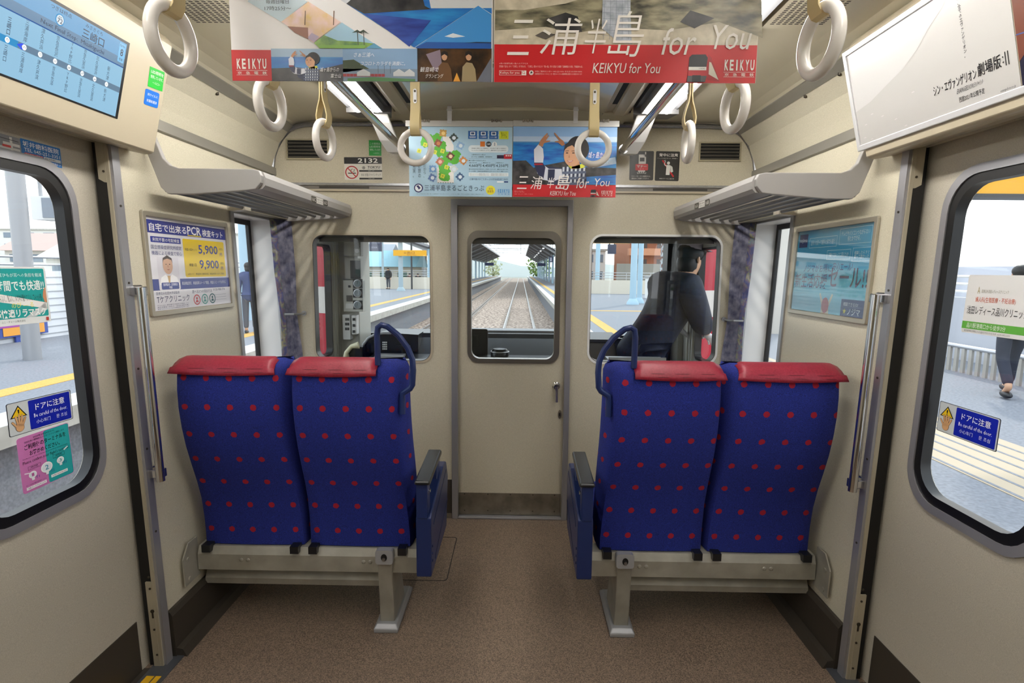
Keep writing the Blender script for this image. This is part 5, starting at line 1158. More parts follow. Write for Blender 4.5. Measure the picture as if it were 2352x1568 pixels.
# mask advert on the left door window (its left half is outside the picture)
a, b, c_, d = dg(0, 611), dg(103, 613), dg(116, 738), dg(0, 752)
yR = (b.y + c_.y) / 2; yL = yR - 0.25; zt, zb_ = b.z, c_.z; f = WF(-1, -0.0775)
O = f(yL, zt, 0.001); s = Sheet(O, f(yR, zt, 0.001) - O, f(yL, zb_, 0.001) - O, 260, 130, base='#e2e6e6', t=0.0005, r=6, ox=-145, oy=0)
s.rect(-140, 4, 108, 115, '#159a98', 1, 4)
s.text('ギャザー耳ひもが耳への負担を軽減', -100, 14, 98, 23, '#dff2f0', 3); s.text('長時間でも快適!!', -90, 30, 102, 54, '#eef6f4', 3, bold=0.015)
s.poly([(-140, 46), (106, 84), (106, 98), (-140, 66)], '#eceae8', 2); s.text('さらふく、息ふく、メガネが曇りにくい、フィット感', -60, 62, 90, 78, '#16181c', 3, shear=-0.2); s.poly([(20, 116), (100, 84), (106, 100), (60, 114)], '#c8d0d2', 2)
s.poly([(107, 46), (97, 56), (93, 70), (98, 82), (107, 84)], '#c88a64', 3); s.text('のび — る', -20, 80, 56, 92, '#e8e060', 3); s.text('超快適リラマスク', -80, 94, 98, 113, '#f4f6f4', 4, bold=0.02)
s.text('ユニ・チャーム株式会社', -60, 119, 20, 124, '#555', 3); s.rect(96, 118, 106, 126, '#b83a2e', 3)
s.out('advert_sticker', 'teal mask advert sticker on the left door window', 'sticker')
# clinic advert on the right door window
a, d = dg(2224, 631), dg(2210, 768); yR = (a.y + d.y) / 2; f = WF(1, -0.0775); zt, zb_ = dg(2224, 631).z, dg(2210, 762).z
O = f(yR, zt, 0.001); s = Sheet(O, f(yR - 0.225, zt, 0.001) - O, f(yR, zb_, 0.001) - O, 260, 140, base='#dcdcdc', t=0.0005, r=6)
s.text('医療法人浅田レディースクリニック', 66, 34, 172, 42, '#8a8578', 3); s.text('A', 48, 28, 58, 44, '#9a8e60', 3); s.text('婦人科(生殖医療・不妊治療)', 44, 52, 202, 66, '#c4502e', 3); s.text('浅田レディース品川クリニック', 14, 74, 250, 94, '#2a2a2c', 3)
s.rect(0, 112, 260, 130, '#5aa63a', 1); s.text('品川駅港南口から徒歩3分', 22, 115, 180, 127, '#f0f6ea', 3); s.text('東京都港区港南2-3-13 品川フロントビル3F  tel.03-3472-2203', 14, 132, 200, 137, '#555', 3)
s.out('advert_sticker', 'white clinic advert sticker with green band on the right door window', 'sticker')
# dentist plates above the left door
dw = lambda x, y: wall_at(x, y, -0.0605)
s = sheet_px([(45, 317), (137, 341), (143, 387), (52, 366)], 360, 180, dw, 0.001, base='#2a78c4', t=0.0006, r=8)
s.text('坂井歯科医院', 14, 14, 340, 62, '#f0f4fa', 3, bold=0.015); s.text('TEL 045-251-3351', 22, 72, 345, 104, '#f0f4fa', 3, bold=0.01); s.rect(20, 114, 185, 138, '#c8404e', 2, 8); s.text('歯科衛生士募集中', 28, 118, 178, 134, '#fbeaea', 3); s.rect(192, 112, 350, 140, '#e6ecf2', 2); s.text('横浜 坂井歯科', 200, 118, 300, 134, '#335', 3); s.text('横浜市南区高砂町 1-22 エクセア高砂 2F', 20, 148, 345, 168, '#f0f4fa', 3)
s.out('advert_sticker', 'blue dentist advert sticker above the left door window', 'sticker')
s = sheet_px([(-40, 296), (43, 317), (48, 366), (-40, 344)], 360, 180, dw, 0.001, base='#e8e8e6', t=0.0006)
s.rect(0, 0, 360, 148, '#8f9298', 1); s.rect(250, 10, 276, 140, '#e6e6e4', 2); s.rect(180, 60, 350, 84, '#e6e6e4', 2); s.rect(0, 100, 350, 120, '#dcdcda', 2); s.rect(170, 84, 256, 104, '#c8403a', 3); s.line([(0, 30), (340, 36)], 5, '#26282c', 3); s.text('横浜 関内 伊勢佐木', 190, 150, 350, 160, '#333', 3); s.text('地下鉄ブルーライン 阪東橋駅 徒歩2分 京急黄金町駅 徒歩5分', 170, 164, 352, 172, '#555', 3)
s.out('map_sticker', 'grey street map sticker left of the blue dentist advert', 'sticker')
# small stickers on the box over the left door
hp = head_at
s = sheet_px([(344, 152), (378, 166), (368, 209), (335, 196)], 150, 190, hp, 0.001, base='#18b434', t=0.0006)
for i, tx in enumerate(('LED照明を', '使用しています。')): s.text(tx, 14, 24 + i * 46, 140, 56 + i * 46, '#f0fbf0', 3)
s.text('〜ノルエコ〜', 40, 128, 116, 150, '#f0fbf0', 3)
s.out('notice_sticker', 'green notice sticker on the end of the left cream door box', 'sticker')
s = sheet_px([(334, 203), (366, 214), (359, 249), (327, 237)], 150, 160, hp, 0.001, base='#1a6fd4', t=0.0006, r=16)
s.text('抗ウイルス', 24, 34, 130, 62, '#f0f4fb', 3); s.text('抗菌処理済', 22, 96, 130, 126, '#f0f4fb', 3)
s.out('notice_sticker', 'round cornered blue notice sticker below the green one, left cream door box', 'sticker')
# end wall notices
s = sheet_px([(847, 322), (876, 322), (876, 358), (848, 357)], 100, 128, endp, 0.001, base='#139a3a', t=0.0006)
for i, tx in enumerate(('この車両は', 'LED照明を', '使用しています')): s.text(tx, 8, 20 + i * 25, 92, 38 + i * 25, '#dff4e2', 3)
s.text('〜ノルエコ〜', 34, 102, 84, 112, '#dff4e2', 3)
s.out('notice_sticker', 'small green notice on the end wall, above the car number plate', 'sticker')
s = sheet_px([(790, 361), (877, 361), (878, 413), (792, 413)], 315, 190, endp, 0.001, base='#dedbd2', t=0.001, r=8)
s.rect(0, 0, 315, 54, '#26272b', 1, 6); s.text('2132', 115, 9, 282, 48, '#f0efea', 3, bold=0.02); s.rect(0, 50, 315, 55, '#26272b', 1)
s.band(62, 127, 46, 55, '#b02226', 2, 36); s.rect(30, 130, 96, 138, '#2a2a2c', 2); s.line([(50, 122), (60, 112), (54, 104), (72, 98)], 3.4, '#2a2a2c', 2); s.line([(68, 122), (86, 116), (78, 106), (90, 100)], 3.4, '#2a2a2c', 2); s.line([(28, 90), (96, 164)], 8, '#b02226', 3)
s.circ(162, 88, 12, '#2a2a2c', 2); s.circ(162, 88, 8, '#dedbd2', 3); s.poly([(156, 92), (162, 80), (168, 92)], '#2a2a2c', 4); s.text('TOKYU', 192, 74, 298, 94, '#2a2a2c', 3, bold=0.02, shear=0.15); s.text('CAR CORPORATION', 192, 98, 298, 103, '#2a2a2c', 3)
s.rect(124, 108, 315, 122, '#2e2d2c', 1); s.text('昭和 57年', 200, 111, 250, 119, '#b8b4a8', 3); s.text('株式\n会社', 140, 138, 168, 158, '#2a2a2c', 3); s.text('京急ファインテック', 172, 136, 302, 160, '#2a2a2c', 3, shear=0.1); s.rect(124, 172, 315, 187, '#2e2d2c', 1); s.text('平成 22年', 200, 175, 250, 184, '#b8b4a8', 3)
s.out('number_plate', 'car number plate 2132 with no smoking sign on the end wall', 'sign')
s = sheet_px([(1447, 347), (1502, 347), (1500, 414), (1445, 414)], 290, 345, endp, 0.001, base='#2b2a28', t=0.0008, r=14)
s.poly([(182, 10), (196, 10), (196, 70), (182, 70)], '#e8e6e0', 2); s.rect(108, 40, 196, 150, '#e8e6e0', 2, 6); s.rect(122, 76, 178, 122, '#2b2a28', 3); s.rect(70, 152, 224, 228, '#c3262c', 3, 12); s.text('マナー', 88, 166, 206, 196, '#f4efea', 4, bold=0.02); s.text('モード', 124, 206, 172, 218, '#f4d8d4', 4)
s.rect(104, 228, 190, 262, '#e8e6e0', 2); [s.circ(114 + i * 22, 250, 9, '#2b2a28', 3, 10) for i in range(4)]; s.line([(92, 252), (104, 270)], 4, '#e8e6e0', 2); s.line([(204, 252), (190, 270)], 4, '#e8e6e0', 2)
s.text('マナーモードに設定の上、', 26, 288, 258, 306, '#e8e6e0', 3); s.text('通話はご遠慮ください。', 26, 314, 240, 332, '#e8e6e0', 3)
s.out('notice_sticker', 'black notice with mobile phone and red label on the end wall', 'sticker')
s = sheet_px([(1507, 347), (1562, 348), (1560, 416), (1505, 415)], 290, 345, endp, 0.001, base='#2b2a28', t=0.0008, r=14)
s.text('背中に注意', 40, 24, 266, 62, '#ece9e2', 3, bold=0.02); s.text('リュックは前に持つか、荷物棚へ。', 22, 76, 268, 88, '#d8d4cc', 3); s.circ(112, 118, 12, '#e8e6e0', 2, 16); s.circ(112, 118, 7, '#2b2a28', 3, 16); s.line([(112, 108), (112, 96)], 2, '#e8e6e0', 2)
s.circ(156, 136, 18, '#e8e6e0', 4); s.poly([(134, 160), (172, 158), (180, 180), (176, 275), (130, 275), (132, 200)], '#e8e6e0', 4); s.poly([(178, 160), (206, 180), (218, 236), (196, 246), (184, 236)], '#dcdad4', 4); s.line([(112, 130), (108, 156), (140, 176)], 9, '#e8e6e0', 4); s.line([(82, 104), (226, 296)], 19, '#c3262c', 3)
s.text('車内マナーにご協力を', 56, 312, 234, 326, '#e8e6e0', 3)
s.out('notice_sticker', 'black notice with backpack figure and red stripe on the end wall', 'sticker')
# ================================================================== DRIVER'S CAB
CY1 = 4.72                                  # inner face of the windscreen wall
M_CAB = mat('cab_grey', '#b9b8b0', 0.45); M_CABD = mat('cab_dark', '#3b3c3e', 0.45); M_PANEL = mat('cab_panel', '#d2d2ca', 0.4)
M_CONS = mat('console_black', '#17191c', 0.35); M_BODY = mat('train_red', '#b3122a', 0.25, coat=0.4); M_BODYW = mat('train_white', '#d8d2cc', 0.3)
fyz = lambda a, b, c: Vector((c, a, b))
for s, side in ((-1, 'left'), (1, 'right')):
    y1 = 4.19 if s < 0 else 4.19
    mb = MB(); mb.panel([(D + 0.046, 0.0), (CY1, 0.0), (CY1, 2.2), (D + 0.046, 2.2)], [rr(3.42, 0.84, y1, 1.645, 0.05)], s * 1.345, s * 1.385, 0, fyz)
    w = struct('trim_%d' % (22 if s < 0 else 23), mb, M_CAB, label='cab side wall with door window on the %s' % side)
    mb = MB(); mb.ring(rr(3.42, 0.84, y1, 1.645, 0.05), rr(3.435, 0.855, y1 - 0.015, 1.63, 0.04), s * 1.34, s * 1.388, 0, fyz); link('window_gasket', mb, M_BLACK, w)
    mb = MB(); mb.prism(rr(3.435, 0.855, y1 - 0.015, 1.63, 0.04), s * 1.37, s * 1.374, 0, fyz)
    if s < 0: link('window_pane', mb, M_GLASSW, w)      # the window on the other side is lowered
    mb = MB()
    for y in (y1 + 0.03, y1 + 0.09, y1 + 0.16): mb.box((min(s * 1.332, s * 1.346), y, 0.1), (max(s * 1.332, s * 1.346), y + 0.022, 1.75))
    each('door_post', mb, M_PANEL, w)
    # red front edge of the body outside, with a white band
    mb = MB(); q = [(4.25, 1.392), (4.32, 1.53), (4.44, 1.53), (4.44, 1.392)]
    for z0, z1, k in ((-0.9, 1.14, 0), (1.14, 1.34, 1), (1.34, 2.3, 0)): mb.prism([(s * b, a) for a, b in q], z0, z1, k)
    struct('trim_%d' % (24 if s < 0 else 25), mb, [M_BODY, M_BODYW], label='red and white edge of the train front outside the %s cab window' % side)
mb = MB(); mb.panel([(-1.385, -0.9), (1.385, -0.9), (1.385, 2.2), (-1.385, 2.2)], [rr(-1.28, 0.925, 1.285, 1.735, 0.05)], CY1, CY1 + 0.05, 0, lambda a, b, c: Vector((a, c, b)))
w = struct('wall_windscreen', mb, M_CABD)
mb = MB(); mb.ring(rr(-1.28, 0.925, 1.285, 1.735, 0.05), rr(-1.26, 0.945, 1.265, 1.715, 0.04), CY1 - 0.006, CY1 + 0.05, 0, lambda a, b, c: Vector((a, c, b))); link('windscreen_gasket', mb, M_BLACK, w)
mb = MB(); mb.prism(rr(-1.26, 0.945, 1.265, 1.715, 0.04), CY1 + 0.02, CY1 + 0.026, 0, lambda a, b, c: Vector((a, c, b))); link('windscreen_pane', mb, M_GLASSW, w)
struct('ceiling_cab', MB().box((-1.385, D + 0.046, 2.2), (1.385, CY1, 2.24)), M_CAB)
# tall instrument column on the left
def pnl(px0, py0, px1, py1, y):
    a, b = at(px0, py0, y=y), at(px1, py1, y=y); return a.x, b.x, b.z, a.z
t = thing('instrument_column', 'grey instrument column with three round gauges seen through the left cab window', 'instrument panel', (-1.24, 4.4, 0.0))
mb = MB(); mb.box((-1.343, 4.36, 0.0), (-1.19, 4.70, 2.19)); link('column', mb, M_PANEL, t, bevel=0.01)
x0, x1, z0, z1 = pnl(788, 541, 829, 588, 4.30); mb = MB(); mb.box((x0, 4.30, z0), (x1, 4.37, z1)); lb = link('speaker_box', mb, mat('cab_panel_light', '#b9bab2', 0.4), t, bevel=0.006)
mb = MB()
gx0, gx1, gz0, gz1 = pnl(813, 548, 827, 570, 4.298)
for i in range(5):
    for j in range(7): mb.box((gx0 + (gx1 - gx0) * i / 5 + (j % 2) * 0.003, 4.2975, gz0 + (gz1 - gz0) * j / 7), (gx0 + (gx1 - gx0) * i / 5 + 0.005 + (j % 2) * 0.003, 4.3, gz0 + (gz1 - gz0) * j / 7 + 0.005))
o = link('speaker_hole', mb, M_BLACK, lb); o['kind'] = 'stuff'
p = at(820, 576, y=4.298); mb = MB(); mb.lathe(p, [(0.016, 0), (0.014, 0.004)], axis='y'); link('speaker_knob', mb, M_WHITE, lb)
x0, x1, z0, z1 = pnl(791, 593, 829, 641, 4.33); mb = MB(); mb.box((x0, 4.33, z0), (x1, 4.37, z1)); link('display_plate', mb, M_PANEL, t)
x0, x1, z0, z1 = pnl(804, 598, 828, 640, 4.325); mb = MB(); mb.box((x0, 4.325, z0), (x1, 4.332, z1)); link('dark_display', mb, M_BLACKP, t)
x0, x1, z0, z1 = pnl(787, 643, 834, 716, 4.30); mb = MB(); mb.box((x0, 4.30, z0), (x1, 4.37, z1)); link('gauge_plate', mb, M_PANEL, t, bevel=0.004)
for cy in (651, 673, 700):
    p = at(822, cy, y=4.30); mb = MB(); mb.box((p.x - 0.036, 4.296, p.z - 0.034), (p.x + 0.036, 4.30, p.z + 0.034), 1); mb.lathe(Vector((p.x, 4.296, p.z)), [(0.031, 0), (0.031, 0.008), (0.026, 0.009)], 0, axis='y')
    mb.lathe(Vector((p.x, 4.2872, p.z)), [(0.026, 0), (0.0255, 0.0005)], 2, axis='y'); mb.box((p.x - 0.0015, 4.2862, p.z - 0.004), (p.x + 0.0015, 4.2866, p.z + 0.02), 1)
    link('gauge', mb, [M_ALU, M_BLACKP, mat('gauge_face', '#7f8a90', 0.2)], t)
for (a, b, c, d, m) in ((796, 678, 809, 692, M_CABD), (794, 697, 812, 708, M_WHITE), (800, 655, 805, 660, M_CABD)):
    x0, x1, z0, z1 = pnl(a, b, c, d, 4.297); mb = MB(); mb.box((x0, 4.292, z0), (x1, 4.30, z1)); link('switch', mb, m, t)
x0, x1, z0, z1 = pnl(786, 722, 805, 780, 4.28); mb = MB(); mb.box((x0, 4.28, z0), (x1, 4.37, z1)); sp = link('switch_plate', mb, M_WHITE, t, bevel=0.003)
x0, x1, z0, z1 = pnl(807, 724, 819, 768, 4.29); mb = MB(); mb.box((x0, 4.29, z0), (x1, 4.37, z1)); sp2 = link('switch_plate', mb, M_WHITE, t, bevel=0.003)
for i in range(3):
    for xx in (795, 800): 
        p = at(xx, 733 + i * 11, y=4.279); mb = MB(); mb.box((p.x - 0.006, 4.274, p.z - 0.010), (p.x + 0.006, 4.281, p.z + 0.010)); link('switch', mb, M_CABD, sp)
    p = at(813, 733 + i * 14, y=4.289); mb = MB(); mb.box((p.x - 0.009, 4.282, p.z - 0.010), (p.x + 0.009, 4.291, p.z + 0.010)); link('switch', mb, M_CABD, sp2)
# telephone handset
p = at(806, 806, y=4.05); t = thing('telephone_handset', 'cream telephone handset below the instrument column in the cab', 'telephone', (p.x, p.y, p.z - 0.1))
mb = MB(); mb.tube([Vector((p.x - 0.035, 4.05, p.z - 0.06)), Vector((p.x - 0.03, 4.04, p.z - 0.01)), Vector((p.x + 0.01, 4.035, p.z + 0.035)), Vector((p.x + 0.06, 4.04, p.z + 0.045))], [0.026, 0.016, 0.016, 0.026], n=12); link('handset', mb, mat('handset_cream', '#c9c2a2', 0.35), t, smooth=True)
mb = MB(); mb.box((p.x - 0.03, 4.06, p.z - 0.12), (p.x + 0.08, 4.16, p.z + 0.03)); link('cradle', mb, M_BLACKP, t, bevel=0.01)
mb = MB(); mb.box((p.x - 0.03, 4.06, 0.0), (p.x + 0.08, 4.16, p.z - 0.12)); link('stand', mb, M_CABD, t)
# driving console
t = thing('driving_console', 'black driving console with screens and levers below the windscreen', 'console', (-0.3, 4.3, 0.0))
mb = MB(); mb.prism([(3.98, 0.0), (3.98, 0.845), (4.16, 0.855), (4.36, 0.955), (4.40, 0.985), (4.70, 0.985), (4.70, 0.0)], -1.03, 0.40, 0, fyz); link('desk', mb, M_CONS, t)
mb = MB(); mb.prism([(3.97, 0.845), (3.97, 0.862), (4.10, 0.866), (4.10, 0.85)], -0.98, -0.78, 0, fyz); link('desk_pad', mb, M_ALUP, t)
mb = MB(); mb.prism([(4.50, 0.9855), (4.50, 1.00), (4.56, 1.012), (4.60, 1.006), (4.60, 0.9855)], -0.62, 0.40, 0, fyz); link('top_strip', mb, M_ALUP, t)
hood = [at(px, py, y=4.18) for px, py in ((829, 835), (830, 806), (835, 790), (846, 776), (862, 768), (880, 765), (898, 765))]
mb = MB(); mb.tube(hood, 0.011, n=10); link('hood_rim', mb, M_ALUP, t, smooth=True)
mb = MB(); h2 = [(p.x, p.z) for p in hood] + [(hood[-1].x + 0.2, hood[-1].z - 0.01), (hood[-1].x + 0.2, 0.86), (hood[0].x, 0.86)]; mb.prism(h2, 4.19, 4.42, 0, lambda a, b, c: Vector((a, c, b))); link('instrument_hood', mb, M_CONS, t)
mb = MB()
for i in range(4):
    for j in range(3):
        p = at(880 + j * 3.8, 786 + i * 5, y=4.185); mb.box((p.x - 0.0045, 4.180, p.z - 0.005), (p.x + 0.0045, 4.187, p.z + 0.005))
each('key', mb, M_WHITE, t)
x0, x1, z0, z1 = pnl(846, 780, 870, 812, 4.184); mb = MB(); mb.box((x0, 4.183, z0), (x1, 4.19, z1)); link('meter_screen', mb, mat('screen_off', '#0d1218', 0.12), t)
mb = MB(); p = at(926, 806, y=4.12); mb.cyl((p.x, 4.12, 0.85), (p.x, 4.12, p.z + 0.02), 0.012); mb.box((p.x - 0.05, 4.10, p.z + 0.015), (p.x + 0.05, 4.14, p.z + 0.04)); link('lever', mb, M_BLACKP, t)
x0, x1, z0, z1 = pnl(1078, 755, 1120, 815, 4.16); mb = MB(); mb.prism(rr(x0, z0, x1, z1, 0.015, 4), 4.16, 4.2, 0, lambda a, b, c: Vector((a, c, b))); mo = link('monitor', mb, M_BLACKP, t)
x0, x1, z0, z1 = pnl(1085, 770, 1099, 796, 4.158); mb = MB(); mb.box((x0, 4.157, z0), (x1, 4.161, z1)); link('monitor_screen', mb, mat('screen_off', '#0d1218', 0.12), mo)
p = at(1148, 818, y=4.12); mb = MB(); mb.lathe(Vector((p.x, 4.12, 0.851)), [(0.066, 0), (0.066, 0.03), (0.05, 0.055), (0.0, 0.06)], 0, 24); mb.torus((p.x, 4.12, 0.885), 0.066, 0.004, (1, 0, 0), (0, 1, 0), 1, 32, 8); link('round_speaker', mb, [M_BLACKP, M_ALU], t, smooth=True)
# right hand locker and tray
t = thing('cab_locker', 'grey cab locker with small display seen through the right cab window', 'locker', (0.8, 4.3, 0))
mb = MB(); mb.box((0.42, 4.20, 0.0), (0.80, 4.70, 0.955)); link('body', mb, mat('locker_grey', '#6a6660', 0.4, 0.2), t, bevel=0.01)
mb = MB(); mb.box((0.41, 4.18, 0.955), (0.81, 4.70, 0.975)); link('top', mb, M_CABD, t)
x0, x1, z0, z1 = pnl(1412, 777, 1450, 789, 4.15); mb = MB(); mb.box((x0, 4.15, z0), (x1, 4.18, z1)); ds = link('display', mb, M_BLACKP, t)
a = at(1418, 780, y=4.1485); s = Sheet((a.x, 4.1485, a.z), (0.075, 0, 0), (0, 0, -0.02), 60, 14, base=None); s.text('02:28', 6, 1, 50, 13, '#b8a060', 1); s.out('display_digits', parent=ds)
x0, x1, z0, z1 = pnl(1397, 819, 1528, 831, 3.6); mb = MB(); mb.box((x0, 3.58, z0), (x1, 3.74, z0 + 0.012)); mb.box((x0, 3.58, z0), (x1, 3.59, z1)); mb.box((x0, 3.58, 0.0), (x0 + 0.03, 3.61, z0)); mb.box((x1 - 0.03, 3.71, 0.0), (x1, 3.74, z0))
tag(link('document_tray', mb, M_ALUP, None), 'grey metal document tray at the bottom of the right cab window', 'tray')
for (a, b, c, d, lab) in ((1419, 544, 1447, 557, 'pale box on the cab ceiling, left of the rusty pillar'), (1565, 546, 1592, 556, 'pale box on the cab ceiling beside the leaning person')):
    x0, x1, z0, z1 = pnl(a, b, c, d, 4.4); mb = MB(); mb.box((x0, 4.36, z0), (x1, 4.46, z1)); mb.box(((x0 + x1) / 2 - 0.01, 4.40, z1), ((x0 + x1) / 2 + 0.01, 4.42, 2.2)); tag(link('cab_lamp', mb, [M_WHITE], None), lab, 'lamp', 'cab ceiling lamps')
# upright frame right of the windscreen
mb = MB(); mb.box((1.21, 4.56, 0.93), (1.23, 4.715, 1.75)); struct('trim_26', mb, M_BLACK, label='black upright frame at the right end of the windscreen')
mb = MB(); mb.box((1.303, 4.50, 0.0), (1.343, 4.70, 2.19)); tag(link('side_cabinet', mb, M_CAB, None), 'grey upright cabinet behind the leaning person in the cab', 'cabinet')

# ================================================================== PEOPLE
def skin(name, V_, E_, R_, m, parent, sub=2, root=0):
    me = bpy.data.meshes.new(name); org = ORG[parent.name]
    me.from_pydata([Vector(v) - org for v in V_], E_, []); me.update()
    o = bpy.data.objects.new(name, me); COL.objects.link(o); o.parent = parent; ORG[o.name] = org
    md = o.modifiers.new('skin', 'SKIN'); md.use_smooth_shade = True
    for i, sv in enumerate(me.skin_vertices[0].data):
        r = R_[i]; sv.radius = (r, r) if isinstance(r, (int, float)) else r; sv.use_root = (i == root); sv.use_loose = False
    sd = o.modifiers.new('sub', 'SUBSURF'); sd.levels = sub; sd.render_levels = sub
    me.materials.append(m); return o
def bake(o):                               # keep the grown surface as plain mesh
    dg = bpy.context.evaluated_depsgraph_get(); ev = o.evaluated_get(dg); me = bpy.data.meshes.new_from_object(ev, depsgraph=dg)
    me.materials.clear(); me.materials.append(o.data.materials[0]); o.modifiers.clear(); o.data = me
    for p in me.polygons: p.use_smooth = True
    return o
M_SKIN = mat('skin', '#c99f80', 0.5); M_NAVY = noise_mat('coat_navy', '#0d1222', '#161e36', 50, 0.75); M_HAIR = mat('hair_black', '#15120f', 0.5); M_GLOVE = mat('glove_white', '#d4d2d4', 0.7); M_SHOE = mat('shoe_black', '#121214', 0.4)
def person(label, base, yaw, coat, trousers, J=None, cap=None, gloves=False, hair=M_HAIR, group=None, k=1.0, hem=True, bulk=1.0):
    """J: joints in the person's own frame: x to his right, y forward, z up (metres, height 1.72)"""
    t = thing('person', label, 'person', base, group); B = Vector(base); ca, sa = cos(yaw), sin(yaw)
    W = lambda p: B + Vector((p[0] * ca - p[1] * sa, p[0] * sa + p[1] * ca, p[2])) * 1.0 * k if k != 1.0 else B + Vector((p[0] * ca - p[1] * sa, p[0] * sa + p[1] * ca, p[2]))
    j = dict(pelvis=(0, 0, 0.92), waist=(0, 0.01, 1.08), chest=(0, 0.0, 1.28), neck=(0, 0, 1.44), head0=(0, 0.02, 1.53), head1=(0, 0.025, 1.63),
             shR=(0.18, 0, 1.40), elR=(0.24, -0.03, 1.12), wrR=(0.24, 0.04, 0.88), shL=(-0.18, 0, 1.40), elL=(-0.24, -0.03, 1.12), wrL=(-0.24, 0.04, 0.88),
             hpR=(0.09, 0, 0.88), knR=(0.10, 0.02, 0.49), anR=(0.10, -0.01, 0.09), toR=(0.11, 0.15, 0.035), hpL=(-0.09, 0, 0.88), knL=(-0.10, 0.02, 0.49), anL=(-0.10, -0.01, 0.09), toL=(-0.11, 0.15, 0.035))
    if J: j.update(J)
    P = {n: W(v) for n, v in j.items()}
    names = ['pelvis', 'waist', 'chest', 'neck', 'head0', 'head1', 'shR', 'elR', 'wrR', 'shL', 'elL', 'wrL', 'hpR', 'knR', 'anR', 'toR', 'hpL', 'knL', 'anL', 'toL']
    ix = {n: i for i, n in enumerate(names)}
    E_ = [(ix[a], ix[b]) for a, b in (('pelvis', 'waist'), ('waist', 'chest'), ('chest', 'neck'), ('neck', 'head0'), ('head0', 'head1'), ('chest', 'shR'), ('shR', 'elR'), ('elR', 'wrR'), ('chest', 'shL'), ('shL', 'elL'), ('elL', 'wrL'), ('pelvis', 'hpR'), ('hpR', 'knR'), ('knR', 'anR'), ('anR', 'toR'), ('pelvis', 'hpL'), ('hpL', 'knL'), ('knL', 'anL'), ('anL', 'toL'))]
    R_ = [0.12, 0.115, 0.125, 0.055, 0.082, 0.078, 0.05, 0.038, 0.03, 0.05, 0.038, 0.03, 0.085, 0.058, 0.042, 0.035, 0.085, 0.058, 0.042, 0.035]
    body = bake(skin('body', [P[n] for n in names], E_, R_, M_SKIN, t))
    # face: nose, ears, hair
    f = (P['head1'] - P['head0']).normalized(); fw = Vector((-sa, ca, 0)); hc = (P['head0'] + P['head1']) / 2; rt = Vector((ca, sa, 0))
    mb = MB(); mb.ell(hc + fw * 0.088 - f * 0.01, (0.012, 0.012, 0.02), n=8, m=6)
    link('nose', mb, M_SKIN, body, smooth=True)
    for sg in (-1, 1):
        mb = MB(); mb.ell(hc + rt * 0.078 * sg - f * 0.005, (0.012, 0.012, 0.028), n=8, m=6); link('ear', mb, M_SKIN, body, smooth=True)
        mb = MB(); mb.ell(hc + fw * 0.078 + rt * 0.031 * sg + f * 0.02, (0.009, 0.009, 0.006), n=8, m=6); link('eye', mb, M_HAIR, body, smooth=True)
    mb = MB(); mb.ell(hc + fw * 0.079 - f * 0.052, (0.018, 0.008, 0.006), n=8, m=6, rot=Matrix.Rotation(yaw, 3, 'Z')); link('mouth', mb, mat('lips', '#8f5a4c', 0.5), body, smooth=True)
    mb = MB(); mb.ell(hc - f * 0.035 - fw * 0.03, (0.08, 0.075, 0.095), n=14, m=10, rot=Matrix.Rotation(yaw, 3, 'Z')); mb.ell(hc + f * 0.045 - fw * 0.018, (0.094, 0.10, 0.085), n=16, m=10, rot=Matrix.Rotation(yaw, 3, 'Z')); link('hair', mb, hair, t, smooth=True)
    # coat
    hemz = 0.30
    ex = P['pelvis'] + (P['pelvis'] - P['waist']).normalized() * (0.16 if hem else 0.04)
    cv = [P['waist'], P['chest'], P['chest'].lerp(P['neck'], 0.72), P['shR'], P['elR'], P['elR'].lerp(P['wrR'], 0.93), P['shL'], P['elL'], P['elL'].lerp(P['wrL'], 0.93), P['pelvis'], ex]
    bake(skin('coat', cv, [(0, 1), (1, 2), (1, 3), (3, 4), (4, 5), (1, 6), (6, 7), (7, 8), (0, 9), (9, 10)], [0.165 * bulk, 0.175 * bulk, 0.10 * bulk, 0.105 * bulk, 0.08 * bulk, 0.058, 0.105 * bulk, 0.08 * bulk, 0.058, 0.17 * bulk, 0.185 * bulk], coat, t))
    tv = [P['pelvis'], P['hpR'], P['knR'], P['anR'].lerp(P['knR'], 0.05), P['hpL'], P['knL'], P['anL'].lerp(P['knL'], 0.05)]
    bake(skin('trousers', tv, [(0, 1), (1, 2), (2, 3), (0, 4), (4, 5), (5, 6)], [0.13, 0.10, 0.075, 0.06, 0.10, 0.075, 0.06], trousers, t))
    for a, b in (('anR', 'toR'), ('anL', 'toL')):
        u = (P[b] - P[a]); u.z = 0; c = P[a] + u * 0.45; c.z = min(P[a].z, P[b].z) + 0.005
        mb = MB(); mb.ell(c, (0.052, 0.14, 0.045), n=14, m=8, rot=Matrix.Rotation(math.atan2(u.y, u.x) - pi / 2, 3, 'Z')); link('shoe', mb, M_SHOE, t, smooth=True)
    for sg, el, wr in ((1, 'elR', 'wrR'), (-1, 'elL', 'wrL')):
        d = (P[wr] - P[el]).normalized(); n_ = d.cross(Vector((0, 0, 1))) if abs(d.z) < 0.95 else Vector((0, 1, 0)).cross(d); n_.normalize(); m_ = d.cross(n_)
        hv = [P[wr], P[wr] + d * 0.045, P[wr] + d * 0.085]; he = [(0, 1), (1, 2)]; hr = [0.024, (0.036, 0.02), (0.036, 0.017)]
        for q, (off, ln) in enumerate(((-0.027, 0.060), (-0.009, 0.072), (0.009, 0.068), (0.027, 0.052))):
            o = len(hv); base_ = P[wr] + d * 0.088 + n_ * off
            hv += [base_, base_ + d * ln * 0.55 + m_ * 0.006, base_ + d * ln * 0.9 + m_ * 0.02]; he += [(2, o), (o, o + 1), (o + 1, o + 2)]; hr += [0.0095, 0.009, 0.0075]
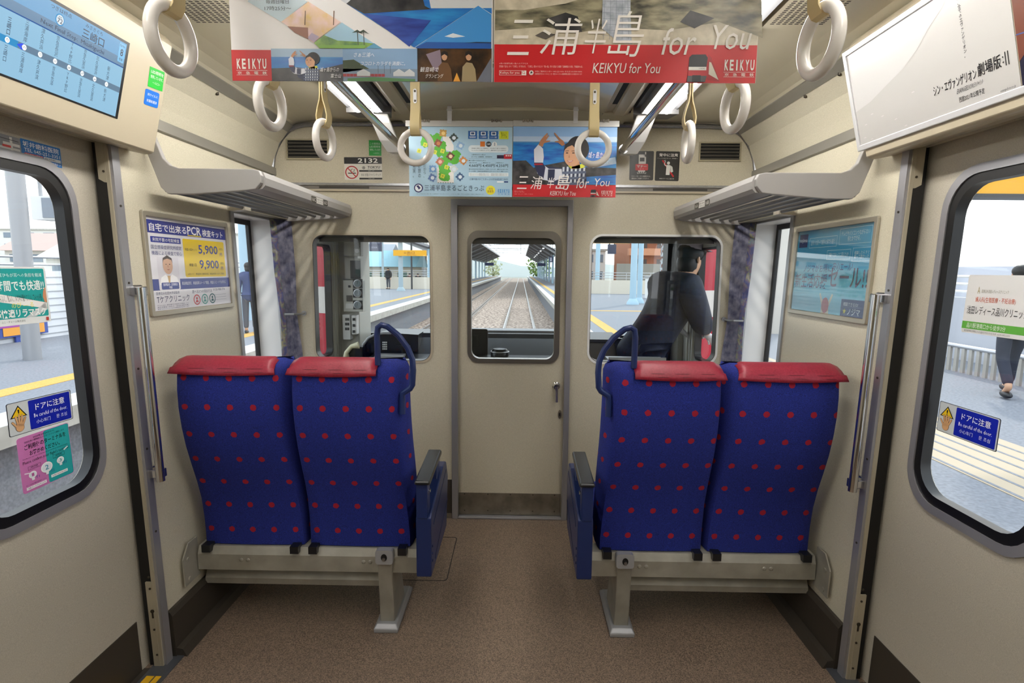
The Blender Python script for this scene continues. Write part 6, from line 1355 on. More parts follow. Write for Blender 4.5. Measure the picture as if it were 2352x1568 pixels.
        o = len(hv); b_ = P[wr] + d * 0.03 + n_ * -0.032 * sg
        hv += [b_, b_ + d * 0.03 + n_ * -0.022 * sg, b_ + d * 0.055 + n_ * -0.028 * sg]; he += [(1, o), (o, o + 1), (o + 1, o + 2)]; hr += [0.012, 0.0105, 0.008]
        bake(skin('glove' if gloves else 'hand', hv, he, hr, M_GLOVE if gloves else M_SKIN, t if gloves else body, 1))
    if cap:
        mb = MB(); top = hc + f * 0.085
        mb.lathe(Vector((0, 0, 0)), [(0.098, -0.02), (0.101, 0.018), (0.125, 0.045), (0.118, 0.07), (0.06, 0.082), (0.0, 0.083)], 0, 22)
        q = f.rotation_difference(Vector((0, 0, 1))).inverted(); mb.v = [top + q @ v for v in mb.v]
        c_ = link('cap', mb, cap, t, smooth=True)
        mb = MB(); n = 12; v0 = []
        for i in range(n + 1):
            a = pi * i / n; v0 += [top + rt * 0.096 * cos(a) + fw * 0.096 * sin(a) - f * 0.012, top + rt * 0.09 * cos(a) + fw * (0.075 + 0.08 * sin(a)) - f * 0.032]
        mb.add(v0, [(2 * i, 2 * i + 1, 2 * i + 3, 2 * i + 2) for i in range(n)]); v = link('cap_visor', mb, M_BLACKP, c_)
    return t
# the railwayman leaning out of the right hand cab window (faces +x: yaw -90 degrees)
person('person in dark navy coat and pale cap leaning out of the right cab window', (0.93, 4.06, 0.0), radians(-68), M_NAVY, M_NAVY,
       J=dict(pelvis=(0, 0.0, 0.92), waist=(0.0, 0.10, 1.08), chest=(0.0, 0.24, 1.28), neck=(0.0, 0.345, 1.43), head0=(0.0, 0.385, 1.52), head1=(0.0, 0.40, 1.62),
              shR=(0.16, 0.27, 1.37), elR=(0.23, 0.32, 1.12), wrR=(0.17, 0.43, 1.04), shL=(-0.16, 0.27, 1.39), elL=(-0.2, 0.33, 1.15), wrL=(-0.14, 0.42, 1.05),
              knR=(0.1, 0.03, 0.49), anR=(0.1, -0.03, 0.09), toR=(0.11, 0.13, 0.035), knL=(-0.1, 0.03, 0.49), anL=(-0.1, -0.03, 0.09), toL=(-0.11, 0.13, 0.035)),
       cap=mat('cap_grey', '#a39fae', 0.7), gloves=True, bulk=1.05)
# ================================================================== THE STATION OUTSIDE
M_ASPH = noise_mat('platform_asphalt', '#74777d', '#868990', 30, 0.8); M_CONC = noise_mat('concrete', '#a5a29a', '#bdbab2', 4, 0.8, detail=8)
M_EDGE = mat('platform_edge_white', '#d9d9d6', 0.7); M_TACT = noise_mat('tactile_yellow', '#c8963a', '#d8aa55', 60, 0.7)
M_BALL = noise_mat('ballast', '#5d4a3f', '#c9b5a4', 7, 0.9, lo=0.42, hi=0.6, detail=12); M_RAIL = mat('rail_steel', '#8f8b88', 0.3, 0.8); M_SLEEP = noise_mat('sleeper_concrete', '#8d7d72', '#a8998c', 8, 0.9)
M_ROOF = noise_mat('canopy_dark', '#37353a', '#4a474b', 3, 0.7); M_COLB = mat('column_pale_blue', '#a9c6d6', 0.5); M_RUST = noise_mat('rusty_pillar', '#b9c2c6', '#6a4030', 5, 0.7, lo=0.45, hi=0.55, detail=8)
M_NAVYS = mat('sign_navy', '#1d2b5a', 0.4); M_YELS = mat('sign_yellow', '#e8a818', 0.4)
ZP, ZR = -0.1, -1.14
def stru(name, mb, m, label=None): return struct(name, mb, m, None, label)
stru('ballast_bed', MB().box((-5.3, -12, -1.6), (1.9, 200, ZR - 0.16)), M_BALL)
stru('ground', MB().box((-260, -60, -1.8), (260, 420, -1.62)), noise_mat('ground_grey', '#8b8a80', '#a5a498', 0.3, 0.9))
mb = MB(); mb.box((-13.5, -12, -1.6), (-5.25, 46, ZP)); mb.box((-8.5, 46, -1.6), (-5.25, 150, ZP)); mb.box((-5.4, -12, ZP - 0.22), (-5.02, 150, ZP - 0.001), 1)
mb.box((-5.5, -12, ZP), (-5.02, 150, ZP + 0.006), 2); mb.box((-6.55, -12, ZP), (-6.2, 150, ZP + 0.006), 3)
stru('platform_left', mb, [M_ASPH, M_CONC, M_EDGE, M_TACT])
mb = MB(); mb.box((1.85, -12, -1.6), (8.6, 150, ZP)); mb.box((1.62, -12, ZP - 0.22), (2.0, 150, ZP - 0.001), 1)
mb.box((1.62, -12, ZP), (1.95, 150, ZP + 0.006), 2); mb.box((2.30, -12, ZP), (2.62, 150, ZP + 0.006), 3); mb.box((2.62, 22.6, ZP), (8.0, 22.95, ZP + 0.006), 3)
mb.box((3.6, -12, ZP), (4.7, 18, ZP + 0.005), 4)  # lighter strip: a patch of sunlight painted onto the platform
for i in range(6): mb.box((3.62 + i * 0.18, -12, ZP + 0.005), (3.65 + i * 0.18, 18, ZP + 0.007), 0)
for y in (7, 10, 13, 16): mb.box((1.75, y, ZP + 0.006), (2.0, y + 0.6, ZP + 0.009), 5)
stru('platform_right', mb, [M_ASPH, M_CONC, M_EDGE, M_TACT, mat('paving_sun_tint', '#b8a890', 0.8), mat('marking_green', '#4a8f78', 0.7)])
for i, (x, lb) in enumerate(((-0.7175, 'left rail of the track ahead of the train'), (0.7175, 'right rail of the track ahead of the train'), (-4.32, 'far left rail of the neighbouring track'), (-2.88, 'near rail of the neighbouring track'))):
    mb = MB(); mb.prism([(x - 0.06, ZR - 0.15), (x + 0.06, ZR - 0.15), (x + 0.06, ZR - 0.135), (x + 0.012, ZR - 0.12), (x + 0.012, ZR - 0.045), (x + 0.034, ZR - 0.035), (x + 0.034, ZR), (x - 0.034, ZR), (x - 0.034, ZR - 0.035), (x - 0.012, ZR - 0.045), (x - 0.012, ZR - 0.12), (x - 0.06, ZR - 0.135)], 6.0, 200, 0, lambda a, b, c: Vector((a, c, b)))
    tag(link('rail', mb, M_RAIL), lb, 'rail', 'steel rails')
for cx, lb, n, y0 in ((0.0, 'concrete sleeper in ballast under the track ahead of the train', 55, 8.0), (-3.6, 'concrete sleeper in ballast under the neighbouring track, left', 45, 10.0)):
    mb = MB(); mb.prism([(-1.0, ZR - 0.2), (1.0, ZR - 0.2), (0.97, ZR - 0.15), (-0.97, ZR - 0.15)], -0.11, 0.11, 0, lambda a, b, c: Vector((cx + a, y0 + c, b)))
    o = link('sleeper', mb, M_SLEEP); tag(o, lb, 'sleeper', lb.split(' under')[1].strip() + ' sleepers')
    for i in range(1, n):
        c = o.copy(); COL.objects.link(c); c.location.y += 0.62 * i
# weeds beside the right rail
rg = random.Random(3); mb = MB()
for i in range(420):
    y = rg.choice((9.5, 12.5, 16, 22)) + rg.gauss(0, 1.0); x = 1.35 + rg.gauss(0, 0.16); h = 0.05 + rg.random() * 0.16; a = rg.random() * 6.28
    x = min(1.55, max(1.1, x))
    mb.add([(x - 0.02 * cos(a), y - 0.02 * sin(a), ZR - 0.17), (x + 0.02 * cos(a), y + 0.02 * sin(a), ZR - 0.17), (x + rg.gauss(0, 0.05), y + rg.gauss(0, 0.05), ZR - 0.16 + h)], [(0, 1, 2)])
o = tag(link('weeds', mb, mat('weed_green', '#5f8a3a', 0.8)), 'low green weeds in the ballast beside the right platform', 'weeds', kind='stuff')
# ---- canopies
def canopy(s_, inner, valley, outer, y0, y1, label):
    t = thing('platform_canopy', label, 'canopy', (valley[0], (y0 + y1) / 2, ZP), 'butterfly platform canopies')
    mb = MB(); pr = [inner, valley, outer, (outer[0], outer[1] + 0.12), (valley[0], valley[1] + 0.14), (inner[0], inner[1] + 0.12)]
    mb.prism(pr, y0, y1, 0, lambda a, b, c: Vector((a, c, b))); link('roof', mb, M_ROOF, t)
    mb = MB(); mb.prism([(inner[0] - 0.05, inner[1] - 0.08), (inner[0] + 0.05, inner[1] - 0.08), (inner[0] + 0.05, inner[1] + 0.16), (inner[0] - 0.05, inner[1] + 0.16)], y0, y1, 0, lambda a, b, c: Vector((a, c, b))); link('eaves_board', mb, M_ALUP, t)
    y = y0 + 0.5
    while y < y1:
        mb = MB(); mb.cyl((valley[0], y, ZP), (valley[0], y, valley[1]), 0.13, n=10); link('column', mb, M_COLB, t, smooth=True)
        mb = MB(); mb.prism([(inner[0], inner[1] - 0.02), (valley[0], valley[1] - 0.02), (outer[0], outer[1] - 0.02), (outer[0], outer[1] - 0.14), (valley[0], valley[1] - 0.3), (inner[0], inner[1] - 0.14)], y - 0.08, y + 0.08, 0, lambda a, b, c: Vector((a, c, b))); link('rafter', mb, M_ALUP, t)
        y += 9.0
    for k in range(6):
        y = y0 + 4 + k * 9; x = (valley[0] + outer[0]) / 2 if s_ < 0 else (valley[0] + inner[0]) / 2; z = (valley[1] + outer[1]) / 2 - 0.12
        mb = MB(); mb.box((x - 0.09, y - 0.6, z - 0.08), (x + 0.09, y + 0.6, z)); link('canopy_lamp', mb, mat('canopy_lamp', '#ffffff', 0.4, emit='#ffffff', es=2.0), t)
canopy(-1, (-5.0, 4.75), (-8.4, 3.35), (-12.6, 4.7), 52, 140, 'dark butterfly roof over the left platform far ahead')
canopy(1, (1.15, 5.0), (4.0, 3.4), (7.6, 4.9), 62, 140, 'dark butterfly roof over the right platform far ahead')
# ---- overhead gantries
for i, y in enumerate((78, 104, 135, 170)):
    t = thing('catenary_gantry', 'overhead wire gantry across the tracks, %s from the train' % ('nearest', 'second', 'third', 'farthest')[i], 'gantry', (-1.5, y, ZR), 'overhead wire gantries')
    for x in (-13.2, 8.2):
        mb = MB(); mb.box((x - 0.12, y - 0.12, -1.6), (x + 0.12, y + 0.12, 7.6)); link('mast', mb, M_ALUP, t)
    mb = MB(); pts = [(-13.2 + 21.4 * k / 14, 6.6 + 0.9 * sin(pi * k / 14)) for k in range(15)]
    mb.tube([(x, y, z) for x, z in pts], 0.06, n=6); link('arch', mb, M_ALUP, t)
    mb = MB(); mb.box((-13.2, y - 0.05, 6.45), (8.2, y + 0.05, 6.57)); link('beam', mb, M_ALUP, t)
    mb = MB()
    for k in range(14): mb.tube([(pts[k][0], y, 6.5), (pts[k + 1][0] if k % 2 else pts[k][0], y, pts[k + 1][1] if k % 2 else pts[k][1])], 0.03, n=5)
    each('brace', mb, M_ALUP, t)
for x, lb in ((0.0, 'overhead contact wire above the track ahead'), (-3.6, 'overhead contact wire above the neighbouring track')):
    mb = MB(); mb.tube([(x, 8, 4.4), (x, 80, 4.35), (x, 200, 4.4)], 0.022, n=6); mb.tube([(x, 8, 5.3), (x, 80, 4.9), (x, 200, 5.4)], 0.018, n=6)
    tag(link('contact_wire', mb, M_CABD), lb, 'wire', 'overhead contact wires')
# ---- hanging signs
def sign(name, label, px, y, m, hang=None, lines=None, group=None, thick=0.16, pole=True):
    a, b = at(px[0], px[1], y=y), at(px[2], px[3], y=y)
    t = thing(name, label, 'sign', ((a.x + b.x) / 2, y, b.z), group)
    mb = MB(); mb.box((a.x, y, b.z), (b.x, y + thick, a.z)); link('board', mb, m, t)
    if hang is not None:
        mb = MB()
        for q in (0.2, 0.8): x = a.x + (b.x - a.x) * q; mb.cyl((x, y + thick / 2, a.z), (x, y + thick / 2, hang), 0.03, n=8)
        each('hanger_rod', mb, M_CABD, t)
        if not pole: hang = None
    if hang is not None:
        mb = MB(); mb.cyl((a.x - 0.9, y + thick / 2, ZP), (a.x - 0.9, y + thick / 2, hang + 0.05), 0.06, n=8); link('support_pole', mb, M_ALUP, t)
        mb = MB(); mb.box((a.x - 0.9, y + thick / 2 - 0.04, hang - 0.02), (b.x, y + thick / 2 + 0.04, hang + 0.06)); link('support_arm', mb, M_ALUP, t)
    if lines:
        s = Sheet((a.x, y - 0.004, a.z), (b.x - a.x, 0, 0), (0, 0, b.z - a.z), px[2] - px[0], px[3] - px[1], base=None, ox=px[0], oy=px[1], lay=0.004)
        for tx, x0, y0, x1, y1, c in lines: s.text(tx, x0, y0, x1, y1, c, 1)
        s.out('sign_face', parent=t)
    return t
sign('hanging_sign', 'navy hanging sign under the left platform canopy, seen through the cab door', (1114, 603, 1134, 610), 88, M_NAVYS, 4.0, None, 'navy platform signs', pole=False)
sign('hanging_sign', 'navy hanging sign under the right platform canopy, seen through the cab door', (1234, 604, 1253, 611), 84, M_NAVYS, 4.1, None, 'navy platform signs', pole=False)
sign('hanging_sign', 'navy platform number sign at the right edge of the cab door window', (1262, 589, 1270, 602), 66, M_NAVYS, 4.6, [('1', 1264, 591, 1267, 600, '#eef')], 'navy platform signs', pole=False)
CP = at(921, 668, z=ZP).y
sign('exit_sign', 'long yellow exit sign over the left platform', (903, 574, 979, 588), CP - 0.32, M_YELS, None, [('↓出口', 927, 577, 952, 583, '#7a3a18'), ('Exit for street', 935, 584, 956, 586.5, '#7a3a18')])
sign('platform_sign', 'small orange sign on top of the left platform column', (911, 546, 932, 556), CP - 0.32, mat('sign_orange', '#e88a28', 0.4), None, [('のりば 2', 914, 548, 929, 553, '#b84018')])
sign('platform_sign', 'yellow sign at the top left of the left cab windscreen view', (826, 544, 840, 558), 30, M_YELS, 4.6)
sign('timetable_board', 'dark slanted timetable board hanging over the left platform', (848, 551, 876, 577), 26, mat('board_slate', '#3a3e52', 0.5), 4.4, [('三崎口方面 時刻', 851, 556, 873, 559, '#aab'), ('京急線', 853, 566, 866, 570, '#aab')])
sign('platform_sign', 'yellow station sign at the top of the right cab window', (1358, 548, 1446, 559), 16, M_YELS, 4.4, [('出口 WAY OUT', 1374, 551, 1396, 555, '#7a3a18')])
sign('timetable_board', 'dark timetable board hanging over the right platform', (1397, 561, 1415, 583), 24, mat('board_slate', '#3a3e52', 0.5), 4.4)
# columns on the platforms
def column(px, base_row, r, m, label, top=4.6, flange=True):
    p = at(px, base_row, z=ZP); t = thing('platform_column', label, 'column', p, 'platform columns')
    mb = MB(); mb.cyl(p, (p.x, p.y, top), r, n=14); link('shaft', mb, m, t, smooth=True)
    if flange: mb = MB(); mb.lathe(p, [(r * 1.9, 0), (r * 1.8, 0.1), (r * 1.05, 0.28)], 0, 14); link('base', mb, m, t, smooth=True)
    return p
column(921, 668, 0.17, mat('column_blue_grey', '#9fb0b8', 0.5), 'blue grey column through the yellow exit sign, left platform', 4.2)
column(880, 662, 0.09, mat('column_blue_grey', '#9fb0b8', 0.5), 'thin pale column behind the standing person, left platform', 6.0, False)
column(946, 664, 0.07, M_CABD, 'thin dark pole at the right end of the yellow exit sign', 6.0, False)
column(1453, 699, 0.16, M_COLB, 'pale blue column with rusty upper part, left of a pair, right platform', 5)
column(1468, 696, 0.13, M_COLB, 'pale blue column, right of a pair, on the right platform', 5)
column(1371, 673, 0.16, M_COLB, 'grey blue column at the left edge of the right cab window', 5)
p = at(1523, 690, z=ZP); mb = MB(); mb.box((p.x - 0.2, p.y - 0.2, ZP), (p.x + 0.2, p.y + 0.2, 5.5)); tag(link('platform_column', mb, M_RUST), 'thick rust-stained pillar beside the leaning person, right platform', 'column', 'platform columns')
for (x, y, r, lb) in ((-8.2, 9.4, 0.13, 'grey column seen at the left edge of the left door window'), (-8.2, 17.0, 0.13, 'pale blue column seen through the left seat window')):
    t = thing('platform_column', lb, 'column', (x, y, ZP), 'platform columns'); mb = MB(); mb.cyl((x, y, ZP), (x, y, 6.0), r, n=14); link('shaft', mb, M_ALUP if y < 12 else M_COLB, t, smooth=True)
# lamp box on a thin pole outside the left door window
p = at(132, 480, y=10.2); t = thing('hanging_box', 'white and grey box hanging outside the left door window', 'box', p); mb = MB(); mb.box((p.x - 0.3, 10.0, p.z - 0.2), (p.x + 0.3, 10.4, p.z + 0.2)); link('case', mb, M_WHITE, t); mb = MB(); mb.box((p.x - 0.1, 9.985, p.z - 0.17), (p.x + 0.28, 10.0, p.z + 0.17)); link('panel', mb, mat('box_panel', '#8f97a2', 0.4), t)
mb = MB(); mb.cyl((p.x - 0.28, 10.2, p.z + 0.2), (p.x - 0.28, 10.2, 6.5), 0.03, n=8); link('hanger_rod', mb, M_ALUP, t)
# ---- left platform: slatted white wall with rails, low end wall
M_SLAT = mat('fence_white', '#d9dadc', 0.6)
t = thing('slatted_wall', 'long white slatted wall along the back of the left platform', 'wall', (-10.4, 12, ZP)); mb = MB()
mb.box((-10.5, -8, ZP), (-10.42, 30, 1.36)); link('panel', mb, M_SLAT, t)
mb = MB()
for i in range(9): mb.box((-10.42, -8, ZP + 0.08 + i * 0.155), (-10.405, 30, ZP + 0.095 + i * 0.155))
each('groove', mb, mat('groove_grey', '#a2a4a8', 0.6), t)
for z in (1.5, 1.66): mb = MB(); mb.tube([(-10.46, -8, z), (-10.46, 30, z)], 0.025, n=8); link('rail', mb, M_ALU, t, smooth=True)
for k in range(14): mb = MB(); mb.box((-10.48, -7.8 + k * 2.8, 1.36), (-10.44, -7.76 + k * 2.8, 1.68)); link('post', mb, M_ALU, t)
a = at(150, 768, y=11.2); mb = MB(); mb.box((-10.38, 10.9, 0.02), (-10.34, 12.3, 0.38), 0); mb.box((-10.335, 11.2, 0.05), (-10.33, 12.2, 0.25), 1); mb.box((-10.328, 10.95, 0.22), (-10.325, 11.8, 0.36), 2); mb.box((-10.39, 11.5, ZP), (-10.35, 11.6, 0.02), 0)
tag(link('billboard', mb, [mat('board_blue', '#3a4f9a', 0.5), mat('board_orange', '#e8a040', 0.5), mat('board_violet', '#a04aa0', 0.5)]), 'colourful billboard on the white slatted wall outside the left door', 'billboard')
M_BEIGE = mat('low_wall_beige', '#d6cdbd', 0.7)
def lowwall(x0, x1, y, label, rails=True):
    t = thing('platform_wall', label, 'wall', ((x0 + x1) / 2, y, ZP), 'low walls at the platform backs'); mb = MB(); mb.box((x0, y, ZP), (x1, y + 0.2, 0.85)); link('panel', mb, M_BEIGE, t)
    for z in (1.0, 1.18, 1.36): mb = MB(); mb.tube([(x0, y + 0.1, z), (x1, y + 0.1, z)], 0.022, n=6); link('rail', mb, M_ALU, t)
    n = int((x1 - x0) / 1.6)
    for k in range(n + 1): x = x0 + 0.05 + (x1 - x0 - 0.1) * k / n; mb = MB(); mb.cyl((x, y + 0.1, 0.85), (x, y + 0.1, 1.38), 0.022, n=6); link('post', mb, M_ALU, t)
lowwall(-13.5, -7.0, 45.8, 'low beige wall with railing at the end of the left platform')
lowwall(4.0, 12.5, 40.0, 'low beige wall with railing at the back of the right platform')
mb = MB(); mb.box((7.5, 33.0, ZP), (8.5, 34.4, 1.1)); mb.box((7.45, 32.95, 1.1), (8.55, 34.45, 1.2), 1); tag(link('platform_cabinet', mb, [M_WHITE, M_ALUP]), 'white equipment cabinet beside the rust-stained pillar', 'cabinet')
# ---- right platform: grey wall, rails and picket fence outside the right door
t = thing('grey_wall', 'plain grey wall with white rails outside the right door window', 'wall', (8.3, 8, ZP)); mb = MB(); mb.box((8.25, -8, ZP), (8.5, 24, 1.05)); link('panel', mb, mat('wall_lavender_grey', '#b9bcc4', 0.7), t)
for z in (1.16, 1.30, 1.44): mb = MB(); mb.tube([(8.38, -8, z), (8.38, 24, z)], 0.025, n=8); link('rail', mb, M_WHITE, t, smooth=True)
for k in range(12): mb = MB(); mb.box((8.36, -7.8 + k * 2.8, 1.05), (8.40, -7.76 + k * 2.8, 1.46)); link('post', mb, M_WHITE, t)
t = thing('picket_fence', 'low metal picket fence before the grey wall', 'fence', (7.2, 8, ZP))
mb = MB(); mb.tube([(7.2, 4, 0.32), (7.2, 13, 0.32)], 0.035, n=8); link('top_rail', mb, M_ALU, t, smooth=True)
for k in range(60): mb = MB(); mb.box((7.18, 4.05 + k * 0.15, ZP), (7.22, 4.11 + k * 0.15, 0.30)); link('picket', mb, mat('picket_grey', '#a8a49c', 0.6), t)
mb = MB(); mb.box((10.5, -5, -1.6), (11.0, 22, 1.66)); tag(link('far_wall', mb, mat('far_wall_grey', '#c9ccd6', 0.7)), 'tall pale wall behind the grey wall, right side', 'wall')
t = thing('canopy_sign', 'large yellow sign board high outside the right door window', 'sign', (5.4, 6.6, 2.3)); mb = MB(); mb.box((4.85, 6.5, 2.36), (5.86, 6.7, 3.1)); link('board', mb, M_YELS, t); mb = MB(); mb.box((4.85, 6.48, 2.32), (5.88, 6.72, 2.36)); link('edge', mb, M_CABD, t); mb = MB(); mb.box((5.3, 3.0, 3.1), (5.42, 6.7, 3.2)); mb.box((5.3, 2.9, ZP), (5.42, 3.02, 3.2)); link('support_post', mb, M_WHITE, t)
# orange seats bank and pillar outside the right seat window
for (y, lb) in ((15.0, 'pale pillar outside the right seat window'),):
    t = thing('platform_column', lb, 'column', (6.6, y, ZP), 'platform columns'); mb = MB(); mb.box((6.45, y - 0.2, ZP), (6.85, y + 0.2, 6)); link('shaft', mb, mat('pillar_pale', '#cfcac0', 0.6), t)
mb = MB(); mb.box((7.4, 14, 0.2), (7.8, 17, 0.42)); mb.box((7.5, 14.2, ZP), (7.6, 14.3, 0.2)); mb.box((7.5, 16.6, ZP), (7.6, 16.7, 0.2)); tag(link('bench', mb, mat('bench_orange', '#d0603a', 0.6)), 'orange bench outside the right seat window', 'bench')
mb = MB(); mb.box((7.9, 16, ZP), (8.2, 17.6, 1.7)); mb.box((7.88, 16.2, 0.6), (7.9, 17.4, 1.55), 1); tag(link('vending_machine', mb, [mat('vend_yellow', '#c8c84a', 0.5), mat('vend_green', '#6f9a6a', 0.5)]), 'yellow green machine outside the right seat window', 'machine')
# ---- people on the platforms
M_GREYT = mat('trousers_grey', '#4a4c54', 0.8); M_COATB = mat('coat_blue', '#38456e', 0.8)
pp = at(577, 765, z=ZP)
person('person in dark blue coat seen from behind through the left seat window', (pp.x, pp.y, ZP), radians(20), M_COATB, M_GREYT, group=None)
t = thing('suitcase', 'blue grey suitcase standing beside the person in the dark blue coat', 'suitcase', (pp.x - 0.55, pp.y, ZP)); mb = MB(); mb.box((pp.x - 0.72, pp.y - 0.12, ZP + 0.05), (pp.x - 0.38, pp.y + 0.12, ZP + 0.55)); link('shell', mb, mat('suitcase_blue', '#4a5f86', 0.5), t, bevel=0.04)
mb = MB(); mb.tube([(pp.x - 0.64, pp.y, ZP + 0.55), (pp.x - 0.64, pp.y, ZP + 0.85), (pp.x - 0.46, pp.y, ZP + 0.85), (pp.x - 0.46, pp.y, ZP + 0.55)], 0.012, n=6); link('handle', mb, M_ALU, t)
for dx in (-0.66, -0.44): mb = MB(); mb.ell((pp.x + dx, pp.y, ZP + 0.03), (0.03, 0.03, 0.03), n=8, m=6); link('wheel', mb, M_BLACKP, t)
WALK = dict(knR=(0.1, 0.22, 0.52), anR=(0.1, 0.26, 0.10), toR=(0.1, 0.42, 0.05), knL=(-0.1, -0.02, 0.50), anL=(-0.1, -0.30, 0.16), toL=(-0.1, -0.17, 0.05), elR=(0.23, -0.12, 1.14), wrR=(0.23, -0.08, 0.90), elL=(-0.23, 0.06, 1.13), wrL=(-0.23, 0.24, 0.96))
pr = at(2312, 908, z=ZP)
person('person walking in a beige coat with dark trousers outside the right door window', (pr.x, pr.y, ZP), radians(-20), mat('coat_beige', '#a89c8a', 0.8), mat('trousers_dark', '#2a2e3c', 0.8), J=WALK)
pl = at(892, 637, y=45.0)
person('person with dark backpack standing at the left platform railing', (pl.x, 45.0, ZP), radians(160), mat('coat_black', '#1c1e24', 0.8), M_GREYT)
SIT = dict(pelvis=(0, 0, 0.48), waist=(0, 0.02, 0.64), chest=(0, 0.03, 0.84), neck=(0, 0.04, 1.0), head0=(0, 0.06, 1.09), head1=(0, 0.07, 1.19), shR=(0.18, 0.03, 0.96), elR=(0.22, 0.08, 0.70), wrR=(0.12, 0.30, 0.62), shL=(-0.18, 0.03, 0.96), elL=(-0.22, 0.08, 0.70), wrL=(-0.12, 0.30, 0.62), hpR=(0.09, 0.02, 0.47), knR=(0.1, 0.44, 0.47), anR=(0.1, 0.44, 0.09), toR=(0.1, 0.6, 0.035), hpL=(-0.09, 0.02, 0.47), knL=(-0.1, 0.44, 0.47), anL=(-0.1, 0.44, 0.09), toL=(-0.1, 0.6, 0.035))
ps = at(950, 636, y=46.9); mb = MB(); mb.box((ps.x - 1.0, 46.9, 0.36), (ps.x + 1.0, 47.3, 0.44)); mb.box((ps.x - 0.9, 47.0, ZP), (ps.x - 0.8, 47.2, 0.36)); mb.box((ps.x + 0.8, 47.0, ZP), (ps.x + 0.9, 47.2, 0.36)); tag(link('bench', mb, M_CABD), 'bench behind the low beige wall under the two seated people', 'bench')
stru('forecourt', MB().box((-30, 46.0, -1.6), (-8.5, 56, ZP)), M_ASPH)
for q, (px, c) in enumerate(((941, '#4a3038'), (960, '#23262e'))):
    p = at(px, 636, y=47.1); person('seated person %s at the left platform end' % ('in a dark red coat, left of two,' if q == 0 else 'in a black coat, right of two,'), (p.x, 47.1, ZP), radians(185), mat('coat_%d' % q, c, 0.8), M_GREYT, J=SIT, hem=False)
# ---- buildings and trees
def block(name, label, x0, x1, y, z1, floors, cols, wall_c, win_c, depth=10, balcony=None, roof=None, z0=-1.6):
    t = thing(name, label, 'building', ((x0 + x1) / 2, y, z0)); mb = MB(); mb.box((x0, y, z0), (x1, y + depth, z1)); link('walls', mb, wall_c, t)
    fh = (z1 + 0.6) / floors; cw = (x1 - x0) / max(cols, 1)
    for f_ in range(floors):
        zb_ = -0.6 + fh * f_
        for c in range(cols):
            xx = x0 + cw * (c + 0.5); mb = MB(); mb.box((xx - cw * 0.27, y - 0.06, zb_ + fh * 0.32), (xx + cw * 0.27, y, zb_ + fh * 0.78)); w = link('window', mb, win_c, t)
        if balcony: mb = MB(); mb.box((x0 - 0.3, y - 1.2, zb_), (x1 + 0.3, y - 0.02, zb_ + fh * 0.42)); link('balcony', mb, balcony, t)
    if roof: mb = MB(); mb.prism([(y - 0.8, z1), (y + depth / 2, z1 + depth * 0.28), (y + depth + 0.8, z1)], x0 - 0.6, x1 + 0.6, 0, fyz); link('roof', mb, roof, t)
    else: mb = MB(); mb.box((x0 - 0.3, y - 0.3, z1), (x1 + 0.3, y + depth + 0.3, z1 + 0.3)); link('roof', mb, M_CONC, t)
    return t
WC = mat('window_grey', '#7c8a98', 0.3); WHT = mat('render_white', '#dfddd8', 0.8)
block('apartment_building', 'long white apartment block behind the white slatted wall, far left', -150, -88, 125, 9.2, 4, 14, WHT, WC)
block('apartment_building', 'white apartment block seen through the left seat window', -72, -44, 118, 8.2, 4, 8, WHT, WC)
block('house', 'white house with a pale pitched roof beyond the left door window', -46, -36, 55, 2.2, 1, 4, WHT, WC, 8, roof=mat('roof_pale', '#c9c4bc', 0.7))
block('house', 'house with red brown roof beyond the left door window', -60, -50, 66, 3.2, 2, 4, WHT, WC, 8, roof=mat('roof_brown', '#c4a49a', 0.7))
block('house', 'house with a grey tiled roof behind the left platform end', -21.5, -15.6, 65, 2.2, 1, 3, mat('render_tan', '#b9b1a4', 0.8), WC, 8, roof=mat('roof_grey', '#9aa0a8', 0.7))
block('house', 'house with a pale blue roof behind the left platform end', -17.8, -10.8, 56.5, 1.7, 1, 4, mat('render_cream', '#cfc6b4', 0.8), mat('shutter_green', '#2f5a4c', 0.6), 6, roof=mat('roof_teal', '#8fbcc8', 0.6))
block('house', 'white house at the right edge of the left cab window view', -20.5, -14.4, 80, 3.6, 2, 3, WHT, WC, 8, roof=mat('roof_pale', '#c9c4bc', 0.7))
block('apartment_building', 'orange brown apartment block with balconies beyond the right platform', 13.6, 30, 72, 9.5, 5, 6, mat('brick_orange', '#a86a4c', 0.8), mat('window_dark', '#4a3c38', 0.4), 12, balcony=mat('balcony_orange', '#c88a68', 0.8))
block('house', 'white building left of the orange brown apartment block', 8.6, 13.2, 90, 4.6, 2, 3, WHT, WC, 8)
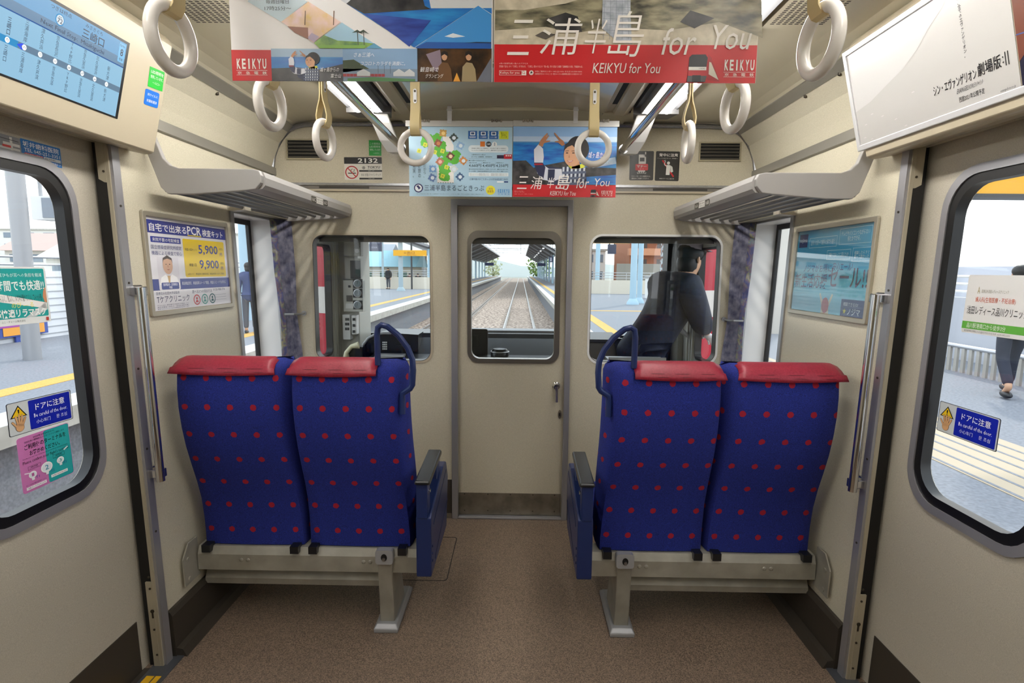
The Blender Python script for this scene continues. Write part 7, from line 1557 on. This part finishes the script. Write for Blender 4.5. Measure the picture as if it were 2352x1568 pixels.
mb = MB(); mb.box((9.2, 55, -1.6), (16.5, 55.2, 2.2)); tag(link('fence', mb, mat('fence_brown_grey', '#8a857c', 0.8)), 'brown grey fence before the orange brown apartment block', 'fence')
stru('hills', MB().add([(-160 + 16 * i, 260, 3 + 5 * abs(sin(i * 0.9)) + 3 * sin(i * 0.37)) for i in range(21)] + [(-160 + 16 * i, 260, -2) for i in range(21)] + [(-160 + 16 * i, 300, -2) for i in range(21)], [(i, i + 1, 22 + i, 21 + i) for i in range(20)] + [(i, i + 1, 43 + i, 42 + i) for i in range(20)]), mat('hills_haze_tint', '#d3dad9', 0.9))  # whiteness of distant haze is put into the hill colour
M_TREE = noise_mat('tree_green', '#4f6a3a', '#8fa860', 3, 0.9); M_TREEY = noise_mat('tree_yellow', '#a8a050', '#c8b060', 3, 0.9)
def tree(x, y, h, r, m, label):
    t = thing('tree', label, 'tree', (x, y, -1.6), 'trees beyond the station'); mb = MB(); mb.tube([(x, y, -1.6), (x, y, h - r)], [0.2, 0.12], n=8); link('trunk', mb, mat('bark', '#5a4a3a', 0.9), t)
    mb = MB(); g = random.Random(int(x * 10 + y))
    for i in range(260):
        a, b = g.random() * 6.28, g.random() * 3.14; q = r * (0.45 + 0.6 * g.random()); c = Vector((x + q * sin(b) * cos(a), y + q * sin(b) * sin(a), h - r + q * cos(b) * 1.1)); w = 0.16 * r
        d1 = Vector((g.gauss(0, 1), g.gauss(0, 1), g.gauss(0, 1))).normalized() * w; d2 = d1.cross(Vector((g.gauss(0, 1), g.gauss(0, 1), g.gauss(0, 1)))).normalized() * w * 0.7
        mb.add([c - d1, c - d2, c + d1, c + d2], [(0, 1, 2, 3)])
    link('foliage', mb, m, t)
tree(-14.6, 50, 2.4, 1.3, M_TREEY, 'yellowish bush beside the timetable board, left platform end')
tree(5.2, 160, 6, 3.5, M_TREE, 'green tree far ahead beside the right platform')
tree(-10.5, 215, 6, 3.5, mat('tree_pale', '#b9bd9a', 0.9), 'pale tree far ahead at the end of the tracks')
tree(-38, 70, 4.2, 2.2, M_TREE, 'green tree beyond the left seat window')
tree(-65.5, 76, 4.6, 2.6, M_TREE, 'green tree among the houses beyond the left door window')
